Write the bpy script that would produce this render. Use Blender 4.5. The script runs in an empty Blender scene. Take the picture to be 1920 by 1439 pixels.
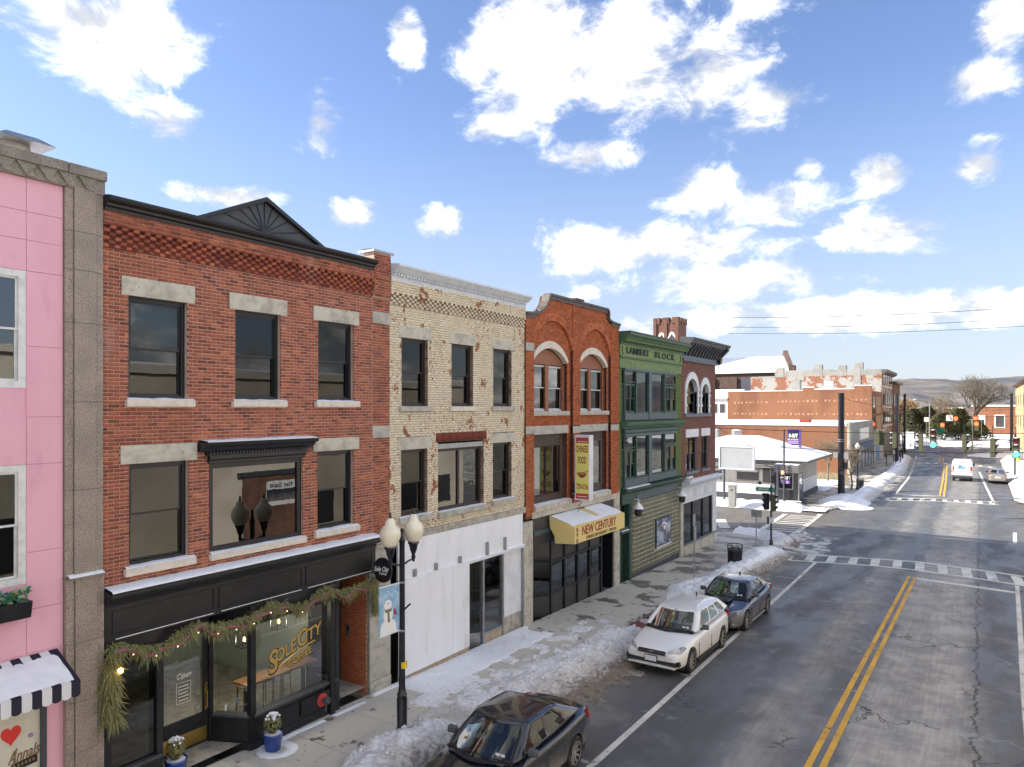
import bpy, bmesh, math, random
import numpy as np
from mathutils import Vector, Matrix
random.seed(7); rng = np.random.default_rng(7)
SC = bpy.context.scene; COL = SC.collection
R = math.radians
# ------------------------------------------------------------------ camera, sky, sun, exposure
F_PX, VX, HY, CAMZ = 1330.0, 1840.0, 765.0, 7.9
TH = math.atan((VX - 960) / F_PX); SN, CS = math.sin(TH), math.cos(TH)
cd = bpy.data.cameras.new('camera'); cam = bpy.data.objects.new('camera', cd); COL.objects.link(cam)
cam.location = (0, 0, CAMZ); cam.rotation_euler = (R(90), 0, TH)
cd.sensor_width = 36; cd.lens = 36 * F_PX / 1920; cd.shift_y = (HY - 719.5) / 1920
cd.clip_start = .1; cd.clip_end = 12000
SC.camera = cam
SUN_ELEV = R(31); SUN_XY = Vector((-.86, -.51)).normalized()
sd = bpy.data.lights.new('sun', 'SUN'); so = bpy.data.objects.new('sun', sd); COL.objects.link(so)
sd.energy = 2.0; sd.angle = R(.9); sd.color = (1, .93, .82)
to_sun = Vector((SUN_XY.x * math.cos(SUN_ELEV), SUN_XY.y * math.cos(SUN_ELEV), math.sin(SUN_ELEV)))
so.rotation_euler = to_sun.to_track_quat('Z', 'Y').to_euler()
SC.view_settings.view_transform = 'Standard'; SC.view_settings.look = 'None'
SC.view_settings.gamma = 1; SC.view_settings.exposure = 2.2
SC.view_settings.use_curve_mapping = False

def ray(x, y):
    a = (x - 960) / F_PX; b = -(y - HY) / F_PX
    return Vector((a * CS - SN, a * SN + CS, b))
def gz(y): return .019 * (41 - y) if y < 41 else 0.0
def fac(x, y, X=-12.9):
    d = ray(x, y); t = X / d.x; return d.y * t, CAMZ + d.z * t
def yp(x, y, Y):
    d = ray(x, y); t = Y / d.y; return d.x * t, CAMZ + d.z * t
def gnd(x, y, off=0):
    d = ray(x, y); t = 10
    for _ in range(50): t = (gz(d.y * t) + off - CAMZ) / d.z
    return d.x * t, d.y * t

def build_world():
    w = bpy.data.worlds.new('World'); SC.world = w; w.use_nodes = True
    nt = w.node_tree; ns = nt.nodes; L = nt.links; ns.clear()
    out = ns.new('ShaderNodeOutputWorld'); bg = ns.new('ShaderNodeBackground'); L.new(bg.outputs[0], out.inputs[0])
    sky = ns.new('ShaderNodeTexSky'); sky.sky_type = 'NISHITA'; sky.sun_disc = False
    sky.sun_elevation = SUN_ELEV; sky.sun_rotation = math.atan2(SUN_XY.x, SUN_XY.y) % (2 * math.pi)
    sky.air_density = 1.0; sky.dust_density = .6; sky.ozone_density = 2.0; sky.altitude = 300
    bg.inputs['Strength'].default_value = .15
    tc = ns.new('ShaderNodeTexCoord'); D = tc.outputs['Generated']
    def math_(op, a, b=None, clamp=False):
        n = ns.new('ShaderNodeMath'); n.operation = op; n.use_clamp = clamp
        for i, v in enumerate((a, b)):
            if v is None: continue
            if isinstance(v, (int, float)): n.inputs[i].default_value = v
            else: L.new(v, n.inputs[i])
        return n.outputs[0]
    # clouds: (px, py, half width, half height) read off the photograph as directions of the sky
    cl = [(225,55,165,85),(215,115,75,55),(318,225,80,42),(603,232,52,50),(765,75,28,42),(1000,110,105,140),(1180,130,180,105),(1330,130,140,90),(1440,195,85,50),(930,232,60,32),
          (1110,292,110,36),(1310,365,85,40),(1430,390,115,42),(1120,465,140,46),(1270,460,170,46),(1340,532,230,36),(1665,325,46,36),(1835,310,58,40),(1655,440,95,46),(1515,312,28,20),
          (1835,150,58,38),(1890,40,55,45),(665,405,46,26),(830,412,44,26),(430,366,95,22),(1600,588,420,32)]
    field = None
    for x, y, a, b in cl:
        d = ray(x, y); n = d.length; d.normalize()
        m = ns.new('ShaderNodeMapping'); m.vector_type = 'TEXTURE'
        m.inputs['Location'].default_value = d; m.inputs['Rotation'].default_value = (0, 0, math.atan2(d.y, d.x))
        m.inputs['Scale'].default_value = (.5, 1.22 * a / F_PX / n, 1.22 * b / F_PX / n)
        L.new(D, m.inputs['Vector'])
        v = ns.new('ShaderNodeVectorMath'); v.operation = 'LENGTH'; L.new(m.outputs[0], v.inputs[0])
        if field is None: field = v.outputs['Value']
        else:
            q = ns.new('ShaderNodeMath'); q.operation = 'SMOOTH_MIN'
            L.new(field, q.inputs[0]); L.new(v.outputs['Value'], q.inputs[1]); q.inputs[2].default_value = .3; field = q.outputs[0]
    field = math_('SUBTRACT', 1, field)
    # stretch the noise so that clouds flatten towards the horizon
    mp = ns.new('ShaderNodeMapping'); mp.inputs['Scale'].default_value = (1, 1, 1.7); L.new(D, mp.inputs['Vector'])
    def noise(scale, det, off=0, rough=.55):
        m2 = ns.new('ShaderNodeMapping'); m2.inputs['Location'].default_value = (off, off * .6, off); L.new(mp.outputs[0], m2.inputs['Vector'])
        n = ns.new('ShaderNodeTexNoise'); n.inputs['Scale'].default_value = scale; n.inputs['Detail'].default_value = det; n.inputs['Roughness'].default_value = rough
        n.inputs['Distortion'].default_value = .35
        L.new(m2.outputs[0], n.inputs['Vector']); return n.outputs['Fac']
    n1 = noise(12, 9, .0, .66); n2 = noise(6.5, 4, 4.1)
    # the same kind of cloud goes on all round, denser out of view to add skylight
    dt = ns.new('ShaderNodeVectorMath'); dt.operation = 'DOT_PRODUCT'; L.new(D, dt.inputs[0]); dt.inputs[1].default_value = ray(960, 300).normalized()
    inside = ns.new('ShaderNodeMapRange'); inside.inputs['From Min'].default_value = .62; inside.inputs['From Max'].default_value = .74; inside.inputs['To Max'].default_value = 4
    L.new(dt.outputs['Value'], inside.inputs['Value'])
    other = math_('SUBTRACT', math_('MULTIPLY', math_('SUBTRACT', n2, .455), 6), inside.outputs[0]); field = math_('MAXIMUM', field, other)
    f = math_('ADD', field, math_('MULTIPLY', math_('SUBTRACT', n1, .5), 2.2))
    f = math_('ADD', f, math_('MULTIPLY', math_('SUBTRACT', n2, .5), 1.9))
    mr = ns.new('ShaderNodeMapRange'); mr.interpolation_type = 'SMOOTHSTEP'
    mr.inputs['From Min'].default_value = .0; mr.inputs['From Max'].default_value = .85; L.new(f, mr.inputs['Value'])
    # lit tops, grey thick undersides
    n1b = noise(11, 4, -.03, .6)
    sh = math_('ADD', math_('ADD', .44, math_('MULTIPLY', math_('SUBTRACT', n2, .5), 1.1)), math_('MULTIPLY', math_('SUBTRACT', n1, n1b), 2.4))
    sh = math_('SUBTRACT', sh, math_('MULTIPLY', math_('SUBTRACT', f, .7), .16), True)
    sh = math_('POWER', sh, 1.7)
    cr = ns.new('ShaderNodeMix'); cr.data_type = 'RGBA'; L.new(sh, cr.inputs[0])
    cr.inputs[6].default_value = (1.12, 1.16, 1.25, 1); cr.inputs[7].default_value = (4.3, 4.15, 3.95, 1)
    # thin veil low over the horizon
    sx = ns.new('ShaderNodeSeparateXYZ'); L.new(D, sx.inputs[0])
    hz = ns.new('ShaderNodeMapRange'); hz.inputs['From Min'].default_value = .0; hz.inputs['From Max'].default_value = .42
    hz.inputs['To Min'].default_value = .70; hz.inputs['To Max'].default_value = .0; hz.interpolation_type = 'SMOOTHSTEP'
    L.new(sx.outputs['Z'], hz.inputs['Value'])
    gain = ns.new('ShaderNodeMix'); gain.data_type = 'RGBA'; gain.blend_type = 'MULTIPLY'; gain.inputs[0].default_value = 1
    L.new(sky.outputs[0], gain.inputs[6]); gain.inputs[7].default_value = SKYTINT
    veil = ns.new('ShaderNodeMix'); veil.data_type = 'RGBA'; L.new(hz.outputs[0], veil.inputs[0])
    L.new(gain.outputs[2], veil.inputs[6]); veil.inputs[7].default_value = (.90, .98, 1.13, 1)
    mx = ns.new('ShaderNodeMix'); mx.data_type = 'RGBA'; L.new(mr.outputs[0], mx.inputs[0])
    L.new(veil.outputs[2], mx.inputs[6]); L.new(cr.outputs[2], mx.inputs[7])
    L.new(mx.outputs[2], bg.inputs['Color'])
    w.cycles.sampling_method = 'MANUAL'; w.cycles.sample_map_resolution = 512
SKYTINT = (.315, .31, .35, 1)
build_world()

# ------------------------------------------------------------------ materials
MATS = {}
def base_nodes(name):
    m = bpy.data.materials.new(name); m.use_nodes = True
    nt = m.node_tree; b = nt.nodes['Principled BSDF']; MATS[name] = m
    return m, nt, nt.nodes, nt.links, b
def pos_map(ns, L, stretch=(1, 1, 1), off=(0, 0, 0)):
    g = ns.new('ShaderNodeNewGeometry'); mp = ns.new('ShaderNodeMapping')
    mp.inputs['Scale'].default_value = stretch; mp.inputs['Location'].default_value = off
    L.new(g.outputs['Position'], mp.inputs['Vector']); return mp.outputs[0]
def noise_n(ns, L, vec, scale, detail=5, rough=.55, dist=0):
    n = ns.new('ShaderNodeTexNoise'); n.inputs['Scale'].default_value = scale; n.inputs['Detail'].default_value = detail
    n.inputs['Roughness'].default_value = rough; n.inputs['Distortion'].default_value = dist
    L.new(vec, n.inputs['Vector']); return n.outputs['Fac']
def mrange(ns, L, v, a, b, c=0, d=1, smooth=True):
    n = ns.new('ShaderNodeMapRange'); n.interpolation_type = 'SMOOTHSTEP' if smooth else 'LINEAR'
    for k, q in zip(('From Min', 'From Max', 'To Min', 'To Max'), (a, b, c, d)): n.inputs[k].default_value = q
    L.new(v, n.inputs['Value']); return n.outputs[0]
def mixc(ns, L, fac_, a, b, mode='MIX'):
    n = ns.new('ShaderNodeMix'); n.data_type = 'RGBA'; n.blend_type = mode
    for i, v in ((0, fac_), (6, a), (7, b)):
        if hasattr(v, 'is_linked') or hasattr(v, 'links'): L.new(v, n.inputs[i])
        elif isinstance(v, (int, float)): n.inputs[i].default_value = v
        else: n.inputs[i].default_value = (*v[:3], 1)
    return n.outputs[2]
def mth(ns, L, op, a, b=None, clamp=False):
    n = ns.new('ShaderNodeMath'); n.operation = op; n.use_clamp = clamp
    for i, v in enumerate((a, b)):
        if v is None: continue
        if isinstance(v, (int, float)): n.inputs[i].default_value = v
        else: L.new(v, n.inputs[i])
    return n.outputs[0]
def bump_n(ns, L, b, h, strength=.3, dist=.02):
    n = ns.new('ShaderNodeBump'); n.inputs['Strength'].default_value = strength; n.inputs['Distance'].default_value = dist
    L.new(h, n.inputs['Height']); L.new(n.outputs[0], b.inputs['Normal'])
def mk(name, c, c2=None, scale=4, lo=.4, hi=.65, detail=6, rough=.6, rough2=None, metal=0, spec=.5, bump=0, bscale=30, bdist=.01,
       stretch=(1, 1, 1), coat=0, c3=None, s3=60, lo3=.55, hi3=.62, emit=None, estr=0):
    m, nt, ns, L, b = base_nodes(name)
    b.inputs['Roughness'].default_value = rough; b.inputs['Metallic'].default_value = metal
    b.inputs['Specular IOR Level'].default_value = spec; b.inputs['Coat Weight'].default_value = coat; b.inputs['Coat Roughness'].default_value = .04
    b.inputs['Base Color'].default_value = (*c, 1)
    v = pos_map(ns, L, stretch)
    cur = None
    if c2 is not None:
        n = noise_n(ns, L, v, scale, detail); f = mrange(ns, L, n, lo, hi)
        cur = mixc(ns, L, f, c, c2)
        if rough2 is not None: L.new(mrange(ns, L, n, lo, hi, rough, rough2), b.inputs['Roughness'])
    if c3 is not None:
        n3 = noise_n(ns, L, v, s3, 3); f3 = mrange(ns, L, n3, lo3, hi3)
        cur = mixc(ns, L, f3, cur if cur is not None else c, c3)
    if cur is not None: L.new(cur, b.inputs['Base Color'])
    if bump: bump_n(ns, L, b, noise_n(ns, L, v, bscale, 6), bump, bdist)
    if emit: b.inputs['Emission Color'].default_value = (*emit, 1); b.inputs['Emission Strength'].default_value = estr
    return m
def brick_mat(name, stops, stain=(.05, .045, .04), stain_amt=.5, peel=None, rough=.85, pscale=1.6, plo=.56, phi=.6, efflo=0):
    """colour per piece from the mesh attribute 'tone', stains and peeled paint over it"""
    m, nt, ns, L, b = base_nodes(name); b.inputs['Roughness'].default_value = rough; b.inputs['Specular IOR Level'].default_value = .25
    at = ns.new('ShaderNodeAttribute'); at.attribute_name = 'tone'
    rp = ns.new('ShaderNodeValToRGB'); els = rp.color_ramp.elements
    while len(els) < len(stops): els.new(.5)
    for e, (p, c) in zip(els, stops): e.position = p; e.color = (*c, 1)
    L.new(at.outputs['Fac'], rp.inputs[0])
    v = pos_map(ns, L); cur = rp.outputs[0]
    cur = mixc(ns, L, mrange(ns, L, noise_n(ns, L, v, 26, 5), .3, .75, 0, .45), cur, mixc(ns, L, 1.0, cur, (.55, .5, .5), 'MULTIPLY'))
    if peel: cur = mixc(ns, L, mth(ns, L, 'MULTIPLY', mrange(ns, L, noise_n(ns, L, v, 13, 6, .65), .56, .60), mrange(ns, L, noise_n(ns, L, pos_map(ns, L, (1, 1, 1), (2, 6, 1)), .55, 4), .46, .6)), cur, peel)
    if peel: cur = mixc(ns, L, mrange(ns, L, noise_n(ns, L, v, pscale, 12, .72), plo, phi), cur, peel)
    cur = mixc(ns, L, mrange(ns, L, noise_n(ns, L, pos_map(ns, L, (1, 1, .35)), 1.1, 7), .5, .78, 0, stain_amt), cur, stain)
    if efflo: cur = mixc(ns, L, mrange(ns, L, noise_n(ns, L, pos_map(ns, L, (1, 1, .6), (3, 1, 2)), .9, 8), .58, .8, 0, efflo), cur, (.55, .45, .4))
    L.new(cur, b.inputs['Base Color'])
    bump_n(ns, L, b, noise_n(ns, L, v, 70, 4), .35, .006)
    return m
def glass_mat(name, tint=(.30, .33, .33), refl=.03, rough=.0, wavy=.012, wscale=2.2):
    m, nt, ns, L, b = base_nodes(name); ns.remove(b)
    out = ns['Material Output']; tr = ns.new('ShaderNodeBsdfTransparent'); tr.inputs[0].default_value = (*tint, 1)
    gl = ns.new('ShaderNodeBsdfGlossy'); gl.inputs['Roughness'].default_value = rough; gl.inputs['Color'].default_value = (.92, .95, .95, 1)
    lw = ns.new('ShaderNodeLayerWeight'); lw.inputs['Blend'].default_value = .22
    f = mth(ns, L, 'ADD', mth(ns, L, 'MULTIPLY', lw.outputs['Fresnel'], .75), refl, True)
    mx = ns.new('ShaderNodeMixShader'); L.new(f, mx.inputs[0]); L.new(tr.outputs[0], mx.inputs[1]); L.new(gl.outputs[0], mx.inputs[2])
    L.new(mx.outputs[0], out.inputs[0])
    if wavy:
        n = ns.new('ShaderNodeBump'); n.inputs['Strength'].default_value = wavy; n.inputs['Distance'].default_value = .03
        L.new(noise_n(ns, L, pos_map(ns, L), wscale, 2), n.inputs['Height']); L.new(n.outputs[0], gl.inputs['Normal'])
    return m

mk('black_paint', (.012, .012, .014), (.02, .02, .022), rough=.38, spec=.45, bump=.05, bscale=12)
mk('black_frame', (.010, .011, .015), rough=.4)
mk('white_frame', (.72, .72, .70), (.6, .6, .58), scale=6, rough=.5)
mk('brown_frame', (.035, .026, .022), rough=.5)
mk('brown_siding', (.115, .085, .075), (.08, .06, .052), scale=7, rough=.65)
mk('tan_frame', (.30, .12, .06), (.24, .09, .045), scale=9, rough=.6)
mk('grey_stone', (.48, .455, .39), (.34, .325, .285), scale=3.2, lo=.4, hi=.7, rough=.9, bump=.6, bscale=14, bdist=.03, c3=(.44, .43, .38), s3=9, lo3=.55, hi3=.75)
mk('limestone', (.72, .65, .55), (.62, .56, .47), scale=6, rough=.85, bump=.15, bscale=40)
mk('old_stone', (.56, .52, .43), (.38, .355, .295), scale=4, lo=.4, hi=.7, rough=.9, bump=.5, bscale=18, bdist=.02, c3=(.24, .225, .195), s3=9, lo3=.6, hi3=.8)
mk('concrete_band', (.46, .42, .35), (.30, .27, .23), scale=5, rough=.9, bump=.3, bscale=24)
mk('pink', (.80, .43, .52), (.76, .39, .48), scale=1.3, rough=.75, bump=.22, bscale=9, stretch=(1, 1, .35), c3=(.66, .35, .43), s3=2.6, lo3=.56, hi3=.82)
mk('granite', (.37, .305, .245), (.30, .25, .205), scale=2.2, rough=.55, c3=(.16, .125, .105), s3=60, lo3=.5, hi3=.6, bump=.1, bscale=60)
mk('granite_dark', (.29, .26, .22), (.22, .195, .165), scale=3, rough=.7, c3=(.12, .10, .09), s3=60, lo3=.52, hi3=.62, bump=.2, bscale=40)
mk('mortar', (.55, .41, .33), (.45, .335, .265), scale=4, rough=.95)
mk('mortar_cream', (.34, .25, .185), (.16, .10, .075), scale=5, rough=.95)
mk('mortar_red', (.15, .06, .038), (.10, .042, .03), scale=5, rough=.95)
mk('mortar_grey', (.32, .24, .20), rough=.95)
mk('mortar_green', (.05, .075, .03), rough=.95)
mk('interior', (.05, .05, .048), (.03, .03, .03), scale=.8, rough=.9)
mk('interior_pale', (.54, .60, .57), (.46, .51, .49), scale=.7, rough=.9)
mk('roof_membrane', (.07, .07, .07), rough=.9)
mk('snow', (.88, .89, .91), (.82, .84, .87), scale=5, rough=.75, bump=.35, bscale=16, bdist=.03, spec=.3)
mk('white_paint', (.74, .75, .76), (.66, .67, .69), scale=2, rough=.45, bump=.05, bscale=8)
mk('white_board', (.85, .86, .89), (.79, .80, .82), scale=1.4, rough=.5, stretch=(1, 1, .3), c3=(.66, .65, .62), s3=2.1, lo3=.60, hi3=.80)
mk('white_cornice', (.66, .69, .73), (.56, .6, .64), scale=5, rough=.5)
mk('tile_base', (.44, .35, .24), (.34, .26, .17), scale=7, rough=.6)
mk('galv', (.36, .37, .38), (.28, .29, .30), scale=9, rough=.42, metal=.7)
mk('steel', (.5, .5, .5), (.42, .42, .42), scale=7, rough=.3, metal=.85)
mk('stainless_panel', (.34, .335, .32), (.25, .245, .24), scale=1.5, rough=.45, metal=.55, stretch=(1, 1, .2))
mk('brass', (.62, .42, .12), rough=.25, metal=1)
mk('wood', (.30, .16, .07), (.20, .10, .045), scale=9, rough=.5, stretch=(1, .15, 1))
mk('plywood', (.40, .28, .15), (.33, .22, .11), scale=6, rough=.8, stretch=(1, 1, .2))
mk('green_light', (.19, .265, .085), (.15, .21, .07), scale=4, rough=.6, c3=(.25, .30, .14), s3=12, lo3=.6, hi3=.75)
mk('green_dark', (.028, .070, .050), (.02, .052, .04), scale=6, rough=.5, lo=.4, hi=.7, c3=(.05, .09, .07), s3=5)
mk('green_mid', (.065, .14, .07), (.05, .11, .06), scale=5, rough=.55)
mk('blue_grey', (.055, .09, .105), (.075, .12, .125), scale=4, rough=.5)
mk('slate_blue', (.16, .19, .22), (.12, .145, .17), scale=4, rough=.6)
mk('dark_grey_paint', (.06, .065, .075), (.045, .05, .058), scale=5, rough=.55)
mk('charcoal_panel', (.055, .052, .052), (.042, .04, .04), scale=2, rough=.5, bump=.05)
mk('yellow_canvas', (.78, .60, .22), (.74, .57, .24), scale=3, rough=.6)
mk('yellow_sign', (.90, .80, .22), rough=.4)
mk('red_paint', (.50, .05, .045), rough=.45)
mk('maroon', (.30, .05, .03), rough=.6)
mk('olive_text', (.10, .09, .02), rough=.6)
mk('gold', (.52, .34, .09), rough=.45, metal=.25)
mk('white_text', (.85, .85, .84), rough=.5)
mk('black_text', (.01, .01, .01), rough=.6)
mk('letter_green', (.012, .03, .016), rough=.6)
mk('cream_sign', (.66, .62, .50), (.60, .57, .47), scale=3, rough=.5)
mk('brown_text', (.23, .15, .08), rough=.5)
mk('purple', (.10, .06, .30), rough=.5); mk('violet_text', (.42, .26, .72), rough=.5); mk('teal_text', (.35, .75, .68), rough=.5); mk('pink_text', (.85, .36, .52), rough=.5)
mk('navy_sign', (.02, .025, .06), rough=.35)
mk('canvas_white', (.74, .74, .74), rough=.7); mk('canvas_black', (.012, .012, .03), rough=.7)
mk('curtain', (.62, .61, .58), (.5, .49, .47), scale=9, rough=.85, stretch=(1, 1, .05))
mk('blind', (.36, .37, .37), rough=.7)
mk('pot_blue', (.010, .035, .20), (.012, .05, .26), scale=7, rough=.12, coat=.6)
mk('evergreen', (.21, .205, .07), (.12, .135, .05), scale=30, rough=.7, c3=(.30, .27, .11), s3=22)
mk('ribbon', (.25, .085, .10), rough=.6)
mk('leaf_teal', (.04, .22, .18), (.10, .28, .16), scale=30, rough=.5)
mk('leaf_pale', (.42, .50, .28), (.3, .42, .15), scale=30, rough=.5)
mk('twig', (.12, .085, .045), (.08, .06, .035), scale=30, rough=.8)
mk('bark', (.17, .145, .115), (.11, .095, .078), scale=12, rough=.9, bump=.4, bscale=20)
mk('bark_pale', (.24, .19, .13), (.17, .135, .095), scale=12, rough=.9)
mk('tan_leaves', (.35, .22, .10), (.26, .16, .07), scale=3, rough=.8)
mk('conifer', (.075, .080, .022), (.028, .042, .018), scale=.9, rough=.8, c3=(.115, .078, .022), s3=.6, lo3=.5, hi3=.7)
mk('lamp_black', (.010, .011, .018), rough=.32, spec=.6)
mk('globe', (.86, .80, .62), (.78, .72, .54), scale=6, rough=.3, coat=.3)
mk('rubber', (.018, .018, .018), (.035, .033, .03), scale=10, rough=.8)
mk('rim_silver', (.48, .47, .45), (.36, .34, .31), scale=12, rough=.35, metal=.6)
mk('rim_dirty', (.40, .36, .30), (.3, .27, .22), scale=12, rough=.5, metal=.4)
def car_paint(name, c, rough=.2, metal=0, film=(.30, .27, .23), amt=.75):
    m, nt, ns, L, b = base_nodes(name); b.inputs['Metallic'].default_value = metal; b.inputs['Coat Weight'].default_value = .9; b.inputs['Coat Roughness'].default_value = .05
    tc = ns.new('ShaderNodeTexCoord'); sp = ns.new('ShaderNodeSeparateXYZ'); L.new(tc.outputs['Object'], sp.inputs[0])
    n = noise_n(ns, L, pos_map(ns, L, (1, 1, .5)), 5, 8, .62)
    f = mth(ns, L, 'MULTIPLY', mrange(ns, L, sp.outputs['Z'], .2, .85, 1, .06), mrange(ns, L, n, .28, .62, .25, 1)); f = mth(ns, L, 'MULTIPLY', f, amt)
    L.new(mixc(ns, L, f, c, film), b.inputs['Base Color']); L.new(mrange(ns, L, f, 0, .6, rough, .75), b.inputs['Roughness']); L.new(mrange(ns, L, f, 0, .5, .9, .05), b.inputs['Coat Weight'])
car_paint('car_black', (.006, .008, .016)); car_paint('car_blue', (.016, .024, .05), .22); car_paint('car_white', (.87, .86, .83), .25, film=(.50, .44, .36), amt=.6); car_paint('car_silver', (.32, .29, .25), .3, .4); car_paint('car_navy', (.02, .03, .06)); car_paint('car_dark', (.03, .03, .035))
mk('plastic_black', (.015, .015, .016), rough=.45); mk('plastic_grey', (.08, .085, .09), rough=.5)
mk('seat_fabric', (.13, .125, .115), rough=.9); mk('chrome', (.7, .7, .7), rough=.12, metal=1)
mk('lens_clear', (.55, .57, .58), (.2, .21, .22), scale=9, rough=.08, coat=1); mk('lens_red', (.42, .012, .015), rough=.12, coat=1); mk('lens_dark', (.05, .05, .055), rough=.1, coat=1)
mk('truck_white', (.76, .76, .73), rough=.4); mk('truck_red', (.55, .16, .11), rough=.5); mk('truck_blue', (.03, .16, .38), rough=.4); mk('truck_blue_pale', (.25, .52, .75), rough=.4)
mk('signal_green_housing', (.10, .105, .055), (.075, .08, .045), scale=6, rough=.6)
mk('lamp_green', (.02, .6, .35), emit=(.05, 1, .55), estr=1.6); mk('lamp_red', (.9, .05, .02), emit=(1, .07, .02), estr=1.6); mk('lamp_off_red', (.16, .01, .015), rough=.3); mk('lamp_off', (.13, .13, .10), rough=.3)
mk('lamp_orange', (.9, .2, .03), emit=(1, .18, .03), estr=1.6)
mk('bulb_warm', (1, .6, .2), emit=(1, .55, .15), estr=2.5); mk('bulb_small', (1, .8, .4), emit=(1, .75, .35), estr=.8)
mk('sign_green', (.0, .22, .13), rough=.4); mk('sign_white', (.78, .78, .77), rough=.5); mk('sign_back', (.34, .34, .33), (.28, .28, .28), scale=8, rough=.5, metal=.3)
mk('yellow_tag', (.8, .6, .02), rough=.5)
mk('utility_grey', (.34, .35, .34), (.28, .29, .28), scale=5, rough=.6)
mk('billboard_grey', (.40, .42, .44), (.36, .38, .40), scale=1.2, rough=.6)
mk('diner_black', (.03, .03, .032), rough=.35); mk('dark_base', (.06, .06, .08), rough=.7)
mk('cream_wall', (.62, .46, .24), (.56, .41, .21), scale=.8, rough=.8); mk('tan_wall', (.72, .66, .55), (.64, .58, .47), scale=.7, rough=.85); mk('cream_pale', (.66, .60, .50), (.55, .48, .38), scale=.5, rough=.85); mk('brown_trim', (.07, .04, .03), rough=.6)
mk('banner_blue', (.22, .42, .62), (.42, .58, .72), scale=5, rough=.7); mk('scarf', (.22, .19, .10), rough=.8); mk('bird_red', (.40, .03, .10), rough=.7); mk('carrot', (.55, .09, .03), rough=.7)
mk('heart_red', (.72, .04, .03), rough=.5); mk('grape', (.30, .24, .5), rough=.6)
mk('poster', (.10, .085, .085), (.42, .48, .56), scale=2.0, lo=.42, hi=.6, rough=.4, c3=(.07, .06, .22), s3=3.1, lo3=.52, hi3=.6)
mk('pic_window', (.09, .08, .09), (.32, .22, .16), scale=4, rough=.4, c3=(.1, .14, .3), s3=5)
mk('grey_plaster', (.31, .30, .275), (.25, .24, .22), scale=1.1, rough=.9)
mk('church_stone', (.13, .085, .065), (.075, .05, .042), scale=2.2, lo=.42, hi=.6, rough=.9)
mk('tower_brick', (.19, .095, .065), (.12, .06, .045), scale=2.5, rough=.9)
mk('far_brick', (.27, .115, .06), (.21, .085, .045), scale=.9, rough=.9)
mk('white_siding', (.66, .68, .70), rough=.6); mk('coping_metal', (.12, .095, .085), (.08, .068, .062), scale=6, rough=.6)
mk('cable', (.02, .02, .022), rough=.6)
mk('hill', (.135, .115, .10), (.20, .185, .175), scale=.018, lo=.4, hi=.62, rough=1, c3=(.075, .085, .10), s3=.006, lo3=.5, hi3=.62)
mk('ghost_paint', (.46, .26, .15), (.40, .2, .11), scale=3, rough=.9); mk('ground_far', (.36, .36, .36), (.16, .13, .10), scale=.03, rough=.95)
mk('paver_red', (.23, .085, .06), (.15, .06, .045), scale=6, rough=.8)
mk('kerb_stone', (.30, .28, .25), (.2, .185, .165), scale=3, rough=.85)
mk('fence_wood', (.30, .23, .13), (.22, .17, .10), scale=4, rough=.9)
mk('glass_block_grout', (.50, .48, .38), (.38, .36, .28), scale=3, rough=.8)
mk('glass_block', (.20, .19, .12), (.135, .13, .085), scale=2.2, rough=.10, spec=.7, bump=.35, bscale=14, bdist=.03)
glass_mat('glass'); glass_mat('glass_wavy', tint=(.26, .28, .28), refl=.05, wavy=.03, wscale=1.5)
glass_mat('glass_store', tint=(.72, .76, .74), refl=.19, wavy=.01); glass_mat('glass_car', tint=(.58, .64, .62), refl=.05, wavy=0)
glass_mat('glass_dark', tint=(.10, .11, .11), refl=.06, wavy=.012); glass_mat('glass_bright', tint=(.2, .22, .22), refl=.12, wavy=.014)
brick_mat('brick_red', [(0, (.16, .055, .04)), (.3, (.31, .092, .058)), (.65, (.45, .135, .078)), (.9, (.52, .17, .085)), (1, (.60, .24, .10))], stain_amt=.2, efflo=.35)
brick_mat('brick_cream', [(0, (.78, .66, .45)), (.6, (.86, .76, .56)), (1, (.89, .81, .62))], stain=(.55, .42, .27), stain_amt=.35, peel=(.36, .14, .075), pscale=1.7, plo=.575, phi=.605)
brick_mat('brick_orange', [(0, (.33, .095, .04)), (.5, (.50, .145, .058)), (1, (.58, .185, .08))], stain=(.13, .06, .04), stain_amt=.4, efflo=.12)
brick_mat('brick_green', [(0, (.16, .225, .065)), (1, (.21, .285, .09))], stain=(.05, .08, .03), stain_amt=.25)
brick_mat('brick_dull', [(0, (.16, .065, .052)), (.5, (.225, .085, .066)), (1, (.28, .12, .09))], stain_amt=.3)
brick_mat('soldier_red', [(0, (.16, .04, .03)), (1, (.25, .065, .04))], stain_amt=.3)

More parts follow.
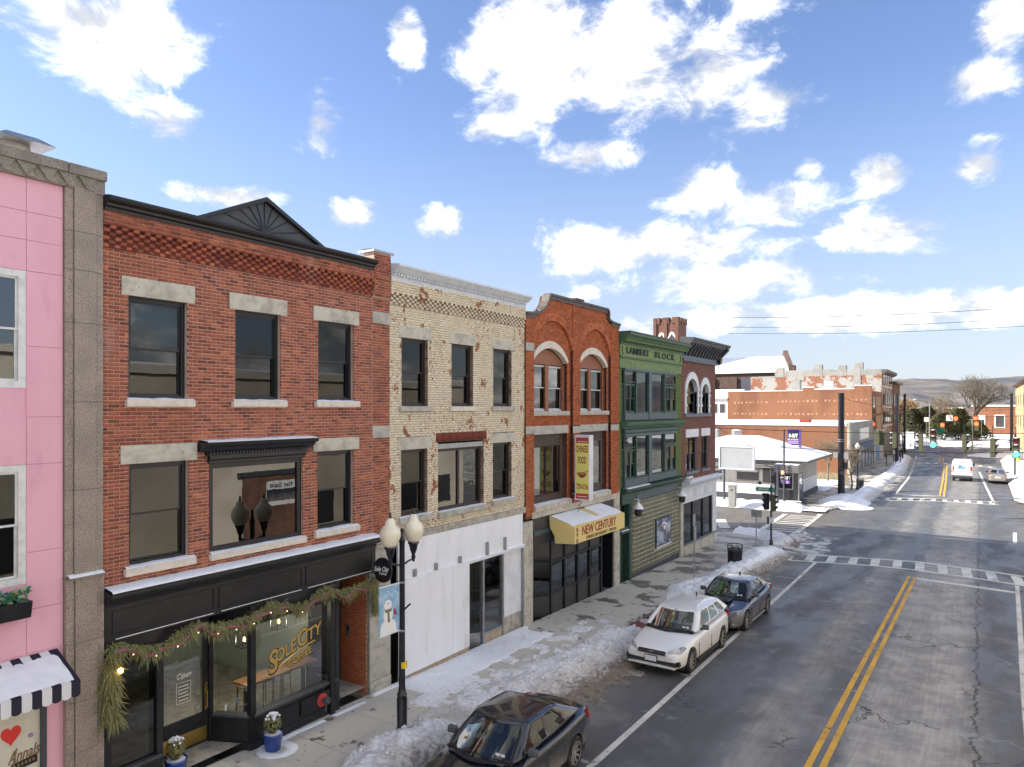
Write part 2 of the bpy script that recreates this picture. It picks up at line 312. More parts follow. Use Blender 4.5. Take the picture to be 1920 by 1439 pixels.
def asphalt():
    m, nt, ns, L, b = base_nodes('asphalt')
    g = ns.new('ShaderNodeNewGeometry'); sp = ns.new('ShaderNodeSeparateXYZ'); L.new(g.outputs['Position'], sp.inputs[0])
    P = g.outputs['Position']
    wob = noise_n(ns, L, pos_map(ns, L, (1, .22, 1)), .9, 6)
    wob2 = noise_n(ns, L, pos_map(ns, L, (1, .5, 1), (7, 3, 0)), 2.2, 7)
    x = mth(ns, L, 'ADD', sp.outputs['X'], mth(ns, L, 'MULTIPLY', mth(ns, L, 'SUBTRACT', wob, .5), 1.0))
    x = mth(ns, L, 'ADD', x, mth(ns, L, 'MULTIPLY', mth(ns, L, 'SUBTRACT', wob2, .5), .7))
    xn = mrange(ns, L, x, -10, 4, 0, 1, False)
    rp = ns.new('ShaderNodeValToRGB'); e = rp.color_ramp.elements
    # dryness across the street: tyre tracks are dark, crowns and gutters dry and salty
    st = [(-10, .25), (-8.2, .18), (-7.0, .05), (-6.0, .03), (-5.0, .08), (-4.55, .22), (-4.25, .62), (-3.7, .5), (-3.2, .18), (-2.7, .15), (-2.35, .85), (-1.6, .8), (-1.1, 1), (-.5, .85), (-.1, .4), (.25, .12), (2, .12), (4, .3)]
    while len(e) < len(st): e.new(.5)
    for q, (p, v) in zip(e, st): q.position = (p + 10) / 14; q.color = (v, v, v, 1)
    L.new(xn, rp.inputs[0]); dry = rp.outputs[0]
    # streaks and blotches break up the dry pattern
    fine = noise_n(ns, L, P, 60, 4); streak = noise_n(ns, L, pos_map(ns, L, (5, .25, 1)), 2.5, 6); blot = noise_n(ns, L, P, .55, 8, .6)
    ramp2 = mth(ns, L, 'MULTIPLY', mrange(ns, L, streak, .3, .75, .78, 1.08), mrange(ns, L, noise_n(ns, L, P, 1.3, 8, .65), .36, .62, .6, 1.05))
    dry = mth(ns, L, 'MULTIPLY', dry, ramp2); dry = mth(ns, L, 'ADD', dry, mrange(ns, L, blot, .5, .72, 0, .3), True)
    dry = mth(ns, L, 'MULTIPLY', dry, mrange(ns, L, sp.outputs['Y'], 40, 50, 1, .55))  # pale band dimmed in colour where the sun falls, from the junction on
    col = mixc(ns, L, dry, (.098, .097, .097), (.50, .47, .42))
    col = mixc(ns, L, mrange(ns, L, fine, .35, .7, 0, .35), col, mixc(ns, L, 1.0, col, (.5, .5, .5), 'MULTIPLY'))
    # cracks
    vo = ns.new('ShaderNodeTexVoronoi'); vo.feature = 'DISTANCE_TO_EDGE'; vo.inputs['Scale'].default_value = .42
    dv = ns.new('ShaderNodeVectorMath'); dv.operation = 'ADD'
    nn = ns.new('ShaderNodeTexNoise'); nn.inputs['Scale'].default_value = 1.6; nn.inputs['Detail'].default_value = 7; L.new(P, nn.inputs['Vector'])
    sc = ns.new('ShaderNodeVectorMath'); sc.operation = 'SCALE'; sc.inputs['Scale'].default_value = 1.5; L.new(nn.outputs['Color'], sc.inputs[0])
    L.new(P, dv.inputs[0]); L.new(sc.outputs[0], dv.inputs[1]); L.new(dv.outputs[0], vo.inputs['Vector'])
    ck = mrange(ns, L, vo.outputs['Distance'], .004, .014, 1, 0)
    ck = mth(ns, L, 'MULTIPLY', ck, mrange(ns, L, noise_n(ns, L, P, .35, 3), .50, .62))
    xl = mth(ns, L, 'ADD', sp.outputs['X'], mth(ns, L, 'MULTIPLY', mth(ns, L, 'SUBTRACT', noise_n(ns, L, pos_map(ns, L, (.0, 1, 0)), 1.3, 8, .65), .5), .9))
    lc = mrange(ns, L, mth(ns, L, 'ABSOLUTE', mth(ns, L, 'ADD', xl, .12)), .015, .045, 1, 0)
    col = mixc(ns, L, mth(ns, L, 'MULTIPLY', ck, .8), col, (.03, .03, .03))
    col = mixc(ns, L, mth(ns, L, 'MULTIPLY', lc, .75), col, (.035, .033, .03))
    # salt drawn out along old cracks in the wet lane
    vo2 = ns.new('ShaderNodeTexVoronoi'); vo2.feature = 'DISTANCE_TO_EDGE'; vo2.inputs['Scale'].default_value = .30
    dv2 = ns.new('ShaderNodeVectorMath'); dv2.operation = 'ADD'; L.new(dv.outputs[0], dv2.inputs[0]); dv2.inputs[1].default_value = (11, 4, 0)
    L.new(dv2.outputs[0], vo2.inputs['Vector'])
    sl = mth(ns, L, 'MULTIPLY', mrange(ns, L, vo2.outputs['Distance'], .004, .016, 1, 0), mrange(ns, L, noise_n(ns, L, P, .5, 4), .5, .62))
    col = mixc(ns, L, mth(ns, L, 'MULTIPLY', sl, .45), col, (.42, .43, .44))
    # brown grit in the gutters
    gut = mth(ns, L, 'ADD', mrange(ns, L, sp.outputs['X'], -9.4, -7.2, 1, 0), mrange(ns, L, sp.outputs['X'], 1.6, 2.6, 0, 1), True)
    gut = mth(ns, L, 'MULTIPLY', gut, mrange(ns, L, noise_n(ns, L, pos_map(ns, L, (1, .4, 1)), 1.6, 7), .38, .6))
    col = mixc(ns, L, mth(ns, L, 'MULTIPLY', gut, .8), col, (.15, .125, .095))
    L.new(col, b.inputs['Base Color'])
    wet = mrange(ns, L, noise_n(ns, L, pos_map(ns, L, (1, .35, 1)), .8, 6), .42, .62)
    r = mth(ns, L, 'ADD', mth(ns, L, 'MULTIPLY', dry, .6), mth(ns, L, 'MULTIPLY', wet, .28)); r = mth(ns, L, 'ADD', r, .34, True)
    L.new(r, b.inputs['Roughness']); b.inputs['Specular IOR Level'].default_value = .45
    bump_n(ns, L, b, fine, .5, .008)
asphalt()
def line_mat(name, col, wear):
    m, nt, ns, L, b = base_nodes(name); b.inputs['Roughness'].default_value = .7
    P = pos_map(ns, L); n = noise_n(ns, L, P, 7, 10, .7); n2 = noise_n(ns, L, P, 1.1, 5)
    f = mrange(ns, L, mth(ns, L, 'ADD', n, mth(ns, L, 'MULTIPLY', n2, .5)), wear, wear + .12)
    c = mixc(ns, L, mrange(ns, L, n2, .35, .7), col, [q * .72 for q in col]); L.new(mixc(ns, L, f, c, (.10, .10, .10)), b.inputs['Base Color'])
line_mat('line_white', (.74, .71, .62), .83); line_mat('line_yellow', (.80, .44, .05), .85); line_mat('line_faint', (.42, .42, .41), .76)
def pavement_mat():
    m, nt, ns, L, b = base_nodes('pavement')
    P = pos_map(ns, L); n1 = noise_n(ns, L, P, .9, 9, .62); n2 = noise_n(ns, L, pos_map(ns, L, (1, 1, 1), (5, 2, 0)), 2.6, 8, .6); f = noise_n(ns, L, P, 45, 4)
    g = ns.new('ShaderNodeNewGeometry'); sp = ns.new('ShaderNodeSeparateXYZ'); L.new(g.outputs['Position'], sp.inputs[0])
    col = mixc(ns, L, mrange(ns, L, f, .3, .7), (.60, .56, .48), (.52, .48, .41))
    # damp patches, more of them the farther down the street
    thr = mrange(ns, L, sp.outputs['Y'], 10, 34, .10, -.04, False)
    w = mth(ns, L, 'MAXIMUM', mrange(ns, L, mth(ns, L, 'SUBTRACT', n1, thr), .53, .57), mrange(ns, L, n2, .62, .66))
    col = mixc(ns, L, mth(ns, L, 'MULTIPLY', w, .8), col, (.085, .075, .06))
    L.new(col, b.inputs['Base Color']); L.new(mrange(ns, L, w, 0, 1, .8, .4), b.inputs['Roughness'])
    bump_n(ns, L, b, f, .25, .006)
pavement_mat()
def snow_dirty():
    m, nt, ns, L, b = base_nodes('snow_dirty'); b.inputs['Roughness'].default_value = .7; b.inputs['Specular IOR Level'].default_value = .3
    at = ns.new('ShaderNodeAttribute'); at.attribute_name = 'dirt'; P = pos_map(ns, L)
    n = noise_n(ns, L, P, 9, 9, .7); n2 = noise_n(ns, L, P, 1.6, 5); n3 = noise_n(ns, L, P, 40, 4)
    f = mth(ns, L, 'ADD', at.outputs['Fac'], mth(ns, L, 'MULTIPLY', mth(ns, L, 'SUBTRACT', n, .5), 1.1)); f = mth(ns, L, 'ADD', f, mth(ns, L, 'MULTIPLY', mth(ns, L, 'SUBTRACT', n2, .5), .5))
    c = mixc(ns, L, mrange(ns, L, f, .12, .5), (.86, .87, .89), (.58, .55, .51)); c = mixc(ns, L, mrange(ns, L, f, .5, .85), c, (.20, .17, .135))
    c = mixc(ns, L, mth(ns, L, 'MULTIPLY', mrange(ns, L, n3, .64, .7), mrange(ns, L, f, .2, .5)), c, (.09, .08, .065))
    L.new(c, b.inputs['Base Color']); bump_n(ns, L, b, mth(ns, L, 'ADD', n, mth(ns, L, 'MULTIPLY', n3, .3)), .5, .03)
snow_dirty()
def peeled_wall(name, a, bb, scale, lo, hi, c3=None):
    return mk(name, a, bb, scale=scale, lo=lo, hi=hi, detail=10, rough=.9, c3=c3, s3=2.4, lo3=.58, hi3=.64)
peeled_wall('plaster_peeled', (.33, .32, .295), (.25, .105, .06), .55, .47, .52, (.38, .34, .29))
def orange_wall():
    m, nt, ns, L, b = base_nodes('orange_wall'); b.inputs['Roughness'].default_value = .9
    br = ns.new('ShaderNodeTexBrick'); v = pos_map(ns, L); sw = ns.new('ShaderNodeSeparateXYZ'); L.new(v, sw.inputs[0]); cb = ns.new('ShaderNodeCombineXYZ')
    L.new(mth(ns, L, 'ADD', sw.outputs['X'], sw.outputs['Y']), cb.inputs[0]); L.new(sw.outputs['Z'], cb.inputs[1]); L.new(cb.outputs[0], br.inputs['Vector'])
    br.inputs['Scale'].default_value = 1; br.inputs['Brick Width'].default_value = .21; br.inputs['Row Height'].default_value = .07; br.inputs['Mortar Size'].default_value = .006
    br.inputs['Color1'].default_value = (.27, .112, .052, 1); br.inputs['Color2'].default_value = (.21, .082, .04, 1); br.inputs['Mortar'].default_value = (.27, .165, .105, 1)
    n = noise_n(ns, L, pos_map(ns, L, (1, 1, .3)), .35, 6); c = mixc(ns, L, mrange(ns, L, n, .45, .65, 0, .6), br.outputs['Color'], (.145, .06, .034)); L.new(c, b.inputs['Base Color'])
orange_wall()

# ------------------------------------------------------------------ mesh helpers
def rootloc(p):
    v = Vector((0, 0, 0))
    while p is not None: v += p.location; p = p.parent
    return v
class MB:
    def __init__(s): s.v = []; s.f = []; s.tone = None
    def add(s, vs, fs):
        o = len(s.v); s.v += [tuple(q) for q in vs]; s.f += [tuple(i + o for i in q) for q in fs]; return s
    def box(s, x0, x1, y0, y1, z0, z1):
        return s.add([(x0,y0,z0),(x1,y0,z0),(x1,y1,z0),(x0,y1,z0),(x0,y0,z1),(x1,y0,z1),(x1,y1,z1),(x0,y1,z1)],
                     [(0,3,2,1),(4,5,6,7),(0,1,5,4),(1,2,6,5),(2,3,7,6),(3,0,4,7)])
    def hexa(s, p):   # 8 corners, bottom four then top four
        return s.add(p, [(0,3,2,1),(4,5,6,7),(0,1,5,4),(1,2,6,5),(2,3,7,6),(3,0,4,7)])
    def quad(s, *p): return s.add(p, [tuple(range(len(p)))])
    def prism(s, pts, axis, a0, a1):
        n = len(pts)
        def P(u, w, a): return {'x': (a, u, w), 'y': (u, a, w), 'z': (u, w, a)}[axis]
        vs = [P(u, w, a0) for u, w in pts] + [P(u, w, a1) for u, w in pts]
        fs = [tuple(range(n - 1, -1, -1)), tuple(range(n, 2 * n))] + [(i, (i + 1) % n, n + (i + 1) % n, n + i) for i in range(n)]
        return s.add(vs, fs)
    def cyl(s, p0, p1, r0, r1=None, n=12, cap=True):
        r1 = r0 if r1 is None else r1; p0, p1 = Vector(p0), Vector(p1); d = (p1 - p0).normalized()
        u = d.orthogonal().normalized(); w = d.cross(u); vs = []
        for p, r in ((p0, r0), (p1, r1)):
            for i in range(n):
                a = 2 * math.pi * i / n; vs.append(p + (u * math.cos(a) + w * math.sin(a)) * r)
        fs = [(i, (i + 1) % n, n + (i + 1) % n, n + i) for i in range(n)]
        if cap: fs += [tuple(range(n - 1, -1, -1)), tuple(range(n, 2 * n))]
        return s.add(vs, fs)
    def tube(s, pts, r, n=6):
        for a, b in zip(pts[:-1], pts[1:]): s.cyl(a, b, r, r, n, True)
        return s
    def lathe(s, prof, c=(0, 0, 0), n=20, axis='z', cap=True):
        if not cap: prof = list(prof) + [prof[0]]
        vs = []; m = len(prof)
        for i in range(n):
            a = 2 * math.pi * i / n
            for r, h in prof:
                if axis == 'z': vs.append((c[0] + r * math.cos(a), c[1] + r * math.sin(a), c[2] + h))
                elif axis == 'x': vs.append((c[0] + h, c[1] + r * math.cos(a), c[2] + r * math.sin(a)))
                else: vs.append((c[0] + r * math.cos(a), c[1] + h, c[2] + r * math.sin(a)))
        fs = [(i * m + j, ((i + 1) % n) * m + j, ((i + 1) % n) * m + j + 1, i * m + j + 1) for i in range(n) for j in range(m - 1)]
        if cap: fs += [tuple(i * m for i in range(n)), tuple(i * m + m - 1 for i in range(n))]
        return s.add(vs, fs)
    def ball(s, c, r, n=10, m=6, sz=1):
        prof = [(max(.001, r * math.sin(math.pi * j / m)), -r * sz * math.cos(math.pi * j / m)) for j in range(m + 1)]
        return s.lathe(prof, c, n)
    def grid(s, P):   # P: rows of points
        nr, nc = len(P), len(P[0]); vs = [q for row in P for q in row]
        return s.add(vs, [(i * nc + j, i * nc + j + 1, (i + 1) * nc + j + 1, (i + 1) * nc + j) for i in range(nr - 1) for j in range(nc - 1)])
    def build(s, name, mat, parent=None, smooth=False, bevel=0, label=None, kind=None, local=False, recalc=True, tones=None):
        off = Vector((0, 0, 0)) if (parent is None or local) else rootloc(parent)
        me = bpy.data.meshes.new(name); me.from_pydata([(x - off.x, y - off.y, z - off.z) for x, y, z in s.v], [], s.f)
        if recalc and len(s.f) < 60000:
            bm = bmesh.new(); bm.from_mesh(me)
            bmesh.ops.recalc_face_normals(bm, faces=bm.faces); bm.to_mesh(me); bm.free()
        if tones is not None:
            at = me.attributes.new('tone', 'FLOAT', 'FACE'); at.data.foreach_set('value', np.asarray(tones, dtype=np.float32))
        me.materials.append(MATS[mat] if isinstance(mat, str) else mat)
        if smooth:
            me.polygons.foreach_set('use_smooth', [True] * len(me.polygons))
            if smooth != 'all': me.set_sharp_from_angle(angle=R(38))
        o = bpy.data.objects.new(name, me); COL.objects.link(o)
        if parent is not None: o.parent = parent
        if bevel:
            b = o.modifiers.new('bevel', 'BEVEL'); b.width = bevel; b.segments = 2; b.limit_method = 'ANGLE'; b.angle_limit = R(40)
        if label: o['label'] = label
        if kind: o['kind'] = kind
        return o
def thing(name, label, cat, loc=(0, 0, 0), rz=0, group=None):
    o = bpy.data.objects.new(name, None); COL.objects.link(o); o.location = loc; o.rotation_euler = (0, 0, rz); o.empty_display_size = .3
    o['label'] = label; o['category'] = cat
    if group: o['group'] = group
    return o
def tag(o, label, cat, group=None):
    o['label'] = label; o['category'] = cat
    if group: o['group'] = group
    return o
def text(name, body, size, mat, parent, origin, ax='street', extrude=.004, shear=0, bold=0, xs=1, align='CENTER', spacing=1, local=False, tilt=0, width=None):
    cu = bpy.data.curves.new(name, 'FONT'); cu.body = body; cu.size = size; cu.extrude = extrude; cu.shear = shear; cu.offset = bold
    cu.align_x = align; cu.align_y = 'CENTER'; cu.space_character = spacing; cu.resolution_u = 3
    t = bpy.data.objects.new(name, cu); COL.objects.link(t)
    me = bpy.data.meshes.new_from_object(t.evaluated_get(bpy.context.evaluated_depsgraph_get()))
    bpy.data.objects.remove(t); bpy.data.curves.remove(cu)
    if width:
        x0 = min(v.co.x for v in me.vertices); x1 = max(v.co.x for v in me.vertices); xs = width / (x1 - x0); cx_ = (x0 + x1) / 2
        for v in me.vertices: v.co.x -= cx_
    if ax == 'street': M = Matrix(((0, 0, 1), (1, 0, 0), (0, 1, 0)))
    elif ax == 'back': M = Matrix(((1, 0, 0), (0, 0, -1), (0, 1, 0)))
    elif ax == 'ground': M = Matrix(((1, 0, 0), (0, 1, 0), (0, 0, 1)))
    else: M = ax
    off = Vector((0, 0, 0)) if (parent is None or local) else rootloc(parent)
    o3 = Vector(origin) - off; ct, st_ = math.cos(tilt), math.sin(tilt)
    for v in me.vertices:
        x, y = v.co.x * xs, v.co.y
        v.co = M @ Vector((x * ct - y * st_, x * st_ + y * ct, v.co.z)) + o3
    me.materials.clear(); me.materials.append(MATS[mat]); me.name = name
    o = bpy.data.objects.new(name, me); COL.objects.link(o)
    if parent is not None: o.parent = parent
    return o
# value noise for height fields
_perm = np.random.default_rng(11).random((256, 256))
def vnoise(x, y):
    xi = np.floor(x).astype(int); yi = np.floor(y).astype(int); fx = x - xi; fy = y - yi
    fx = fx * fx * (3 - 2 * fx); fy = fy * fy * (3 - 2 * fy)
    g = lambda a, b: _perm[a % 256, b % 256]
    return (g(xi, yi) * (1 - fx) + g(xi + 1, yi) * fx) * (1 - fy) + (g(xi, yi + 1) * (1 - fx) + g(xi + 1, yi + 1) * fx) * fy
def fbm(x, y, s=1, o=5):
    t = 0; a = .5; tot = 0
    for i in range(o): t = t + a * vnoise(x * s + 17 * i, y * s + 31 * i); tot += a; a *= .5; s *= 2.03
    return t / tot
# ------------------------------------------------------------------ ground, road, pavements
KX, KXR = -9.3, 3.1           # kerb faces of the street
def struct(o): o['kind'] = 'structure'; return o
def strip(name, mat, x0, x1, ys, dz, kind='structure', parent=None):
    mb = MB(); P = []
    for y in ys:
        a = x0(y) if callable(x0) else x0; b = x1(y) if callable(x1) else x1
        P.append([(a, y, gz(y) + dz), (b, y, gz(y) + dz)])
    mb.grid(P); o = mb.build(name, mat, parent, recalc=False)
    if parent is None: o['kind'] = kind
    return o
mb = MB()
mb.grid([[(-4000, y, min(gz(y), .3) - .5 if y < 41 else -.5), (4000, y, min(gz(y), .3) - .5 if y < 41 else -.5)] for y in (-600, 41, 5000)])
struct(mb.build('ground', 'ground_far', recalc=False))
def kl(y): return KX if y < 100 else KX - min(2.4, (y - 100) * .055)
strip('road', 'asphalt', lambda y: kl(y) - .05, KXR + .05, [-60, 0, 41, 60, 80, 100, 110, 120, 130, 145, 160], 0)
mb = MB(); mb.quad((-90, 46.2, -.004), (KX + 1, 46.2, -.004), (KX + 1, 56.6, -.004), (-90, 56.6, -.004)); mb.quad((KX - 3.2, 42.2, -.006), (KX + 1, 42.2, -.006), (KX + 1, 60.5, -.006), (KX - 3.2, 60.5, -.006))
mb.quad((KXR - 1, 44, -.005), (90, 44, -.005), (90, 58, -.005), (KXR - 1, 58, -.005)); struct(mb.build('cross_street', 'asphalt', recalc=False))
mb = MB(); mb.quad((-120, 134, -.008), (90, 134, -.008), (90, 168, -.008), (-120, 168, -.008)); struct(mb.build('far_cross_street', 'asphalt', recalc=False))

def arc(cx, cy, r, a0, a1, n=8): return [(cx + r * math.cos(R(a0 + (a1 - a0) * i / n)), cy + r * math.sin(R(a0 + (a1 - a0) * i / n))) for i in range(n + 1)]
def flat_poly(name, pts, z, mat, depth=.4):
    return struct(MB().prism(pts, 'z', z - depth, z).build(name, mat))
# near pavement: a sloping bed with its slabs, brick band and kerb, then the flat corner
bed = strip('pavement', 'mortar_grey', -12.95, KX - .21, [-8, 0, 41], .105)
mb = MB(); mb.box(-.79, .79, -.79, .79, -.05, 0); slab_meshes = []
for k in range(2):
    mbx = MB(); hx = (.80, .62)[k] - .006; mbx.box(-hx, hx, -.794, .794, -.05, 0); s = mbx.build('paving_slab', 'pavement', bed, local=True)
    bpy.data.objects.remove(s, do_unlink=False) if False else None
    slab_meshes.append(s)
n_slab = 0
for k, cx in ((0, -12.1), (1, -10.68)):
    src = slab_meshes[k]
    for i in range(28):
        y = -3.2 + 1.6 * i
        if y > 40.3: continue
        o = src if i == 0 else src.copy()
        if i: COL.objects.link(o); o.parent = bed
        o.location = (cx, y, gz(y) + .12 + random.uniform(-.002, .003)); o.rotation_euler = (-math.atan(.019) + random.uniform(-.0015, .0015), random.uniform(-.002, .002), 0)
mb = MB()
for j in range(int(47 / .104)):
    y = -6 + j * .104
    for i in range(3):
        x = -10.052 + i * .184; z = gz(y) + .112 + random.uniform(0, .008)
        mb.box(x, x + .176, y, y + .097, z - .05, z)
mb.build('brick_paver_band', 'paver_red', bed, kind='stuff', recalc=False)
mb = MB()
for j in range(20):
    y0 = -7 + 2.4 * j; y1 = y0 + 2.39; z0, z1 = gz(y0), gz(y1)
    if y1 > 41.05: break
    mb.hexa([(KX-.2,y0,z0-.3),(KX,y0,z0-.3),(KX,y1,z1-.3),(KX-.2,y1,z1-.3),(KX-.2,y0,z0+.125),(KX-.01,y0,z0+.122),(KX-.01,y1,z1+.122),(KX-.2,y1,z1+.125)])
mb.build('kerb', 'kerb_stone', bed)
flat_poly('corner_pavement', [(-60, 41), (KX, 41)] + [p for p in arc(KX - 3, 42.4, 3, 0, 90)] + [(-60, 45.4)], .118, 'pavement')
flat_poly('diner_pavement', [(-60, 58.6), (-16, 57.2)] + [p for p in arc(KX - 3.4, 60.6, 3.4, -90, 0)] + [(KX, 100), (kl(110), 110), (kl(125), 125), (kl(131), 131), (-60, 131)], .12, 'pavement')
mb = MB(); mb.prism([(KXR, 60), (KXR, 131), (60, 131), (60, 60)], 'z', -.3, .12); struct(mb.build('right_pavement', 'pavement'))
mb = MB(); P = [[(KXR, y, gz(y) + .12), (60, y, gz(y) + .12)] for y in (-60, 41, 43)]; mb.grid(P); mb.quad((KXR, -60, gz(-60) - .1), (KXR, 41, -.1), (KXR, 41, .12), (KXR, -60, gz(-60) + .12)); struct(mb.build('near_right_pavement', 'pavement', recalc=False))

# painted markings, each 4 mm over the asphalt
def mark(name, pts, mat='line_white', dz=.006):
    """quad strip through pairs of points"""
    mb = MB(); P = []
    for (xa, ya), (xb, yb) in pts: P.append([(xa, ya, gz(ya) + dz), (xb, yb, gz(yb) + dz)])
    mb.grid(P); return struct(mb.build(name, mat, recalc=False))
def line(name, path, w, mat='line_white', dz=.006):
    prs = []
    for i, (x, y) in enumerate(path):
        a = path[max(0, i - 1)]; b = path[min(len(path) - 1, i + 1)]; d = Vector((b[0] - a[0], b[1] - a[1])).normalized()
        prs.append(((x - d.y * w / 2, y + d.x * w / 2), (x + d.y * w / 2, y - d.x * w / 2)))
    return mark(name, prs, mat, dz)
line('parking_line', [(-6.62, 4), (-6.72, 17), (-6.82, 25), (-7.02, 38.5)], .15)
line('centre_line', [(-3.08, 6), (-2.99, 16), (-2.80, 37.6)], .13, 'line_yellow'); line('centre_line', [(-2.82, 6), (-2.73, 16), (-2.54, 37.6)], .13, 'line_yellow')
line('edge_line', [(.75, 12), (.94, 23), (1.32, 38.4)], .15)
line('stop_line', [(-2.5, 37.35), (1.25, 36.75)], .42)
cwn = [(-8.6, 38.3), (-7.04, 38.66), (-4.53, 39.4), (-2.84, 39.5), (-.45, 39.1), (1.53, 38.6), (3.0, 38.2)]; cwf = [(-8.9, 40.3), (-7.49, 40.6), (-4.65, 41.4), (-2.72, 41.8), (-.05, 41.3), (1.62, 40.9), (3.0, 40.5)]
line('crosswalk_line', cwn, .26); line('crosswalk_line', cwf, .26)
def lerp_path(p, x):
    for a, b in zip(p[:-1], p[1:]):
        if a[0] <= x <= b[0]: return a[1] + (b[1] - a[1]) * (x - a[0]) / (b[0] - a[0])
    return p[-1][1]
for i in range(11):
    x = -8.3 + i * .985
    mark('crosswalk_bar', [((x - .30, lerp_path(cwn, x) + .14), (x + .10, lerp_path(cwn, x) + .14)), ((x - .42, lerp_path(cwf, x) - .14), (x - .02, lerp_path(cwf, x) - .14))])
for y in (13.2, 19.3, 29.2, 31.5, 34.0): line('parking_tick', [(-8.5 if y < 20 else -7.9, y), (-6.75, y - .05)], .12, 'line_faint')
line('lane_dash', [(1.63, 50.6), (1.77, 55)], .2)
# crosswalk over the side street, long bars
line('crosswalk_line', [(-11.9, 46.8), (-12.15, 55.2)], .34); line('crosswalk_line', [(-9.72, 46.6), (-9.95, 56.6)], .34)
for i in range(10): y = 47.3 + i * .83; line('crosswalk_bar', [(-11.75, y - .05), (-9.85, y + .35)], .27)
mark('lane_arrow', [((-15.8, 49.9), (-15.15, 50.3)), ((-14.36, 46.4), (-13.75, 46.8))], 'line_white')
line('manhole_patch', [(-8.05, 46.1), (-7.15, 46.6)], .55, 'line_faint')
# beyond the intersection
cn2 = [(-7.1, 68.0), (-3.2, 69.9), (-.85, 70.0), (1.2, 70.0)]; cf2 = [(-7.3, 69.9), (-3.0, 71.9), (.9, 72.0), (1.2, 72)]
line('crosswalk_line', cn2, .25); line('crosswalk_line', cf2, .25)
for i in range(10): x = -6.7 + i * .83; line('crosswalk_bar', [(x, lerp_path(cn2, x) + .1), (x - .1, lerp_path(cf2, x) - .1)], .36)
line('stop_line', [(-6.8, 72.9), (-3.1, 74.0)], .4)
line('parking_line', [(-6.55, 74), (-6.8, 90), (-7.25, 101), (-8.1, 118), (-8.9, 134)], .2)
line('centre_line', [(-3.1, 73.5), (-3.55, 92), (-4.25, 114)], .16, 'line_yellow'); line('centre_line', [(-2.78, 73.5), (-3.25, 92), (-3.95, 114)], .16, 'line_yellow')
line('centre_line', [(-5.1, 121), (-5.5, 132)], .2, 'line_yellow'); line('centre_line', [(-4.7, 121), (-5.05, 132)], .2, 'line_yellow')
line('edge_line', [(.87, 71), (.3, 88), (-.2, 104.5)], .2)
for y in (76, 79.5, 83, 86.5, 95, 99, 103): line('parking_tick', [(-8.6, y), (-6.9, y - .1)], .15, 'line_faint')
for y in (73.5, 76, 78.5, 81, 83.5): line('hatch_line', [(1.0, y), (2.7, y - 1.2)], .16, 'line_faint')
cn3 = [(-7.9, 115.5), (-4.2, 116.5), (-.7, 114.5), (1.6, 112)]
line('crosswalk_line', cn3, .3); line('crosswalk_line', [(x, y + 2.2) for x, y in cn3], .3)
for i in range(9): x = -7.4 + i * 1.05; line('crosswalk_bar', [(x, lerp_path(cn3, x) + .2), (x - .1, lerp_path(cn3, x) + 2)], .45)
line('stop_line', [(-8.3, 129), (-5.3, 131)], .4); line('lane_line', [(-1.5, 120), (-2.2, 132)], .2)
text('road_lettering', 'ONLY', 1.5, 'line_white', None, (-3.4, 128, .006), 'ground', extrude=0, xs=.62, bold=.02)['kind'] = 'structure'
line('lane_arrow', [(-4.2, 123.6), (-2.6, 123.6)], .35)

# ------------------------------------------------------------------ snow as height fields
def smooth(a, b, v): t = np.clip((v - a) / (b - a), 0, 1); return t * t * (3 - 2 * t)
def field(name, label, x0, x1, y0, y1, step, hfun, zfun, mat='snow_dirty', top=True):
    xs = np.arange(x0, x1 + step / 2, step); ys = np.arange(y0, y1 + step / 2, step)
    X, Y = np.meshgrid(xs, ys); H, Dt = hfun(X, Y); Z = zfun(X, Y)
    keep = H > .003
    cell = keep[:-1, :-1] | keep[1:, :-1] | keep[:-1, 1:] | keep[1:, 1:]
    Zt = Z + np.where(keep, H, -.02)
    ny, nx = X.shape; used = np.zeros((ny, nx), bool)
    used[:-1, :-1] |= cell; used[1:, :-1] |= cell; used[:-1, 1:] |= cell; used[1:, 1:] |= cell
    idx = -np.ones((ny, nx), int); idx[used] = np.arange(used.sum())
    V = np.stack([X[used], Y[used], Zt[used]], 1); ii, jj = np.nonzero(cell)
    Fc = np.stack([idx[ii, jj], idx[ii, jj + 1], idx[ii + 1, jj + 1], idx[ii + 1, jj]], 1)
    me = bpy.data.meshes.new(name); me.vertices.add(len(V)); me.vertices.foreach_set('co', V.ravel())
    me.loops.add(Fc.size); me.loops.foreach_set('vertex_index', Fc.ravel()); me.polygons.add(len(Fc)); me.polygons.foreach_set('loop_start', np.arange(0, Fc.size, 4))
    me.update(calc_edges=True); me.validate()
    at = me.attributes.new('dirt', 'FLOAT', 'POINT'); at.data.foreach_set('value', Dt[used].astype(np.float32))
    me.polygons.foreach_set('use_smooth', [True] * len(me.polygons)); me.materials.append(MATS[mat])
    o = bpy.data.objects.new(name, me); COL.objects.link(o); o['kind'] = 'stuff'; o['label'] = label; o['category'] = 'snow'; return o
def gzv(Y): return np.where(Y < 41, .019 * (41 - Y), 0.)
def base_near(X, Y): return gzv(Y) + .12 * (1 - smooth(KX - .05, KX + .25, X))
def blob(X, Y, cx, cy, rx, ry): return np.clip(1 - ((X - cx) / rx) ** 2 - ((Y - cy) / ry) ** 2, 0, 1)
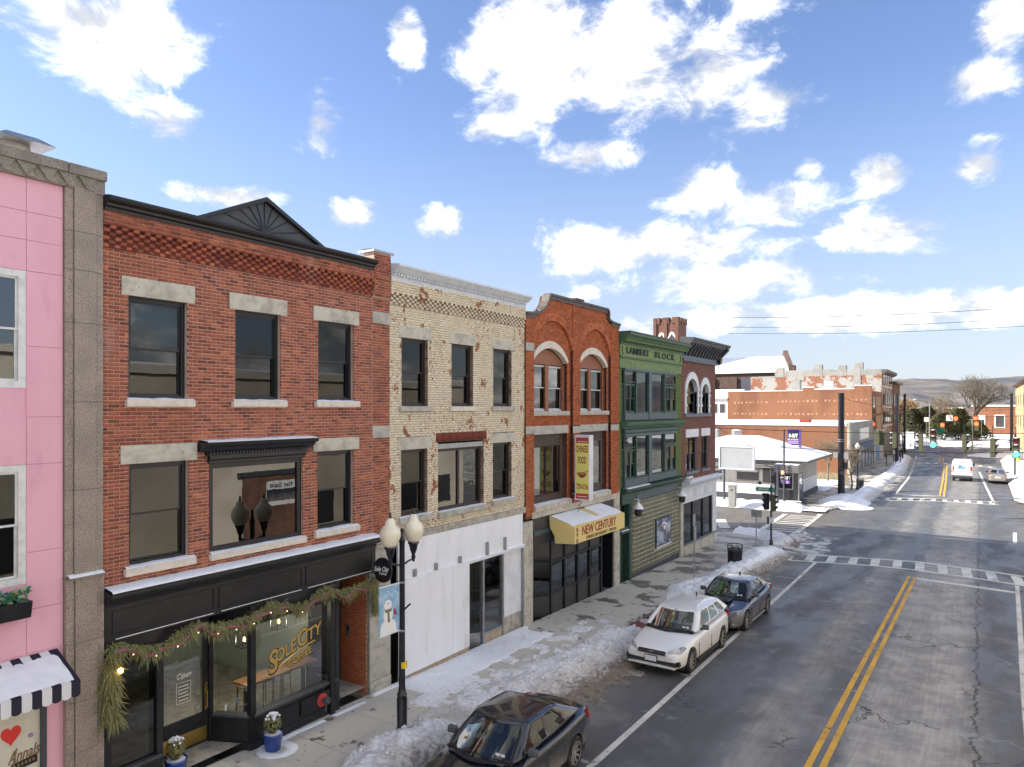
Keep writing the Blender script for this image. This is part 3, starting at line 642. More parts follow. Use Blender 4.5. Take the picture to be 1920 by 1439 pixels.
def near_h(X, Y):
    n = fbm(X, Y, 2.1); nb = fbm(X, Y, .7, 3); nf = fbm(X, Y, 7, 4)
    edge = np.interp(Y, [5, 9.5, 10.3, 12, 13.5, 15, 17, 20, 22], [-10.1, -10.55, -10.85, -10.8, -11.35, -11.1, -10.75, -10.2, -9.95])
    out = np.interp(Y, [5, 12, 15, 19, 22], [-8.6, -8.8, -8.35, -8.3, -8.9])
    u = np.clip((X - edge) / (out - edge), 0, 1); hb = np.where((u > 0) & (u < 1), (4 * u * (1 - u)) ** .6, 0)
    env = .34 * smooth(7, 10.5, Y) * (1 - smooth(11.8, 13.1, Y)) + (.08 + .15 * smooth(13.5, 17, Y)) * smooth(12.6, 13.9, Y) * (1 - smooth(21.4, 22.3, Y))
    h = hb * env * (.45 + 1.1 * n) + (hb > .05) * env * (.5 * (nf - .5) + .5 * (np.abs(fbm(X, Y, 5, 3) - .5) - .1)) - .03 * (n < .35)
    h = np.maximum(h, .46 * blob(X, Y, -9.85, 10.8, 1.1, 1.5) * (.5 + n)); h = np.maximum(h, .30 * blob(X, Y, -9.75, 20.5, .8, 1.5) * (.5 + n))
    dirt = .30 + .6 * smooth(.4, 1, u) * (env > 0) + .2 * (h < .06)
    # heap behind the white hatchback, round the sign posts and the bin
    e2 = np.interp(Y, [26.6, 28.3, 31, 34, 36, 41], [-10.35, -10.95, -10.25, -10.35, -10.2, -9.9]); o2 = np.interp(Y, [26.6, 30, 36, 41], [-9.1, -8.8, -8.5, -8.2])
    u2 = np.clip((X - e2) / (o2 - e2), 0, 1); hb2 = np.where((u2 > 0) & (u2 < 1), (4 * u2 * (1 - u2)) ** .6, 0)
    env2 = .30 * smooth(26.4, 28, Y) * (1 - smooth(39.2, 41, Y)); h2 = hb2 * env2 * (.5 + n + .4 * (nf - .5))
    h2 = np.maximum(h2, .4 * blob(X, Y, -9.5, 38.2, 1.1, 2.2) * (.5 + n)); h2 = np.maximum(h2, .33 * blob(X, Y, -9.8, 28.5, .9, 1.6) * (.5 + n))
    dirt = np.where(Y > 24, .02 + .75 * smooth(.5, 1, u2), dirt); h = np.maximum(h, h2)
    h = np.maximum(h, .16 * blob(X, Y, -9.6, 23.4, .45, .5) * (.4 + n))
    # corner bank along the side street
    kc = np.hypot(np.clip(X - (KX - 3), 0, None), np.clip(Y - 42.4, 0, None)); rad = np.where(X < KX - 3, Y - 42.4, kc)
    hc = .30 * np.clip(1 - ((rad - 2.75) / .95) ** 2, 0, 1) * (.45 + n) * (Y > 42.0) ; h = np.maximum(h, hc); dirt = np.where((Y > 42) & (hc > 0), .05 + .7 * smooth(3.0, 3.7, rad) + .3 * (X > KX - 2), dirt)
    h = np.maximum(h, .12 * blob(X, Y, -9.75, 42.3, .55, .45) * (.5 + n))
    # trodden film of snow by the shuttered shop, holes where feet wore it through
    film = smooth(13.4, 14, Y) * (1 - smooth(19.8, 20.8, Y)) * (1 - smooth(-11.75, -11.25, X)); h3 = .035 * (film * 1.1 - smooth(.42, .62, n) * .75 - smooth(.5, .65, nf) * .25 - (1 - film) * 2)
    h3 = np.maximum(h3, .03 * ((1 - smooth(-12.78, -12.66, X)) * (Y > 12.9) * (Y < 20.2) - .3 * (n > .6)))
    h4 = .03 * (smooth(14.5, 16, Y) * (1 - smooth(21, 23, Y)) * (1 - smooth(.3, .75, np.abs(X + 11.0))) * 1.4 - smooth(.4, .52, n) * 1.6 - .05)
    h5 = .028 * (smooth(12.8, 13.4, Y) * (1 - smooth(15.5, 17, Y)) * (1 - smooth(.3, .8, np.abs(X + 11.2))) * 1.2 - smooth(.44, .55, n) * 1.3 - .2)
    # sliver along the coffee shop, ring round the planter
    h6 = .03 * (smooth(9.4, 9.6, Y) * (1 - smooth(12.2, 12.8, Y)) * (1 - smooth(.03, .10, np.abs(X + 12.66 + .04 * (n - .5)))) - .1) * (n > .3)
    h7 = .03 * (np.clip(1 - np.abs(np.hypot(X + 12.35, Y - 9.72) - .30) / .16, 0, 1) - .1)
    for hh, dd in ((h3, .12), (h4, .3), (h5, .25), (h6, .05), (h7, 0)): dirt = np.where(hh > h, dd, dirt); h = np.maximum(h, hh)
    # slush in the gutter
    sl = .04 * (((.6 * n + .4 * nf - .44) * 4) * (1 - smooth(-8.2, -7.5, X)) * smooth(KX, KX + .3, X) * ((Y < 19.6) | (Y > 29)) - .15 * (nf > .55)); sl = np.where(sl > .01, sl, 0)
    dirt = np.where(sl > h, .80 + .5 * (nb - .5), dirt); h = np.maximum(h, sl)
    sl2 = .05 * ((n - .42) * 3) * smooth(40.5, 42, Y) * (1 - smooth(45.5, 47.3, Y + (X + 8) * .8)) * (1 - smooth(-8.0, -6.6, X)) * (X > -9.8)
    dirt = np.where(sl2 > h, .5, dirt); h = np.maximum(h, sl2)
    return h, dirt
field('snow_bank', 'ploughed dirty snow bank along the near kerb, lamp post to street corner', -12.85, -6.7, 7.5, 47.5, .05, near_h, base_near)
# broken lumps of ploughed snow on the near bank
mb = MB(); rr = random.Random(12); tn = []; LX = rng.uniform(-10.9, -8.0, 1500); LY = np.concatenate([rng.uniform(9.2, 22.2, 1000), rng.uniform(27, 46, 500)]); LH, LD = near_h(LX, LY)
for k in range(1500):
    X_, Y_ = LX[k], LY[k]; h_, d_ = LH[k:k + 1, None], LD[k:k + 1, None]
    if h_[0, 0] < .03: continue
    s_ = rr.uniform(.018, .06) * (1.7 if rr.random() < .08 else 1); c = Vector((X_, Y_, float(base_near(np.array(X_), np.array(Y_))) + h_[0, 0] + s_ * .2)); q = [Vector((rr.uniform(.6, 1.2) * a, rr.uniform(.6, 1.2) * b, rr.uniform(.5, 1.0) * d)) * s_ + c for a, b, d in ((1, 0, 0), (-1, 0, 0), (0, 1, 0), (0, -1, 0), (0, 0, 1), (0, 0, -1), )]
    mb.add(q, [(0, 2, 4), (2, 1, 4), (1, 3, 4), (3, 0, 4), (2, 0, 5), (1, 2, 5), (3, 1, 5), (0, 3, 5)]); tn += [float(d_[0, 0])] * 6
o = mb.build('snow_lumps', 'snow_dirty', None, recalc=False, kind='stuff'); o['label'] = 'broken dirty lumps scattered over the near ploughed snow'; o['category'] = 'snow'
at = o.data.attributes.new('dirt', 'FLOAT', 'POINT'); at.data.foreach_set('value', np.array(tn, dtype=np.float32))
def left_h(X, Y):
    n = fbm(X, Y, 1.3); nb = fbm(X, Y, .5, 3)
    h = .5 * blob(X, Y, -9.5, 64.5, 1.9, 4.2) * (.5 + n); h = np.maximum(h, .22 * blob(X, Y, -8.6, 61.8, 1.6, 1.6) * (.4 + n))
    u = (X + 8.75 + (Y > 100) * (Y - 100) * .05) / .95; h = np.maximum(h, .42 * np.clip(1 - u * u, 0, 1) * smooth(62, 66, Y) * (.35 + 1.1 * n))
    dirt = .02 + .55 * smooth(-.1, .9, u) * (Y > 66)
    yk = 57.4 + np.clip(-(X + 16), 0, 40) * .045
    h2 = .32 * np.clip(1 - ((Y - yk - .3) / .9) ** 2, 0, 1) * (.5 + n) * (X < -11.5); h2 = np.maximum(h2, .14 * smooth(.30, .5, n) * (X < -14.6) * (Y > 58) * (Y < 60.6)); h2 = np.maximum(h2, .3 * blob(X, Y, -13.2, 59.4, 1.6, .75) * (.5 + n))
    h2 = np.maximum(h2, .1 * smooth(.28, .5, n) * (X < -12.3) * (Y > 71.5) * (Y < 82)); h2 = np.maximum(h2, .09 * (np.abs(Y - 58.2) < .9) * (n - .25) * (X < -9.8))
    dirt = np.where(h2 > h, .02, dirt); h = np.maximum(h, h2)
    sl = .05 * (n - .42) * 3 * (1 - smooth(-7.9, -6.9, X)) * smooth(-9.3, -8.9, X) * (Y > 63); dirt = np.where(sl > h, .7, dirt); return np.maximum(h, sl), dirt
field('snow_bank', 'snow heaped along the far left kerb, round the thick black pole and diner', -40, -6.8, 56.2, 128, .16, left_h, lambda X, Y: .12 * (1 - smooth(KX - .05, KX + .3, X)) * (Y > 57))
def right_h(X, Y):
    n = fbm(X + 50, Y, 1.1); h = .62 * np.clip(1 - ((X - 3.5) / 1.15) ** 2, 0, 1) * (.2 + 1.3 * n) * smooth(70, 100, Y); h = np.maximum(h, .22 * (n - .3) * (X > 3.4) * smooth(69, 80, Y))
    return h, .12 + .5 * (1 - smooth(2.5, 3.4, X))
field('snow_bank', 'lumpy snow bank on the right pavement beside the silver sedan', 2.3, 8, 66, 128, .16, right_h, lambda X, Y: .12 + 0 * X)
def park_h(X, Y):
    n = fbm(X, Y, .2); h = .5 + .5 * n - 2 * (Y < 170 + 3 * n) ; h = np.maximum(h, .7 * blob(X, Y, 3, 140, 5, 5) * (.4 + n)); h = np.maximum(h, .6 * blob(X, Y, 9, 152, 6, 7) * (.4 + n))
    return h, .03 + 0 * n
field('snow_bank', 'snow covered lawn under the trees beyond the far junction', -70, 70, 132, 300, 1.0, park_h, lambda X, Y: 0 * X)
# ------------------------------------------------------------------ brick walls
def lay_bricks(Y0, Y1, Z0, Z1, X, holes, bl=.203, ch=.0678, joint=.012, proud=.0035, bond='running', jit=.001, offs=0.0, depth=.02):
    """list of (y0,y1,z0,z1,xface) ; holes: rects (y0,y1,z0,z1) or functions z -> (y0,y1) or None"""
    out = []; r = 0; z = Z0
    while z + ch * .6 < Z1:
        z1 = min(z + ch, Z1) - joint; zc = (z + z1) / 2; free = [(Y0, Y1)]
        for hfn in holes:
            iv = hfn(zc) if callable(hfn) else ((hfn[0], hfn[1]) if hfn[2] < zc < hfn[3] else None)
            if iv is None: continue
            nf = []
            for a, b in free:
                if iv[1] <= a or iv[0] >= b: nf.append((a, b)); continue
                if iv[0] > a: nf.append((a, iv[0]))
                if iv[1] < b: nf.append((iv[1], b))
            free = nf
        L_ = bl / 2 if (bond == 'header' or (bond == 'common' and r % 6 == 5)) else bl
        y = Y0 - L_ + (r % 2) * L_ / 2 + offs
        while y < Y1:
            for a, b in free:
                p, q = max(y, a), min(y + L_ - joint, b)
                if q - p > .025: out.append((p, q, z, z1, X + proud + random.uniform(-jit, jit)))
            y += L_
        z += ch; r += 1
    return out
def brick_mesh(name, bricks, mat, parent, depth=.02, kind='stuff', tone=lambda b: random.betavariate(2.2, 2.2)):
    n = len(bricks); B = np.array(bricks); off = rootloc(parent)
    y0, y1, z0, z1, xf = B.T; xb = xf - depth
    V = np.stack([np.stack(q, 1) for q in ((xf,y0,z0),(xf,y1,z0),(xf,y1,z1),(xf,y0,z1),(xb,y0,z0),(xb,y1,z0),(xb,y1,z1),(xb,y0,z1))], 1).reshape(-1, 3) - np.array(off)
    Fq = np.array([(0,1,2,3),(0,4,5,1),(1,5,6,2),(2,6,7,3),(3,7,4,0)]); Fc = (Fq[None] + 8 * np.arange(n)[:, None, None]).reshape(-1, 4)
    me = bpy.data.meshes.new(name); me.vertices.add(len(V)); me.vertices.foreach_set('co', V.ravel()); me.loops.add(Fc.size); me.loops.foreach_set('vertex_index', Fc.ravel())
    me.polygons.add(len(Fc)); me.polygons.foreach_set('loop_start', np.arange(0, Fc.size, 4)); me.update(calc_edges=True)
    t = np.repeat([tone(b) for b in bricks], 5).astype(np.float32); at = me.attributes.new('tone', 'FLOAT', 'FACE'); at.data.foreach_set('value', t)
    me.materials.append(MATS[mat]); o = bpy.data.objects.new(name, me); COL.objects.link(o); o.parent = parent
    if kind: o['kind'] = kind
    return o
def wall_holes(name, Y0, Y1, Z0, Z1, holes, X, depth, mat, parent, tones=None):
    """flat wall with rectangular openings and their reveals"""
    ys = sorted({Y0, Y1, *[min(max(h[i], Y0), Y1) for h in holes for i in (0, 1)]}); zs = sorted({Z0, Z1, *[min(max(h[i], Z0), Z1) for h in holes for i in (2, 3)]}); mb = MB()
    for a, b in zip(ys[:-1], ys[1:]):
        for c, d in zip(zs[:-1], zs[1:]):
            yc, zc = (a + b) / 2, (c + d) / 2
            if not any(h[0] < yc < h[1] and h[2] < zc < h[3] for h in holes): mb.quad((X, a, c), (X, b, c), (X, b, d), (X, a, d))
    for h in holes:
        y0, y1, z0, z1 = h[:4]
        for p, q in (((y0, z0), (y1, z0)), ((y1, z0), (y1, z1)), ((y1, z1), (y0, z1)), ((y0, z1), (y0, z0))):
            mb.quad((X, *p), (X, *q), (X - depth, *q), (X - depth, *p))
    mb.quad((X, Y0, Z1), (X, Y1, Z1), (X - depth, Y1, Z1), (X - depth, Y0, Z1)); mb.quad((X, Y0, Z0), (X, Y0, Z1), (X - depth, Y0, Z1), (X - depth, Y0, Z0)); mb.quad((X, Y1, Z0), (X, Y1, Z1), (X - depth, Y1, Z1), (X - depth, Y1, Z0))
    return mb.build(name, mat, parent, recalc=False)
def window(parent, y0, y1, z0, z1, X, fmat='black_frame', rec=.11, fw=.06, style='double', glass='glass', blind=None, name='window', cols=1):
    """frame with its panes; X is the wall face"""
    xf = X - rec; mb = MB(); d = .07
    mb.box(xf - d, xf + .02, y0, y0 + fw, z0, z1); mb.box(xf - d, xf + .02, y1 - fw, y1, z0, z1); mb.box(xf - d, xf + .02, y0 + fw, y1 - fw, z1 - fw, z1); mb.box(xf - d, xf + .02, y0 + fw, y1 - fw, z0, z0 + fw)
    panes = []; cw = (y1 - y0 - 2 * fw) / cols
    for c in range(cols):
        a = y0 + fw + c * cw; b = a + cw
        if c: mb.box(xf - d, xf + .015, a - fw * .45, a + fw * .45, z0 + fw, z1 - fw)
        if style == 'double':
            zm = (z0 + z1) / 2; s = .035
            for (p, q, xo) in ((zm - .02, z1 - fw, -.01), (z0 + fw, zm + .02, -.045)):
                mb.box(xf + xo - .03, xf + xo, a, a + s, p, q); mb.box(xf + xo - .03, xf + xo, b - s, b, p, q); mb.box(xf + xo - .03, xf + xo, a + s, b - s, q - s, q); mb.box(xf + xo - .03, xf + xo, a + s, b - s, p, p + s)
                panes.append((xf + xo - .015, a + s, b - s, p + s, q - s))
        else: panes.append((xf - .025, a, b, z0 + fw, z1 - fw))
    w = mb.build(name, fmat, parent)
    for (x, a, b, p, q) in panes:
        t = random.uniform(-.003, .003); t2 = random.uniform(-.003, .003)
        MB().quad((x + t, a, p), (x + t2, b, p), (x - t, b, q), (x - t2, a, q)).build('pane', glass, w, recalc=False)
    if blind:
        zb = z0 + (z1 - z0) * blind[1]; MB().quad((xf - .16, y0, zb), (xf - .16, y1, zb), (xf - .16, y1, z1), (xf - .16, y0, z1)).build('blind', blind[0], w, recalc=False)
    return w
def rough_block(name, y0, y1, z0, z1, X, proud, mat, parent, ny=14, nz=5, amp=.022):
    sd = random.random() * 90; P = []
    for j in range(nz + 1):
        row = []
        for i in range(ny + 1):
            e = 0 if (i in (0, ny) or j in (0, nz)) else 1
            row.append((X + proud + e * amp * (1.6 * float(fbm(np.array(i * .45 + sd), np.array(j * .8 + sd))) - .3), y0 + (y1 - y0) * i / ny, z0 + (z1 - z0) * j / nz))
        P.append(row)
    mb = MB().grid(P); b = X - .05
    for p, q in zip(P[0][:-1], P[0][1:]): mb.quad(p, q, (b, q[1], q[2]), (b, p[1], p[2]))
    for p, q in zip(P[-1][:-1], P[-1][1:]): mb.quad(p, q, (b, q[1], q[2]), (b, p[1], p[2]))
    for k in (0, -1):
        for r0, r1 in zip(P[:-1], P[1:]): mb.quad(r0[k], r1[k], (b, r1[k][1], r1[k][2]), (b, r0[k][1], r0[k][2]))
    return mb.build(name, mat, parent, recalc=False)
def sill(parent, y0, y1, z0, z1, X, proud, mat, snow=.02):
    s = MB().box(X - .1, X + proud, y0, y1, z0, z1).build('sill', mat, parent, bevel=.008)
    if snow:
        P = []; n = 14; sd = random.random() * 50
        for i in range(n + 1):
            y = y0 + .01 + (y1 - y0 - .02) * i / n; q = snow * (.5 + 1.2 * float(fbm(np.array(i * .5 + sd), np.array(sd))))
            P.append([(X - .09, y, z1 + q * 1.5), (X + proud * .55, y, z1 + q), (X + proud - .012, y, z1 + .001)])
        MB().grid(P).build('snow', 'snow', s, smooth='all')
    return s
def snow_strip(parent, X0, X1, y0, y1, z, h, name='snow'):
    P = []; n = max(6, int((y1 - y0) / .12)); sd = random.random() * 50
    for i in range(n + 1):
        y = y0 + (y1 - y0) * i / n; q = h * (.6 + .8 * float(fbm(np.array(i * .35 + sd), np.array(sd))))
        P.append([(X0, y, z + q * 1.5), (X0 + (X1 - X0) * .6, y, z + q), (X1 - .015, y, z + q * .6), (X1, y, z + .001)])
    return MB().grid(P).build(name, 'snow', parent, smooth='all')
def moulding(name, prof, y0, y1, X, mat, parent, bevel=0, smooth=False):
    return MB().prism([(X + dx, z) for dx, z in prof], 'y', y0, y1).build(name, mat, parent, bevel=bevel, smooth=smooth)
def core(root, y0, y1, z0, z1, xf=-13.75, depth=13, sides='far_brick'):
    """rooms behind the windows, flank walls and flat snowy roof"""
    MB().box(xf - depth, xf, y0 + .02, y1 - .02, z0, z1 - .5).build('interior', 'interior', root)
    mb = MB(); mb.quad((-12.98, y0 + .01, z0), (xf - depth, y0 + .01, z0), (xf - depth, y0 + .01, z1), (-12.98, y0 + .01, z1)); mb.quad((-12.98, y1 - .01, z0), (xf - depth, y1 - .01, z0), (xf - depth, y1 - .01, z1), (-12.98, y1 - .01, z1))
    mb.quad((xf - depth - .01, y0, z0), (xf - depth - .01, y1, z0), (xf - depth - .01, y1, z1), (xf - depth - .01, y0, z1)); mb.build('side_wall', sides, root, recalc=False)
    MB().box(xf - depth, -13.2, y0 + .03, y1 - .03, z1 - .45, z1 - .35).build('roof', 'snow', root)
XF = -12.9
# ------------------------------------------------------------------ pink building with granite pier
gA = gz(4) + .12
A = thing('pink_building', 'pink stuccoed building with granite end pier at the left edge of the street', 'building', (XF, 5, gA))
wA = [(3.75, 5.24, 8.22, 10.12), (3.75, 5.24, 5.05, 6.98), (3.2, 5.55, 1.2, 3.75)]
wall_holes('wall', -2, 5.80, gA, 11.72, wA, XF - .02, .3, 'pink', A)
zz = [gA, 2.4, 3.9, 4.62, 5.55, 6.98, 7.75, 8.9, 10.12, 10.62, 11.08, 11.68]
for za, zb in zip(zz[2:-1], zz[3:]):
    holes = [h for h in wA if h[2] < (za + zb) / 2 < h[3]]
    for ya, yb in ((-2, 1.2), (1.2, 3.75), (3.75, 5.24), (5.24, 5.79)):
        if any(h[0] < (ya + yb) / 2 < h[1] for h in holes): continue
        MB().box(XF - .03, XF + random.uniform(0, .004), ya + .003, yb - .003, za + .003, zb - .003).build('stucco_panel', 'pink', A, bevel=.004)
for (a, b, c, d), gl in zip(wA[:2], ('glass_bright', 'glass')): window(A, a, b, c, d, XF, 'white_frame', rec=.03, fw=.11, glass=gl)
# granite pier
for za, zb in ((gA, 2.05), (2.05, 2.9), (2.9, 3.9), (3.9, 5.0), (5.03, 6.5), (6.5, 8.0), (8.0, 9.35), (9.35, 10.25), (10.25, 10.9), (10.9, 11.66)):
    pr = .11 if zb < 5.02 else .075
    for ya, yb, e in ((5.80, 5.93, 0), (5.935, 6.29, .03), (6.295, 6.42, 0)):
        MB().box(XF - .2, XF + pr + e - .02, ya, yb, za + .002, zb - .003).build('granite_block', 'granite', A, bevel=.004)
lg = MB().box(XF - .1, XF + .17, 5.79, 6.43, 5.0, 5.03).build('ledge', 'granite_dark', A); snow_strip(lg, XF + .05, XF + .165, 5.82, 6.40, 5.03, .03)
for ya, yb in ((-2, 2.4), (2.405, 5.81), (5.82, 6.44)):
    MB().box(XF - .35, XF + .16, ya, yb, 11.85, 12.02).build('coping_stone', 'granite_dark', A, bevel=.01)
    MB().box(XF - .3, XF + .08, ya, yb, 11.62, 11.85).build('frieze_stone', 'granite_dark', A)
y = .4
while y < 6.0:
    w = .31
    MB().prism([(y, 11.85), (y + w, 11.85), (y + w / 2, 11.64)], 'x', XF + .08, XF + .12).build('zigzag_tooth', 'granite_dark', A)
    MB().prism([(y + w * .5 + .04 + w * .5 * math.cos(R(k)) * .55, 11.645 + .10 * math.sin(R(k))) for k in range(0, 181, 30)], 'x', XF + .08, XF + .10).build('fan_tooth', 'granite', A)
    y += w
core(A, -2, 6.4, gA, 11.9)
vy, vz = fac(36, 274, -14.3); vt = thing('roof_vent', 'square rusty roof vent with flat metal cap on pink building', 'vent', (-14.3, vy, 11.5))
MB().lathe([(.27, 11.5), (.27, vz - .12), (.22, vz + .02)], (-14.3, vy - .08, 0), 14).build('pipe', 'concrete_band', vt, smooth=True)
MB().add([(-14.75, vy - .5, vz), (-13.85, vy - .5, vz), (-13.85, vy + .42, vz), (-14.75, vy + .42, vz), (-14.55, vy - .3, vz + .14), (-14.05, vy - .3, vz + .14), (-14.05, vy + .2, vz + .14), (-14.55, vy + .2, vz + .14)], [(0, 3, 2, 1), (4, 5, 6, 7), (0, 1, 5, 4), (1, 2, 6, 5), (2, 3, 7, 6), (3, 0, 4, 7)]).build('cap', 'galv', vt)
# flower box
fb = thing('flower_box', 'black window box with teal and pale green plants on pink wall', 'planter', (XF, 4.5, 4.55))
MB().prism([(XF, 4.55), (XF + .22, 4.55), (XF + .28, 4.82), (XF, 4.82)], 'y', 3.8, 5.22).build('box', 'black_paint', fb)
def leaves(n, cx, cy, cz, rx, ry, rz_, size, up=.5):
    mb = MB(); rr = random.Random(int(cy * 100) + n)
    for _ in range(n):
        p = Vector((cx + rr.gauss(0, rx), cy + rr.uniform(-ry, ry), cz + rr.uniform(0, rz_))); d = Vector((rr.gauss(0, 1) + .4, rr.gauss(0, 1), rr.gauss(up, .6))).normalized(); s = d.orthogonal().normalized() * size * .25
        q = p + d * size; m = p + d * size * .5; mb.add([p, m + s, q, m - s], [(0, 1, 2, 3)])
    return mb
leaves(150, XF + .14, 4.5, 4.82, .06, .68, .12, .16).build('foliage', 'leaf_teal', fb, recalc=False, kind='stuff'); leaves(110, XF + .15, 4.55, 4.84, .06, .62, .14, .13).build('bloom', 'leaf_pale', fb, recalc=False, kind='stuff')
# awning
aw = thing('striped_awning', 'snow covered black and white striped awning over shop window', 'awning', (XF, 5, 3))
ya0, ya1 = 4.30, 5.70; n = 10
for i in range(n):
    a = ya0 + (ya1 - ya0) * i / n; b = ya0 + (ya1 - ya0) * (i + 1) / n; m_ = 'canvas_black' if i % 2 else 'canvas_white'; th_ = .012
    MB().hexa([(XF, a, 3.86), (XF + .78, a, 3.50), (XF + .78, b, 3.50), (XF, b, 3.86), (XF, a, 3.875), (XF + .785, a, 3.515), (XF + .785, b, 3.515), (XF, b, 3.875)]).build('canvas_stripe', m_, aw)
    MB().prism([(a, 3.51), (b, 3.51), (b, 3.29), (b - (b - a) * .3, 3.26), (a + (b - a) * .3, 3.26), (a, 3.29)], 'x', XF + .775, XF + .787).build('valance', m_, aw)
MB().add([(XF, ya1, 3.86), (XF + .78, ya1, 3.505), (XF + .78, ya1, 3.28), (XF, ya1, 3.3)], [(0, 1, 2, 3)]).build('side_canvas', 'canvas_white', aw, recalc=False)
P = []
for j in range(9):
    t = .16 + .8 * j / 8; row = []
    for i in range(25):
        y = ya0 + .04 + (ya1 - ya0 - .12) * i / 24; q = .045 * min(1, 6 * (1 - t) + .3) * (float(fbm(np.array(i * .4), np.array(j * .6))) - .12 - (.4 if j == 0 and i % 3 == 0 else 0)); row.append((XF + .78 * t + .5 * q, y, 3.875 - .36 * t + max(q, -.01)))
    P.append(row)
MB().grid(P).build('snow', 'snow', aw, smooth='all')
sg = thing('shop_window_sign', 'cream shop window panel with red heart and brown script lettering', 'sign', (XF, 4.9, 1.3))
MB().box(XF - .12, XF - .05, 3.25, 5.46, 1.1, 3.2).build('panel', 'cream_sign', sg); MB().box(XF - .1, XF + .01, 5.46, 5.54, 1.0, 3.7).build('frame', 'dark_grey_paint', sg)
hp = []
for k in range(40):
    t = 2 * math.pi * k / 40; hp.append((5.04 + .0125 * 16 * math.sin(t) ** 3 * .72, 2.66 + .0125 * (13 * math.cos(t) - 5 * math.cos(2 * t) - 2 * math.cos(3 * t) - math.cos(4 * t)) * .86))
MB().prism(hp, 'x', XF - .05, XF - .04).build('heart', 'heart_red', sg)
tl = R(4); bars = MB()
bars.hexa([(XF - .05, 5.04, 2.05), (XF - .045, 5.04, 2.05), (XF - .045, 5.42, 2.09), (XF - .05, 5.42, 2.09), (XF - .05, 5.04, 2.18), (XF - .045, 5.04, 2.18), (XF - .045, 5.42, 2.22), (XF - .05, 5.42, 2.22)]); bars.build('name_bar', 'black_text', sg)
text('script_lettering', 'Annals', .27, 'brown_text', sg, (XF - .045, 5.22, 2.29), shear=.4, xs=.62, bold=.004, tilt=tl); [MB().box(XF - .046, XF - .042, 5.075 + .055 * k, 5.105 + .055 * k, 2.105 + .005 * k, 2.155 + .005 * k).build('bar_letter', 'brown_text', sg) for k in range(6)]; text('small_lettering', 'Cakes - Treats', .12, 'black_text', sg, (XF - .045, 5.23, 1.94), shear=.4, xs=.62, tilt=tl)
sw = MB().tube([(XF - .045, 4.85 + .03 * k, 1.98 + .02 * k + .02 * math.sin(k)) for k in range(8)] + [(XF - .045, 5.1, 2.3), (XF - .045, 5.12, 2.42)], .012, 5); sw.build('flourish', 'brown_text', sg)
MB().ball((XF - .04, 5.32, 2.56), .035, 8, 5).build('berry', 'grape', sg)
# ------------------------------------------------------------------ red brick building with black shopfront
gB = gz(9) + .12
B = thing('red_brick_building', 'red brick three storey building with black cornice, pediment and coffee shop below', 'building', (XF, 9.8, gB))
h3 = [(6.89, 8.04, 8.06, 9.94), (9.10, 10.24, 8.06, 9.94), (11.30, 12.42, 8.06, 9.94)]; h2 = [(6.90, 8.06, 5.0, 6.88), (8.50, 10.84, 4.98, 6.95), (11.28, 12.42, 5.02, 6.88)]
YB0, YB1 = 6.43, 13.68
wall_holes('wall', YB0, YB1, 4.4, 11.5, h3 + h2, XF, .28, 'mortar', B)
stone = [(13.06, 13.68, 10.06, 10.36), (13.06, 13.68, 7.13, 7.44)]
lint = [(6.76, 8.18, 9.94, 10.28), (8.95, 10.40, 9.94, 10.28), (11.15, 12.58, 9.94, 10.27), (6.74, 8.22, 6.88, 7.21), (11.14, 12.58, 6.88, 7.18)]
sl_ = [(6.82, 8.15, 7.92, 8.06), (9.0, 10.36, 7.92, 8.06), (11.19, 12.56, 7.92, 8.06), (6.80, 8.17, 4.85, 5.0), (8.49, 10.90, 4.84, 4.98), (11.17, 12.56, 4.88, 5.02)]
main = lay_bricks(YB0, 13.055, 4.58, 10.74, XF, h3 + h2 + lint + sl_)
main += lay_bricks(13.07, YB1, 4.58, 11.75, XF + .004, stone + [(13.07, 13.68, 11.14, 11.75)], offs=.05)
main += lay_bricks(YB0, 13.055, 11.2, 11.44, XF + .075, [])
main += lay_bricks(13.07, YB1 - .02, 10.75, 11.86, XF + .075, [], offs=.05)
# courses stepping out under the black cornice: a chequer of headers
corb = []
for k in range(6):
    z = 10.745 + k * .0655; y = YB0 + (.104 if k % 2 else 0)
    while y < 13.0: corb.append((y, y + .096, z, z + .058, XF + .028 + .0135 * k + random.uniform(-.003, .003))); y += .208
band = lay_bricks(YB0, 13.055, 11.14, 11.2, XF + .085, [], ch=.06)
MB().box(XF - .01, XF + .018, YB0, 13.055, 10.74, 11.14).build('corbel_backing', 'soldier_red', B); MB().box(XF - .01, XF + .07, YB0, 13.055, 11.14, 11.46).build('frieze_backing', 'mortar', B)
MB().prism([(XF - .3, 10.7), (XF + .004, 10.7), (XF + .07, 10.78), (XF + .07, 11.86), (XF - .3, 11.86)], 'y', 13.07, 13.67).build('pier_top', 'mortar', B); cp = MB().box(XF - .45, XF + .12, 13.0, 13.74, 11.86, 11.92).build('pier_cap', 'galv', B); snow_strip(cp, XF - .4, XF + .1, 13.02, 13.7, 11.92, .03)
brick_mesh('corbel_bricks', corb, 'brick_red', B, depth=.06); brick_mesh('string_course', band, 'brick_red', B, depth=.03)
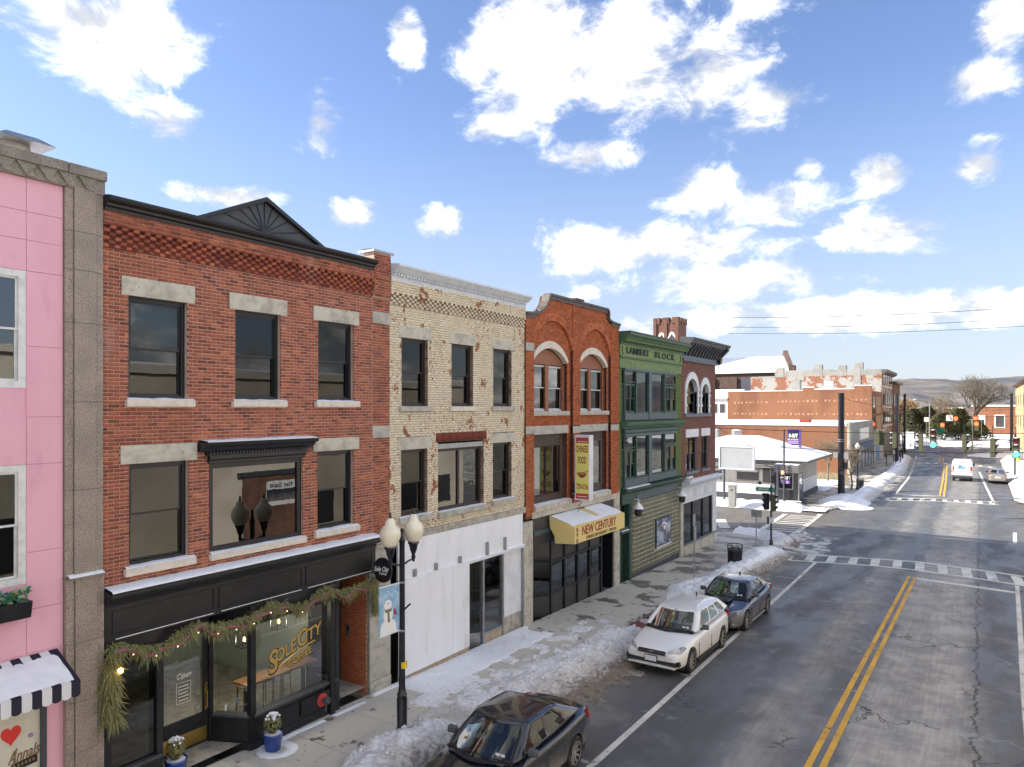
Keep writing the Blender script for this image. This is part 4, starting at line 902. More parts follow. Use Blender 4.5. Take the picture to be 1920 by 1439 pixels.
# the largest 300 bricks in view stand alone, sharing a few meshes
def seen(b): Zc = SN * 12.9 + CS * (b[0] + b[1]) / 2; return (b[1] - b[0]) * (b[3] - b[2]) / Zc ** 3
full = [b for b in main if b[1] - b[0] > .19]; full.sort(key=seen, reverse=True); solo = set(id(b) for b in full[:300])
brick_mesh('brick_field', [b for b in main if id(b) not in solo], 'brick_red', B)
protos = []
for k in range(12):
    o = brick_mesh('brick', [(0, .193, 0, .0578, 0)], 'brick_red', B, kind=None, tone=lambda b, k=k: .1 + .8 * (k + .5) / 12)
    me = o.data; c = np.zeros(24); me.vertices.foreach_get('co', c); c = c.reshape(-1, 3) + np.array(rootloc(B)); me.vertices.foreach_set('co', c.ravel()); protos.append(o)
off = rootloc(B)
for i, b in enumerate(full[:300]):
    k = min(11, int(12 * random.betavariate(2.2, 2.2)))
    if i < 12: o = protos[i]
    else: o = protos[k].copy(); COL.objects.link(o); o.parent = B
    o.location = (b[4] - off.x, b[0] - off.y, b[2] - off.z)
for (a, b, c, d) in lint: rough_block('lintel', a, b, c, d, XF, .03, 'old_stone', B)
for (a, b, c, d) in stone: rough_block('stone_block', a, b, c, d, XF, .02, 'grey_stone', B, 7, 4, .012)
for i, (a, b, c, d) in enumerate(sl_): sill(B, a, b, c, d - .012, XF, .10, 'limestone', .022)
for i, (a, b, c, d) in enumerate(h3): window(B, a, b, c, d, XF, 'black_frame', rec=.12, fw=.075, glass='glass' if i else 'glass_wavy', blind=('blind', .55) if i == 0 else None)
for i, (a, b, c, d) in enumerate((h2[0], h2[2])): window(B, a, b, c, d, XF, 'black_frame', rec=.12, fw=.075, glass='glass_wavy')
window(B, 8.50, 10.84, 4.98, 6.78, XF + .02, 'black_frame', rec=.08, fw=.11, style='single', glass='glass_bright')
hd = MB(); hd.prism([(XF, 6.78), (XF + .06, 6.78), (XF + .06, 6.84), (XF + .10, 6.86), (XF + .10, 6.95), (XF, 6.95)], 'y', 8.46, 10.88); hd.prism([(XF, 7.02), (XF + .12, 7.02), (XF + .22, 7.12), (XF + .30, 7.14), (XF + .32, 7.21), (XF, 7.23)], 'y', 8.25, 11.06); hd.box(XF, XF + .10, 8.40, 10.94, 6.95, 7.02)
hood = hd.build('window_hood', 'black_frame', B, bevel=.006); snow_strip(hood, XF, XF + .31, 8.28, 11.03, 7.22, .03)
dn = MB(); y = 8.43
while y < 10.9: dn.box(XF + .10, XF + .14, y, y + .04, 6.97, 7.015); y += .075
dn.build('dentils', 'black_frame', hood, kind='stuff')
# main cornice and pediment
moulding('cornice', [(0, 11.38), (.10, 11.38), (.11, 11.43), (.17, 11.45), (.18, 11.49), (.26, 11.53), (.28, 11.57), (.28, 11.61), (0, 11.66)], YB0, 13.02, XF, 'black_frame', B)
pd = MB(); yc, hw_, z0_, z1_ = 9.74, 1.52, 11.60, 12.30
pd.prism([(yc - hw_ + .02, z0_), (yc + hw_ - .02, z0_), (yc, z1_ + .04)], 'x', XF - .1, XF + .10); ped = pd.build('pediment', 'dark_grey_paint', B)
for s in (-1, 1):
    rk = MB(); a = Vector((0, yc + s * hw_, z0_)); b = Vector((0, yc, z1_)); n_ = Vector((0, -(b.z - a.z) * s * -1, hw_)).normalized()
    rk.prism([(a.y, a.z), (b.y, b.z), (b.y, b.z + .10), (a.y - s * .0 + s * .12, a.z + .02)], 'x', XF - .12, XF + .20); rk.build('raking_cornice', 'black_frame', ped, bevel=.008)
for k in range(9):
    an = R(12 + 156 * k / 8); e = Vector((0, math.cos(an), math.sin(an))); ln = min(.62, (z1_ - .14 - z0_) / max(.2, e.z) if abs(e.z) > .5 else 9, 1.3)
    t = (z1_ - z0_ - .12) / (e.z + abs(e.y) * (z1_ - z0_ - .1) / (hw_ - .2)); o = Vector((XF + .108, yc, z0_ + .04)); MB().cyl(o + e * .12, o + e * t * 1.15, .011, .014, 5).build('sunburst_ray', 'black_frame', ped)
MB().lathe([(.12, 0), (.12, .03), (.001, .05)], (XF + .10, yc, z0_ + .03), 12, 'x').build('sunburst_hub', 'black_frame', ped)
# roof behind
core(B, YB0, YB1, 4.3, 11.6)
# ---- shopfront
sf = [(0, 4.36), (.10, 4.38), (.12, 4.46), (.24, 4.50), (.27, 4.56), (.33, 4.58), (.33, 4.64), (0, 4.70)]
cn = moulding('shop_cornice', sf, YB0, 13.10, XF, 'black_paint', B); snow_strip(cn, XF, XF + .32, YB0 + .02, 13.08, 4.655, .05)
MB().box(XF - .6, XF + .10, YB0, 13.08, 3.75, 4.38).build('fascia', 'black_paint', B)
for a, b in ((6.55, 8.55), (8.65, 10.75), (10.85, 12.95)):
    pn = MB(); t = .03
    for q in ((a, b, 3.86, 3.86 + t), (a, b, 4.27, 4.27 + t), (a, a + t, 3.86 + t, 4.27), (b - t, b, 3.86 + t, 4.27)): pn.box(XF + .10, XF + .118, *q)
    pn.build('fascia_panel', 'black_frame', B); MB().box(XF + .10, XF + .112, a + .06, b - .02, 3.79, 3.803).build('light_trim', 'white_text', B)
zs = .78 + .0
def gl(pts, z0, z1, mat='glass_store', nm='pane', parent=B): return MB().quad((pts[0][0], pts[0][1], z0), (pts[1][0], pts[1][1], z0), (pts[1][0], pts[1][1], z1), (pts[0][0], pts[0][1], z1)).build(nm, mat, parent, recalc=False)
def post(x, y, w, z0, z1, nm='post', mat='black_paint', parent=B): return MB().box(x - w / 2, x + w / 2, y - w / 2, y + w / 2, z0, z1).build(nm, mat, parent, bevel=.006)
def beam(p, q, z0, z1, w, nm, mat='black_paint', parent=B):
    p, q = Vector((*p, 0)), Vector((*q, 0)); d = (q - p).normalized(); s = Vector((-d.y, d.x, 0)) * w / 2
    return MB().hexa([(*(p - s).xy, z0), (*(p + s).xy, z0), (*(q + s).xy, z0), (*(q - s).xy, z0), (*(p - s).xy, z1), (*(p + s).xy, z1), (*(q + s).xy, z1), (*(q - s).xy, z1)]).build(nm, mat, parent, bevel=.006)
xg = XF + .0
# left display window
LW = thing_part = beam((xg, 6.45), (xg, 7.50), .5, 1.36, .14, 'bulkhead'); beam((xg, 6.45), (xg, 7.5), 1.36, 1.42, .2, 'shop_sill', 'dark_grey_paint'); beam((xg, 6.45), (xg, 7.5), 3.2, 3.75, .12, 'transom_panel')
gl(((xg, 6.5), (xg, 7.42)), 1.42, 3.2, 'glass_dark'); post(xg, 6.5, .12, .5, 3.75); post(xg, 7.45, .12, .5, 3.75)
beam((xg - .05, 7.5), (-13.62, 7.72), .5, 3.75, .08, 'side_panel')
# door set back in the porch
xd = -13.62; dr = MB(); z0, z1 = .88, 3.3
dr.box(xd - .05, xd, 7.86, 7.98, z0, z1); dr.box(xd - .05, xd, 8.84, 8.96, z0, z1); dr.box(xd - .05, xd, 7.98, 8.84, z0, 1.52); dr.box(xd - .05, xd, 7.98, 8.84, 3.16, z1); door = dr.build('door', 'black_paint', B, bevel=.004)
gl(((xd - .02, 7.98), (xd - .02, 8.84)), 1.52, 3.16, 'glass_store', 'pane', door); MB().box(xd, xd + .006, 7.9, 8.92, .93, 1.22).build('kick_plate', 'brass', door)
hn = MB(); hn.box(xd, xd + .012, 8.87, 8.93, 1.55, 2.12); hn.tube([(xd + .05, 8.9, 1.62), (xd + .055, 8.9, 1.95)], .012, 8); hn.box(xd, xd + .06, 8.885, 8.915, 1.62, 1.65); hn.box(xd, xd + .06, 8.885, 8.915, 1.92, 1.95); hn.build('handle', 'brass', door)
text('open_lettering', 'Open', .16, 'white_text', door, (xd + .0, 8.4, 2.42), shear=.3, xs=.9)
bx_ = MB(); t = .008
for q in ((8.24, 8.56, 1.86, 1.86 + t), (8.24, 8.56, 2.28, 2.28 + t), (8.24, 8.24 + t, 1.86, 2.28), (8.56 - t, 8.56, 1.86, 2.28), (8.28, 8.5, 2.2, 2.215), (8.28, 8.52, 2.13, 2.145), (8.28, 8.48, 2.06, 2.075), (8.28, 8.52, 1.99, 2.005), (8.3, 8.5, 1.92, 1.935)): bx_.box(xd - .001, xd + .003, *q)
bx_.build('hours_panel', 'white_text', door)
post(xd, 7.8, .12, .5, 3.75); post(xd, 9.0, .1, .5, 3.75); beam((xd, 7.8), (xd, 9.0), 3.3, 3.75, .1, 'transom_panel')
# right bay: canted side and front
c0, c1, c2, c3 = (-13.57, 9.06), (-12.80, 9.42), (-12.90, 11.84), (-13.6, 11.9)
for p, q in ((c0, c1), (c1, c2), (c2, c3)): beam(p, q, .5, 1.40, .10, 'bulkhead'); beam(p, q, .5, .86, .14, 'plinth'); beam(p, q, 3.32, 3.75, .10, 'transom_panel')
for p, q in ((c0, c1), (c1, c2), (c2, c3)):
    s_ = beam(p, q, 1.40, 1.45, .22, 'shop_sill', 'dark_grey_paint')
gl((c0, c1), 1.45, 3.32); frontpane = gl(c1 and ((c1[0], c1[1] + .06), (c2[0], c2[1] - .3)), 1.45, 3.32); 
for p in (c1, (c1[0] - .01, 11.62), c2): post(p[0], p[1], .13, .5, 3.75)
beam((-12.89, 11.62), (-12.9, 11.84), 1.4, 3.32, .08, 'side_panel'); beam(c2, c3, 1.4, 3.32, .06, 'side_panel')
for a, b in ((9.6, 10.6), (10.7, 11.7)): MB().box(XF + .12, XF + .135, a, b, .95, 1.3).build('bulkhead_panel', 'black_frame', B)
# lettering on the glass follows the front pane
ang = math.atan2(c2[0] - c1[0], c2[1] - c1[1]); Mx = Matrix(((math.sin(ang), 0, math.cos(ang)), (math.cos(ang), 0, -math.sin(ang)), (0, 1, 0)))
def on_pane(y, z, d): return (c1[0] + (c2[0] - c1[0]) * (y - c1[1]) / (c2[1] - c1[1]) + d, y, z)
tl = R(13)
def letters(body, y, z, size, xs, **k):
    text('gold_lettering', body, size, 'black_text', frontpane, on_pane(y + .012, z - .012, .006), Mx, extrude=.001, xs=xs, tilt=tl, bold=size * .06, **k); text('gold_lettering', body, size, 'gold', frontpane, on_pane(y, z, .012), Mx, extrude=.001, xs=xs, tilt=tl, bold=size * .022, **k)
letters('S', 9.93, 2.36, .66, .85, shear=.3); letters('OLE', 10.30, 2.51, .37, .88, shear=.3); letters('C', 10.76, 2.66, .52, .82, shear=.3); letters('ITY', 11.09, 2.71, .37, .92, shear=.3); letters('COFFEE', 10.72, 2.27, .21, 1.0)
sw = []
for k in range(15): t = k / 14; sw.append(on_pane(10.12 + 1.05 * t, 2.22 + .30 * t + .05 * math.sin(t * 3.1) , .012))
MB().tube(sw, .014, 5).build('gold_swash', 'gold', frontpane)
# coffee shop interior: floor, back wall, counter, bar table, stools, pendants
mb = MB(); mb.quad((-18.2, 6.5, .86), (-12.95, 6.5, .86), (-12.95, 12.9, .86), (-18.2, 12.9, .86)); mb.build('shop_floor', 'concrete_band', B, recalc=False)
mb = MB(); mb.quad((-18.2, 6.5, .8), (-18.2, 12.9, .8), (-18.2, 12.9, 3.75), (-18.2, 6.5, 3.75)); mb.quad((-18.2, 6.5, .8), (-13, 6.5, .8), (-13, 6.5, 3.75), (-18.2, 6.5, 3.75)); mb.quad((-18.2, 11.95, .8), (-13.65, 11.95, .8), (-13.65, 11.95, 3.75), (-18.2, 11.95, 3.75)); mb.quad((-18.2, 6.5, 3.74), (-13, 6.5, 3.74), (-13, 12.9, 3.74), (-18.2, 12.9, 3.74)); mb.build('shop_wall', 'interior_pale', B, recalc=False)
tb = thing('bar_table', 'long wooden bar table inside the coffee shop window', 'table', (-13.5, 10.5, .86)); MB().box(-13.85, -13.35, 9.7, 11.7, 1.78, 1.84).build('top', 'wood', tb, bevel=.01)
for y in (9.9, 11.5):
    MB().box(-13.7, -13.62, y - .03, y + .03, .86, 1.78).build('leg', 'black_frame', tb); MB().box(-13.52, -13.46, y - .03, y + .03, .86, 1.78).build('leg', 'black_frame', tb)
for i, (y, w) in enumerate(((10.2, 'nearest the porch'), (10.7, 'in the middle'), (11.2, 'nearest the brick pier'))):
    st = thing('bar_stool', 'dark bar stool under the coffee shop window table, ' + w, 'stool', (-14.05, y, .86), group='stools in the coffee shop'); MB().box(-14.22, -13.9, y - .16, y + .16, 1.5, 1.55).build('seat', 'wood', st, bevel=.01)
    for a in (-.13, .13):
        for b in (-.13, .13): MB().cyl((-14.06 + a * 1.2, y + b * 1.2, .86), (-14.06 + a, y + b, 1.5), .013, n=6).build('leg', 'black_frame', st)
for i, (x, y, z, w) in enumerate(((-13.45, 10.62, 3.05, 'right'), (-13.55, 9.78, 2.85, 'left'), (-14.8, 8.7, 3.1, 'deeper'))):
    pl = thing('pendant_lamp', 'lit bulb in a black wire cage in coffee shop window, ' + {'right': 'behind the gold letters', 'left': 'close to the canted corner', 'deeper': 'back above the door'}[w], 'lamp', (x, y, z), group='cage pendants'); cg = MB(); h = .13
    for a in (-h, h):
        for b in (-h, h):
            cg.cyl((x + a, y + b, z - .2), (x + a * .9, y + b * .9, z + .1), .007, n=4)
            cg.cyl((x + a, y + b, z - .2), (x - a, y + b, z - .2), .007, n=4); cg.cyl((x + a, y + b, z - .2), (x + a, y - b, z - .2), .007, n=4); cg.cyl((x + a * .9, y + b * .9, z + .1), (x - a * .9, y + b * .9, z + .1), .007, n=4); cg.cyl((x + a * .9, y + b * .9, z + .1), (x + a * .9, y - b * .9, z + .1), .007, n=4)
    cg.build('cage', 'black_frame', pl); MB().cyl((x, y, z + .1), (x, y, 3.74), .006, n=5).build('cord', 'black_frame', pl); MB().ball((x, y, z - .05), .035, 10, 6, 1.5).build('bulb', 'bulb_warm', pl, smooth='all')
    ld = bpy.data.lights.new('bulb_light', 'POINT'); ld.energy = 8; ld.color = (1, .86, .66); ld.shadow_soft_size = .05; lo = bpy.data.objects.new('bulb_light', ld); COL.objects.link(lo); lo.parent = pl; lo.location = (0, 0, -.12)
for i, (y, z, w) in enumerate(((9.14, 1.55, .1), (9.25, 1.68, .14))):
    MB().box(-13.32 + .16 * i, -13.31 + .16 * i, y, y + w, z - .05, z + .07).build('window_notice', 'white_text', B)
# doorway to the flats, brick return and stone pier
MB().box(-13.95, -13.85, 11.9, 12.95, .6, 3.75).build('flat_door', 'black_paint', B); MB().box(-13.9, -12.98, 11.86, 11.9, .6, 3.75).build('porch_side', 'black_paint', B)
rb = lay_bricks(-13.85, -12.93, .68, 3.75, 0, [], bl=.203, ch=.0678); mb = MB(); tn = []
for (p, q, z, z1, xf) in rb:
    mb.box(p, q, 12.885 - random.uniform(0, .004), 12.91, z, z1); tn += [.35 + .65 * random.random()] * 6
MB().box(-13.85, -12.93, 12.895, 13.0, .6, 3.76).build('porch_wall', 'mortar', B); mb.build('porch_bricks', 'brick_orange', B, kind='stuff', tones=tn, recalc=False)
ic = MB().box(-13.62, -13.50, 12.86, 12.885, 2.05, 2.35).build('intercom', 'steel', B, bevel=.005); MB().box(-13.6, -13.53, 12.852, 12.862, 2.22, 2.29).build('screen', 'black_text', ic)
zc = .55
for k, hh in enumerate((.42, .40, .42, .40, .41, .40, .42, .40, .42)):
    rough_block('pier_stone', 12.93, 13.68, zc + .004, zc + hh - .004, XF, .05 if k else .07, 'grey_stone', B, 9, 5, .03 if k == 0 else .012); zc += hh
MB().box(XF - .9, XF + .0, 12.93, 13.68, .5, 4.38).build('pier_core', 'concrete_band', B)
# fire connection
fc = thing('fire_connection', 'red and dark capped fire hose connection on black shopfront base', 'hydrant', (-12.76, 11.32, 1.12)); MB().lathe([(.15, 0), (.15, .02), (.11, .03)], (-12.765, 11.30, 1.12), 18, 'x').build('plate', 'red_paint', fc, smooth=True)
MB().lathe([(.05, 0), (.05, .08), (.085, .08), (.085, .15), (.03, .16)], (-12.745, 11.33, 1.12), 16, 'x').build('cap', 'dark_grey_paint', fc, smooth=True); MB().tube([(-12.66, 11.33, 1.06), (-12.66, 11.32, .95), (-12.67, 11.33, .86)], .008, 5).build('chain', 'steel', fc)
# hanging oval sign
os_ = thing('oval_hanging_sign', 'black oval hanging sign with white lettering beside lamp post', 'sign', (XF + .4, 12.95, 3.9)); el = [(-12.42 + .30 * math.cos(R(k)), 3.86 + .31 * math.sin(R(k))) for k in range(0, 360, 10)]
MB().prism(el, 'y', 12.93, 12.98).build('board', 'black_paint', os_); mb = MB(); mb.cyl((XF, 12.95, 4.0), (-12.6, 12.95, 3.99), .012, n=6); mb.cyl((XF, 12.95, 3.74), (-12.6, 12.95, 3.74), .012, n=6); mb.build('bracket', 'black_frame', os_)
text('sign_lettering', 'Sole City', .17, 'white_text', os_, (-12.46, 12.925, 3.88), 'back', shear=.35, xs=.75, bold=.004, tilt=R(4)); text('sign_lettering', 'COFFEE', .08, 'white_text', os_, (-12.40, 12.925, 3.77), 'back', xs=.9)
# evergreen garland with ribbon and small bulbs
gr = thing('evergreen_garland', 'evergreen garland with mauve ribbon swagged along black shopfront', 'garland', (XF + .2, 9.8, 3.6)); gp = []
for k in range(141):
    t = k / 140; y = 6.5 + 6.5 * t; z = 3.68 - .20 * abs(math.sin(t * math.pi * 4)) + .03 * math.sin(t * 37); gp.append(Vector((XF + .20, y, z)))
for k in range(40): gp.append(Vector((XF + .12 + .05 * math.sin(k), 6.50 + .06 * math.sin(k * .7), 3.5 - 1.15 * k / 40)))
for k in range(34): gp.append(Vector((XF + .16, 13.0 + .03 * math.sin(k), 3.55 - .85 * k / 34)))
mb = MB(); rr = random.Random(5)
for p in gp:
    for _ in range(22):
        d = Vector((rr.gauss(.30, .4), rr.gauss(0, .55), rr.gauss(-.8, .45))).normalized(); l_ = rr.uniform(.07, .22) * (1 + .5 * math.sin(p.y * 9)); s = d.cross(Vector((1, 0, .2))).normalized() * rr.uniform(.006, .014); q = p + Vector((rr.gauss(0, .03), rr.gauss(0, .04), rr.gauss(.02, .04))); dr_ = Vector((0, 0, -.25 * l_)); mb.add([q - s * .4, q + d * l_ * .5 - s, q + d * l_ + dr_, q + d * l_ * .5 + s, q + s * .4], [(0, 1, 2, 3, 4)])
mb.build('foliage', 'evergreen', gr, recalc=False, kind='stuff')
rp_ = MB()
for k in range(0, 138):
    a = gp[k] + Vector((.08 + .02 * math.sin(k * .5), 0, .05 * math.sin(k * .42) - .03)); b = gp[k + 1] + Vector((.08 + .02 * math.sin(k * .5 + .5), 0, .05 * math.sin(k * .42 + .42) - .03)); rp_.quad(a, b, b + Vector((.03, 0, -.045)), a + Vector((.03, 0, -.045)))
rp_.build('ribbon', 'ribbon', gr, recalc=False)
for k in range(6, 90, 9): p = gp[k]; MB().ball(p + Vector((.14, .02, -.09 - .05 * (k % 3))), .012, 6, 4).build('bulb', 'bulb_small', gr)
MB().ball(gp[150] + Vector((.1, .12, .02)), .05, 8, 6).build('bulb', 'bulb_warm', gr)
# planters
def planter(x, y, lab):
    z = gz(y) + .12; p = thing('planter_pot', lab, 'planter', (x, y, z), group='glazed blue planters')
    MB().lathe([(.13, 0), (.16, .02), (.205, .30), (.215, .34), (.20, .37), (.185, .34)], (x, y, z), 20).build('pot', 'pot_blue', p, smooth=True)
    tw = MB(); rr = random.Random(int(y * 10))
    for _ in range(90):
        a = rr.uniform(0, 6.28); r_ = rr.uniform(.0, .15); q = Vector((x, y, z + .33)); e = Vector((x + r_ * math.cos(a) * 1.3, y + r_ * math.sin(a) * 1.3, z + rr.uniform(.42, .66))); tw.cyl(q, e, .005, .003, 3, False)
    tw.build('twigs', 'twig', p, recalc=False, kind='stuff')
    lf = MB()
    for _ in range(420):
        a = rr.uniform(0, 6.28); b = math.acos(rr.uniform(-1, 1)); d = Vector((math.sin(b) * math.cos(a), math.sin(b) * math.sin(a), math.cos(b))); c = Vector((x, y, z + .56)) + Vector((d.x * .18, d.y * .18, d.z * .19)) * rr.uniform(.85, 1.08); s = d.orthogonal().normalized() * .02; t = d.cross(s).normalized() * .03; lf.add([c - s, c + t, c + s, c - t], [(0, 1, 2, 3)])
    lf.build('foliage', 'evergreen', p, recalc=False, kind='stuff'); sn = MB(); sn.lathe([(.001, 0), (.16, .005), (.185, -.01)], (x, y, z + .345), 14)
    for _ in range(40):
        a = rr.uniform(0, 6.28); b = rr.uniform(0, .95); c = (x + .19 * math.sin(b) * math.cos(a), y + .19 * math.sin(b) * math.sin(a), z + .56 + .20 * math.cos(b)); sn.ball(c, rr.uniform(.015, .035), 6, 4)
    sn.build('snow', 'snow', p, smooth='all', kind='stuff')
planter(-12.42, 9.66, 'blue glazed pot with snow capped round shrub under the gold lettering'); planter(-13.0, 7.86, 'blue glazed pot with snow capped shrub at the door, cut by bottom edge')
# ------------------------------------------------------------------ cream painted brick building
gC = gz(17) + .12; C0, C1 = 13.69, 20.26
C = thing('cream_brick_building', 'cream painted brick building with peeling paint and boarded white shopfront', 'building', (XF, 17, gC))
c3h = [(14.15, 15.23, 7.95, 9.78), (16.29, 17.35, 7.95, 9.78), (18.41, 19.46, 7.95, 9.78)]; c2h = [(14.13, 15.21, 4.97, 6.77), (15.67, 17.90, 4.93, 6.92), (18.39, 19.46, 4.97, 6.78)]
wall_holes('wall', C0, C1, 4.3, 11.3, c3h + c2h, XF, .28, 'mortar_cream', C)
clin = [(14.05, 15.38, 9.78, 10.11), (16.18, 17.48, 9.78, 10.11), (18.34, 19.66, 9.78, 10.1), (14.02, 15.38, 6.77, 7.10), (18.32, 19.64, 6.78, 7.08)]; csl = [(14.05, 15.36, 7.80, 7.95), (16.2, 17.48, 7.80, 7.95), (18.32, 19.56, 7.80, 7.95), (14.03, 15.36, 4.80, 4.97), (15.66, 18.0, 4.76, 4.93), (18.3, 19.62, 4.80, 4.97)]; sol = (15.58, 18.0, 6.92, 7.17)
cb = lay_bricks(C0 + .005, C1 - .005, 4.54, 10.62, XF, c3h + c2h + clin + csl + [sol], joint=.009, proud=.006, bond='common') + lay_bricks(C0 + .005, C1 - .005, 10.93, 11.26, XF + .06, [], joint=.009)
for k in range(5):
    z = 10.62 + k * .0625; y = C0 + (.104 if k % 2 else 0)
    while y < C1 - .1: cb.append((y, y + .094, z, z + .055, XF + .025 + .011 * k + random.uniform(-.004, .004))); y += .208
MB().box(XF - .01, XF + .012, C0, C1, 10.6, 10.93).build('corbel_backing', 'mortar_cream', C); MB().box(XF - .01, XF + .052, C0, C1, 10.93, 11.3).build('frieze_backing', 'mortar_cream', C)
brick_mesh('brick_field', cb, 'brick_cream', C, depth=.02)
brick_mesh('soldier_course', [(y, y + .058, 6.93, 7.17, XF + .012) for y in np.arange(15.6, 17.98, .068)], 'soldier_red', C)
for q in clin: rough_block('lintel', *q, XF, .012, 'old_stone', C, amp=.012)
for i, q in enumerate(csl): sill(C, *q[:3], q[3] - .01, XF, .08, 'grey_stone' if i != 1 else 'limestone', .012 if i > 2 else 0)
for i, q in enumerate(c3h): window(C, *q, XF, 'brown_frame', rec=.12, fw=.06, glass='glass_wavy' if i else 'glass')
for i, q in enumerate((c2h[0], c2h[2])): window(C, *q, XF, 'brown_frame', rec=.12, fw=.06, glass='glass')
window(C, 15.67, 17.90, 4.93, 6.72, XF, 'brown_frame', rec=.14, fw=.09, style='single', cols=2, glass='glass_bright'); MB().box(XF - .14, XF - .02, 15.67, 17.9, 6.72, 6.86).build('shutter_box', 'galv', C)
cn = moulding('cornice', [(0, 11.24), (.06, 11.24), (.06, 11.36), (.10, 11.37), (.10, 11.43), (.16, 11.44), (.24, 11.50), (.30, 11.56), (.34, 11.58), (.34, 11.64), (0, 11.68)], C0 + .02, C1 - .02, XF, 'white_cornice', C)
dn = MB(); y = C0 + .06
while y < C1 - .1: dn.box(XF + .10, XF + .155, y, y + .06, 11.375, 11.43); y += .115
dn.build('dentils', 'white_cornice', cn, kind='stuff')
for z in (11.28, 11.32): MB().box(XF + .06, XF + .066, C0 + .02, C1 - .02, z, z + .012).build('cornice_bead', 'white_cornice', cn)
core(C, C0, C1, gC - .3, 11.55, xf=-14.6)
MB().box(XF - .05, XF + .06, C0, C1, 4.36, 4.54).build('concrete_band', 'concrete_band', C)
for a, b in ((13.98, 15.62), (15.63, 18.02), (18.03, 20.08)): MB().box(XF - .02, XF + .05, a, b, 3.3, 4.35).build('upper_board', 'white_board', C, bevel=.004)
for a, b in ((13.98, 16.18), (16.19, 17.0)): MB().box(XF + .04, XF + .13, a, b, .76, 3.32).build('lower_board', 'white_board', C, bevel=.004)
sh = MB().box(XF - .05, XF + .12, 17.0, 20.12, 3.22, 3.30).build('shelf', 'white_paint', C); snow_strip(sh, XF + .05, XF + .12, 17.0, 20.1, 3.30, .02)
for i in range(14): MB().box(XF + .02, XF + .09, 13.98 + i * .216, 13.98 + i * .216 + .21, .3, .755).build('base_tile', 'tile_base', C, bevel=.003)
for y in (14.55, 15.45, 16.55, 17.93, 18.92): MB().box(XF + .05, XF + .11, y, y + .10, 3.25, 3.52 if y < 17 else 3.72).build('stud_end', 'galv', C)
# shop entrance set back
MB().box(XF - .04, XF + .08, 16.99, 17.05, .3, 3.22).build('jamb', 'galv', C)
for y, w in ((17.82, .11), (18.9, .08), (20.1, .1)): MB().box(XF - .06, XF + .06, y - w / 2, y + w / 2, .35, 3.3).build('post', 'galv', C)
MB().quad((XF - .6, 17.05, .95), (XF - .02, 17.8, .95), (XF - .02, 17.8, 3.22), (XF - .6, 17.05, 3.22)).build('pane', 'glass_dark', C, recalc=False); MB().hexa([(XF - .62, 17.05, .3), (XF - .58, 17.05, .3), (XF, 17.8, .3), (XF - .04, 17.8, .3), (XF - .62, 17.05, .95), (XF - .58, 17.05, .95), (XF, 17.8, .95), (XF - .04, 17.8, .95)]).build('entry_bulkhead', 'galv', C)
MB().quad((XF, 17.88, .9), (XF, 18.87, .9), (XF, 18.87, 3.22), (XF, 17.88, 3.22)).build('pane', 'glass_store', C, recalc=False); MB().box(XF - .06, XF + .03, 17.87, 18.87, .35, .86).build('entry_bulkhead', 'tile_base', C); MB().box(XF - .06, XF + .05, 17.87, 18.87, .86, .92).build('shop_sill', 'galv', C)
MB().box(XF - .08, XF + .0, 18.94, 20.06, 1.1, 3.22).build('white_panel', 'white_paint', C); MB().box(XF - .1, XF - .01, 18.94, 20.06, .3, 1.1).build('stained_base', 'concrete_band', C)
mb = MB(); mb.quad((-14.5, 16.9, .5), (XF - .05, 16.9, .45), (XF - .05, 20.2, .42), (-14.5, 20.2, .45)); mb.build('shop_floor', 'concrete_band', C, recalc=False); MB().box(-14.2, -14.15, 17.0, 19.0, .5, 3.3).build('inner_board', 'plywood', C)
zc = gC - .15
for k in range(10):
    rough_block('pier_stone', 20.10, 20.72, zc + .004, zc + .396, XF, .05, 'old_stone', C, 8, 5, .014); zc += .4
    if zc > 4.0: break
MB().box(XF - .6, XF, 20.13, 20.74, .2, zc).build('pier_core', 'concrete_band', C)
# ------------------------------------------------------------------ orange red brick building (restaurant)
gD = gz(24) + .12; D0, D1 = 20.27, 27.66
Dg = thing('orange_brick_building', 'orange red brick building with arched windows above a chinese restaurant', 'building', (XF, 24, gD))
prof = [(20.27, 11.08), (20.95, 11.14), (21.22, 11.24), (21.5, 11.42), (21.7, 11.66), (21.78, 11.90), (26.52, 11.90), (26.56, 11.50), (26.9, 11.42), (27.66, 11.38)]
def topz(y):
    for a, b in zip(prof[:-1], prof[1:]):
        if a[0] <= y <= b[0]: return a[1] + (b[1] - a[1]) * (y - a[0]) / max(1e-6, b[0] - a[0])
    return 11.1
bays = [(20.82, 23.30, 22.06), (24.16, 26.66, 25.41)]
def arch_fn(a, b, zsp, rise):
    c = (a + b) / 2; hw = (b - a) / 2; Rr = (hw * hw + rise * rise) / (2 * rise)
    return lambda z: ((a, b) if z <= zsp else ((c - math.sqrt(max(0, Rr ** 2 - (z - zsp + Rr - rise) ** 2)), c + math.sqrt(max(0, Rr ** 2 - (z - zsp + Rr - rise) ** 2))) if z < zsp + rise else None))
def arch_pts(a, b, zsp, rise, n=18):
    c = (a + b) / 2; hw = (b - a) / 2; Rr = (hw * hw + rise * rise) / (2 * rise); t0 = math.asin(hw / Rr)
    return [(c + Rr * math.sin(-t0 + 2 * t0 * k / n), zsp - (Rr - rise) + Rr * math.cos(-t0 + 2 * t0 * k / n)) for k in range(n + 1)]
d3 = [(a, b, 7.78, 9.56) for a, b, c in bays]; d2 = [(a, b, 4.50, 6.96) for a, b, c in bays]
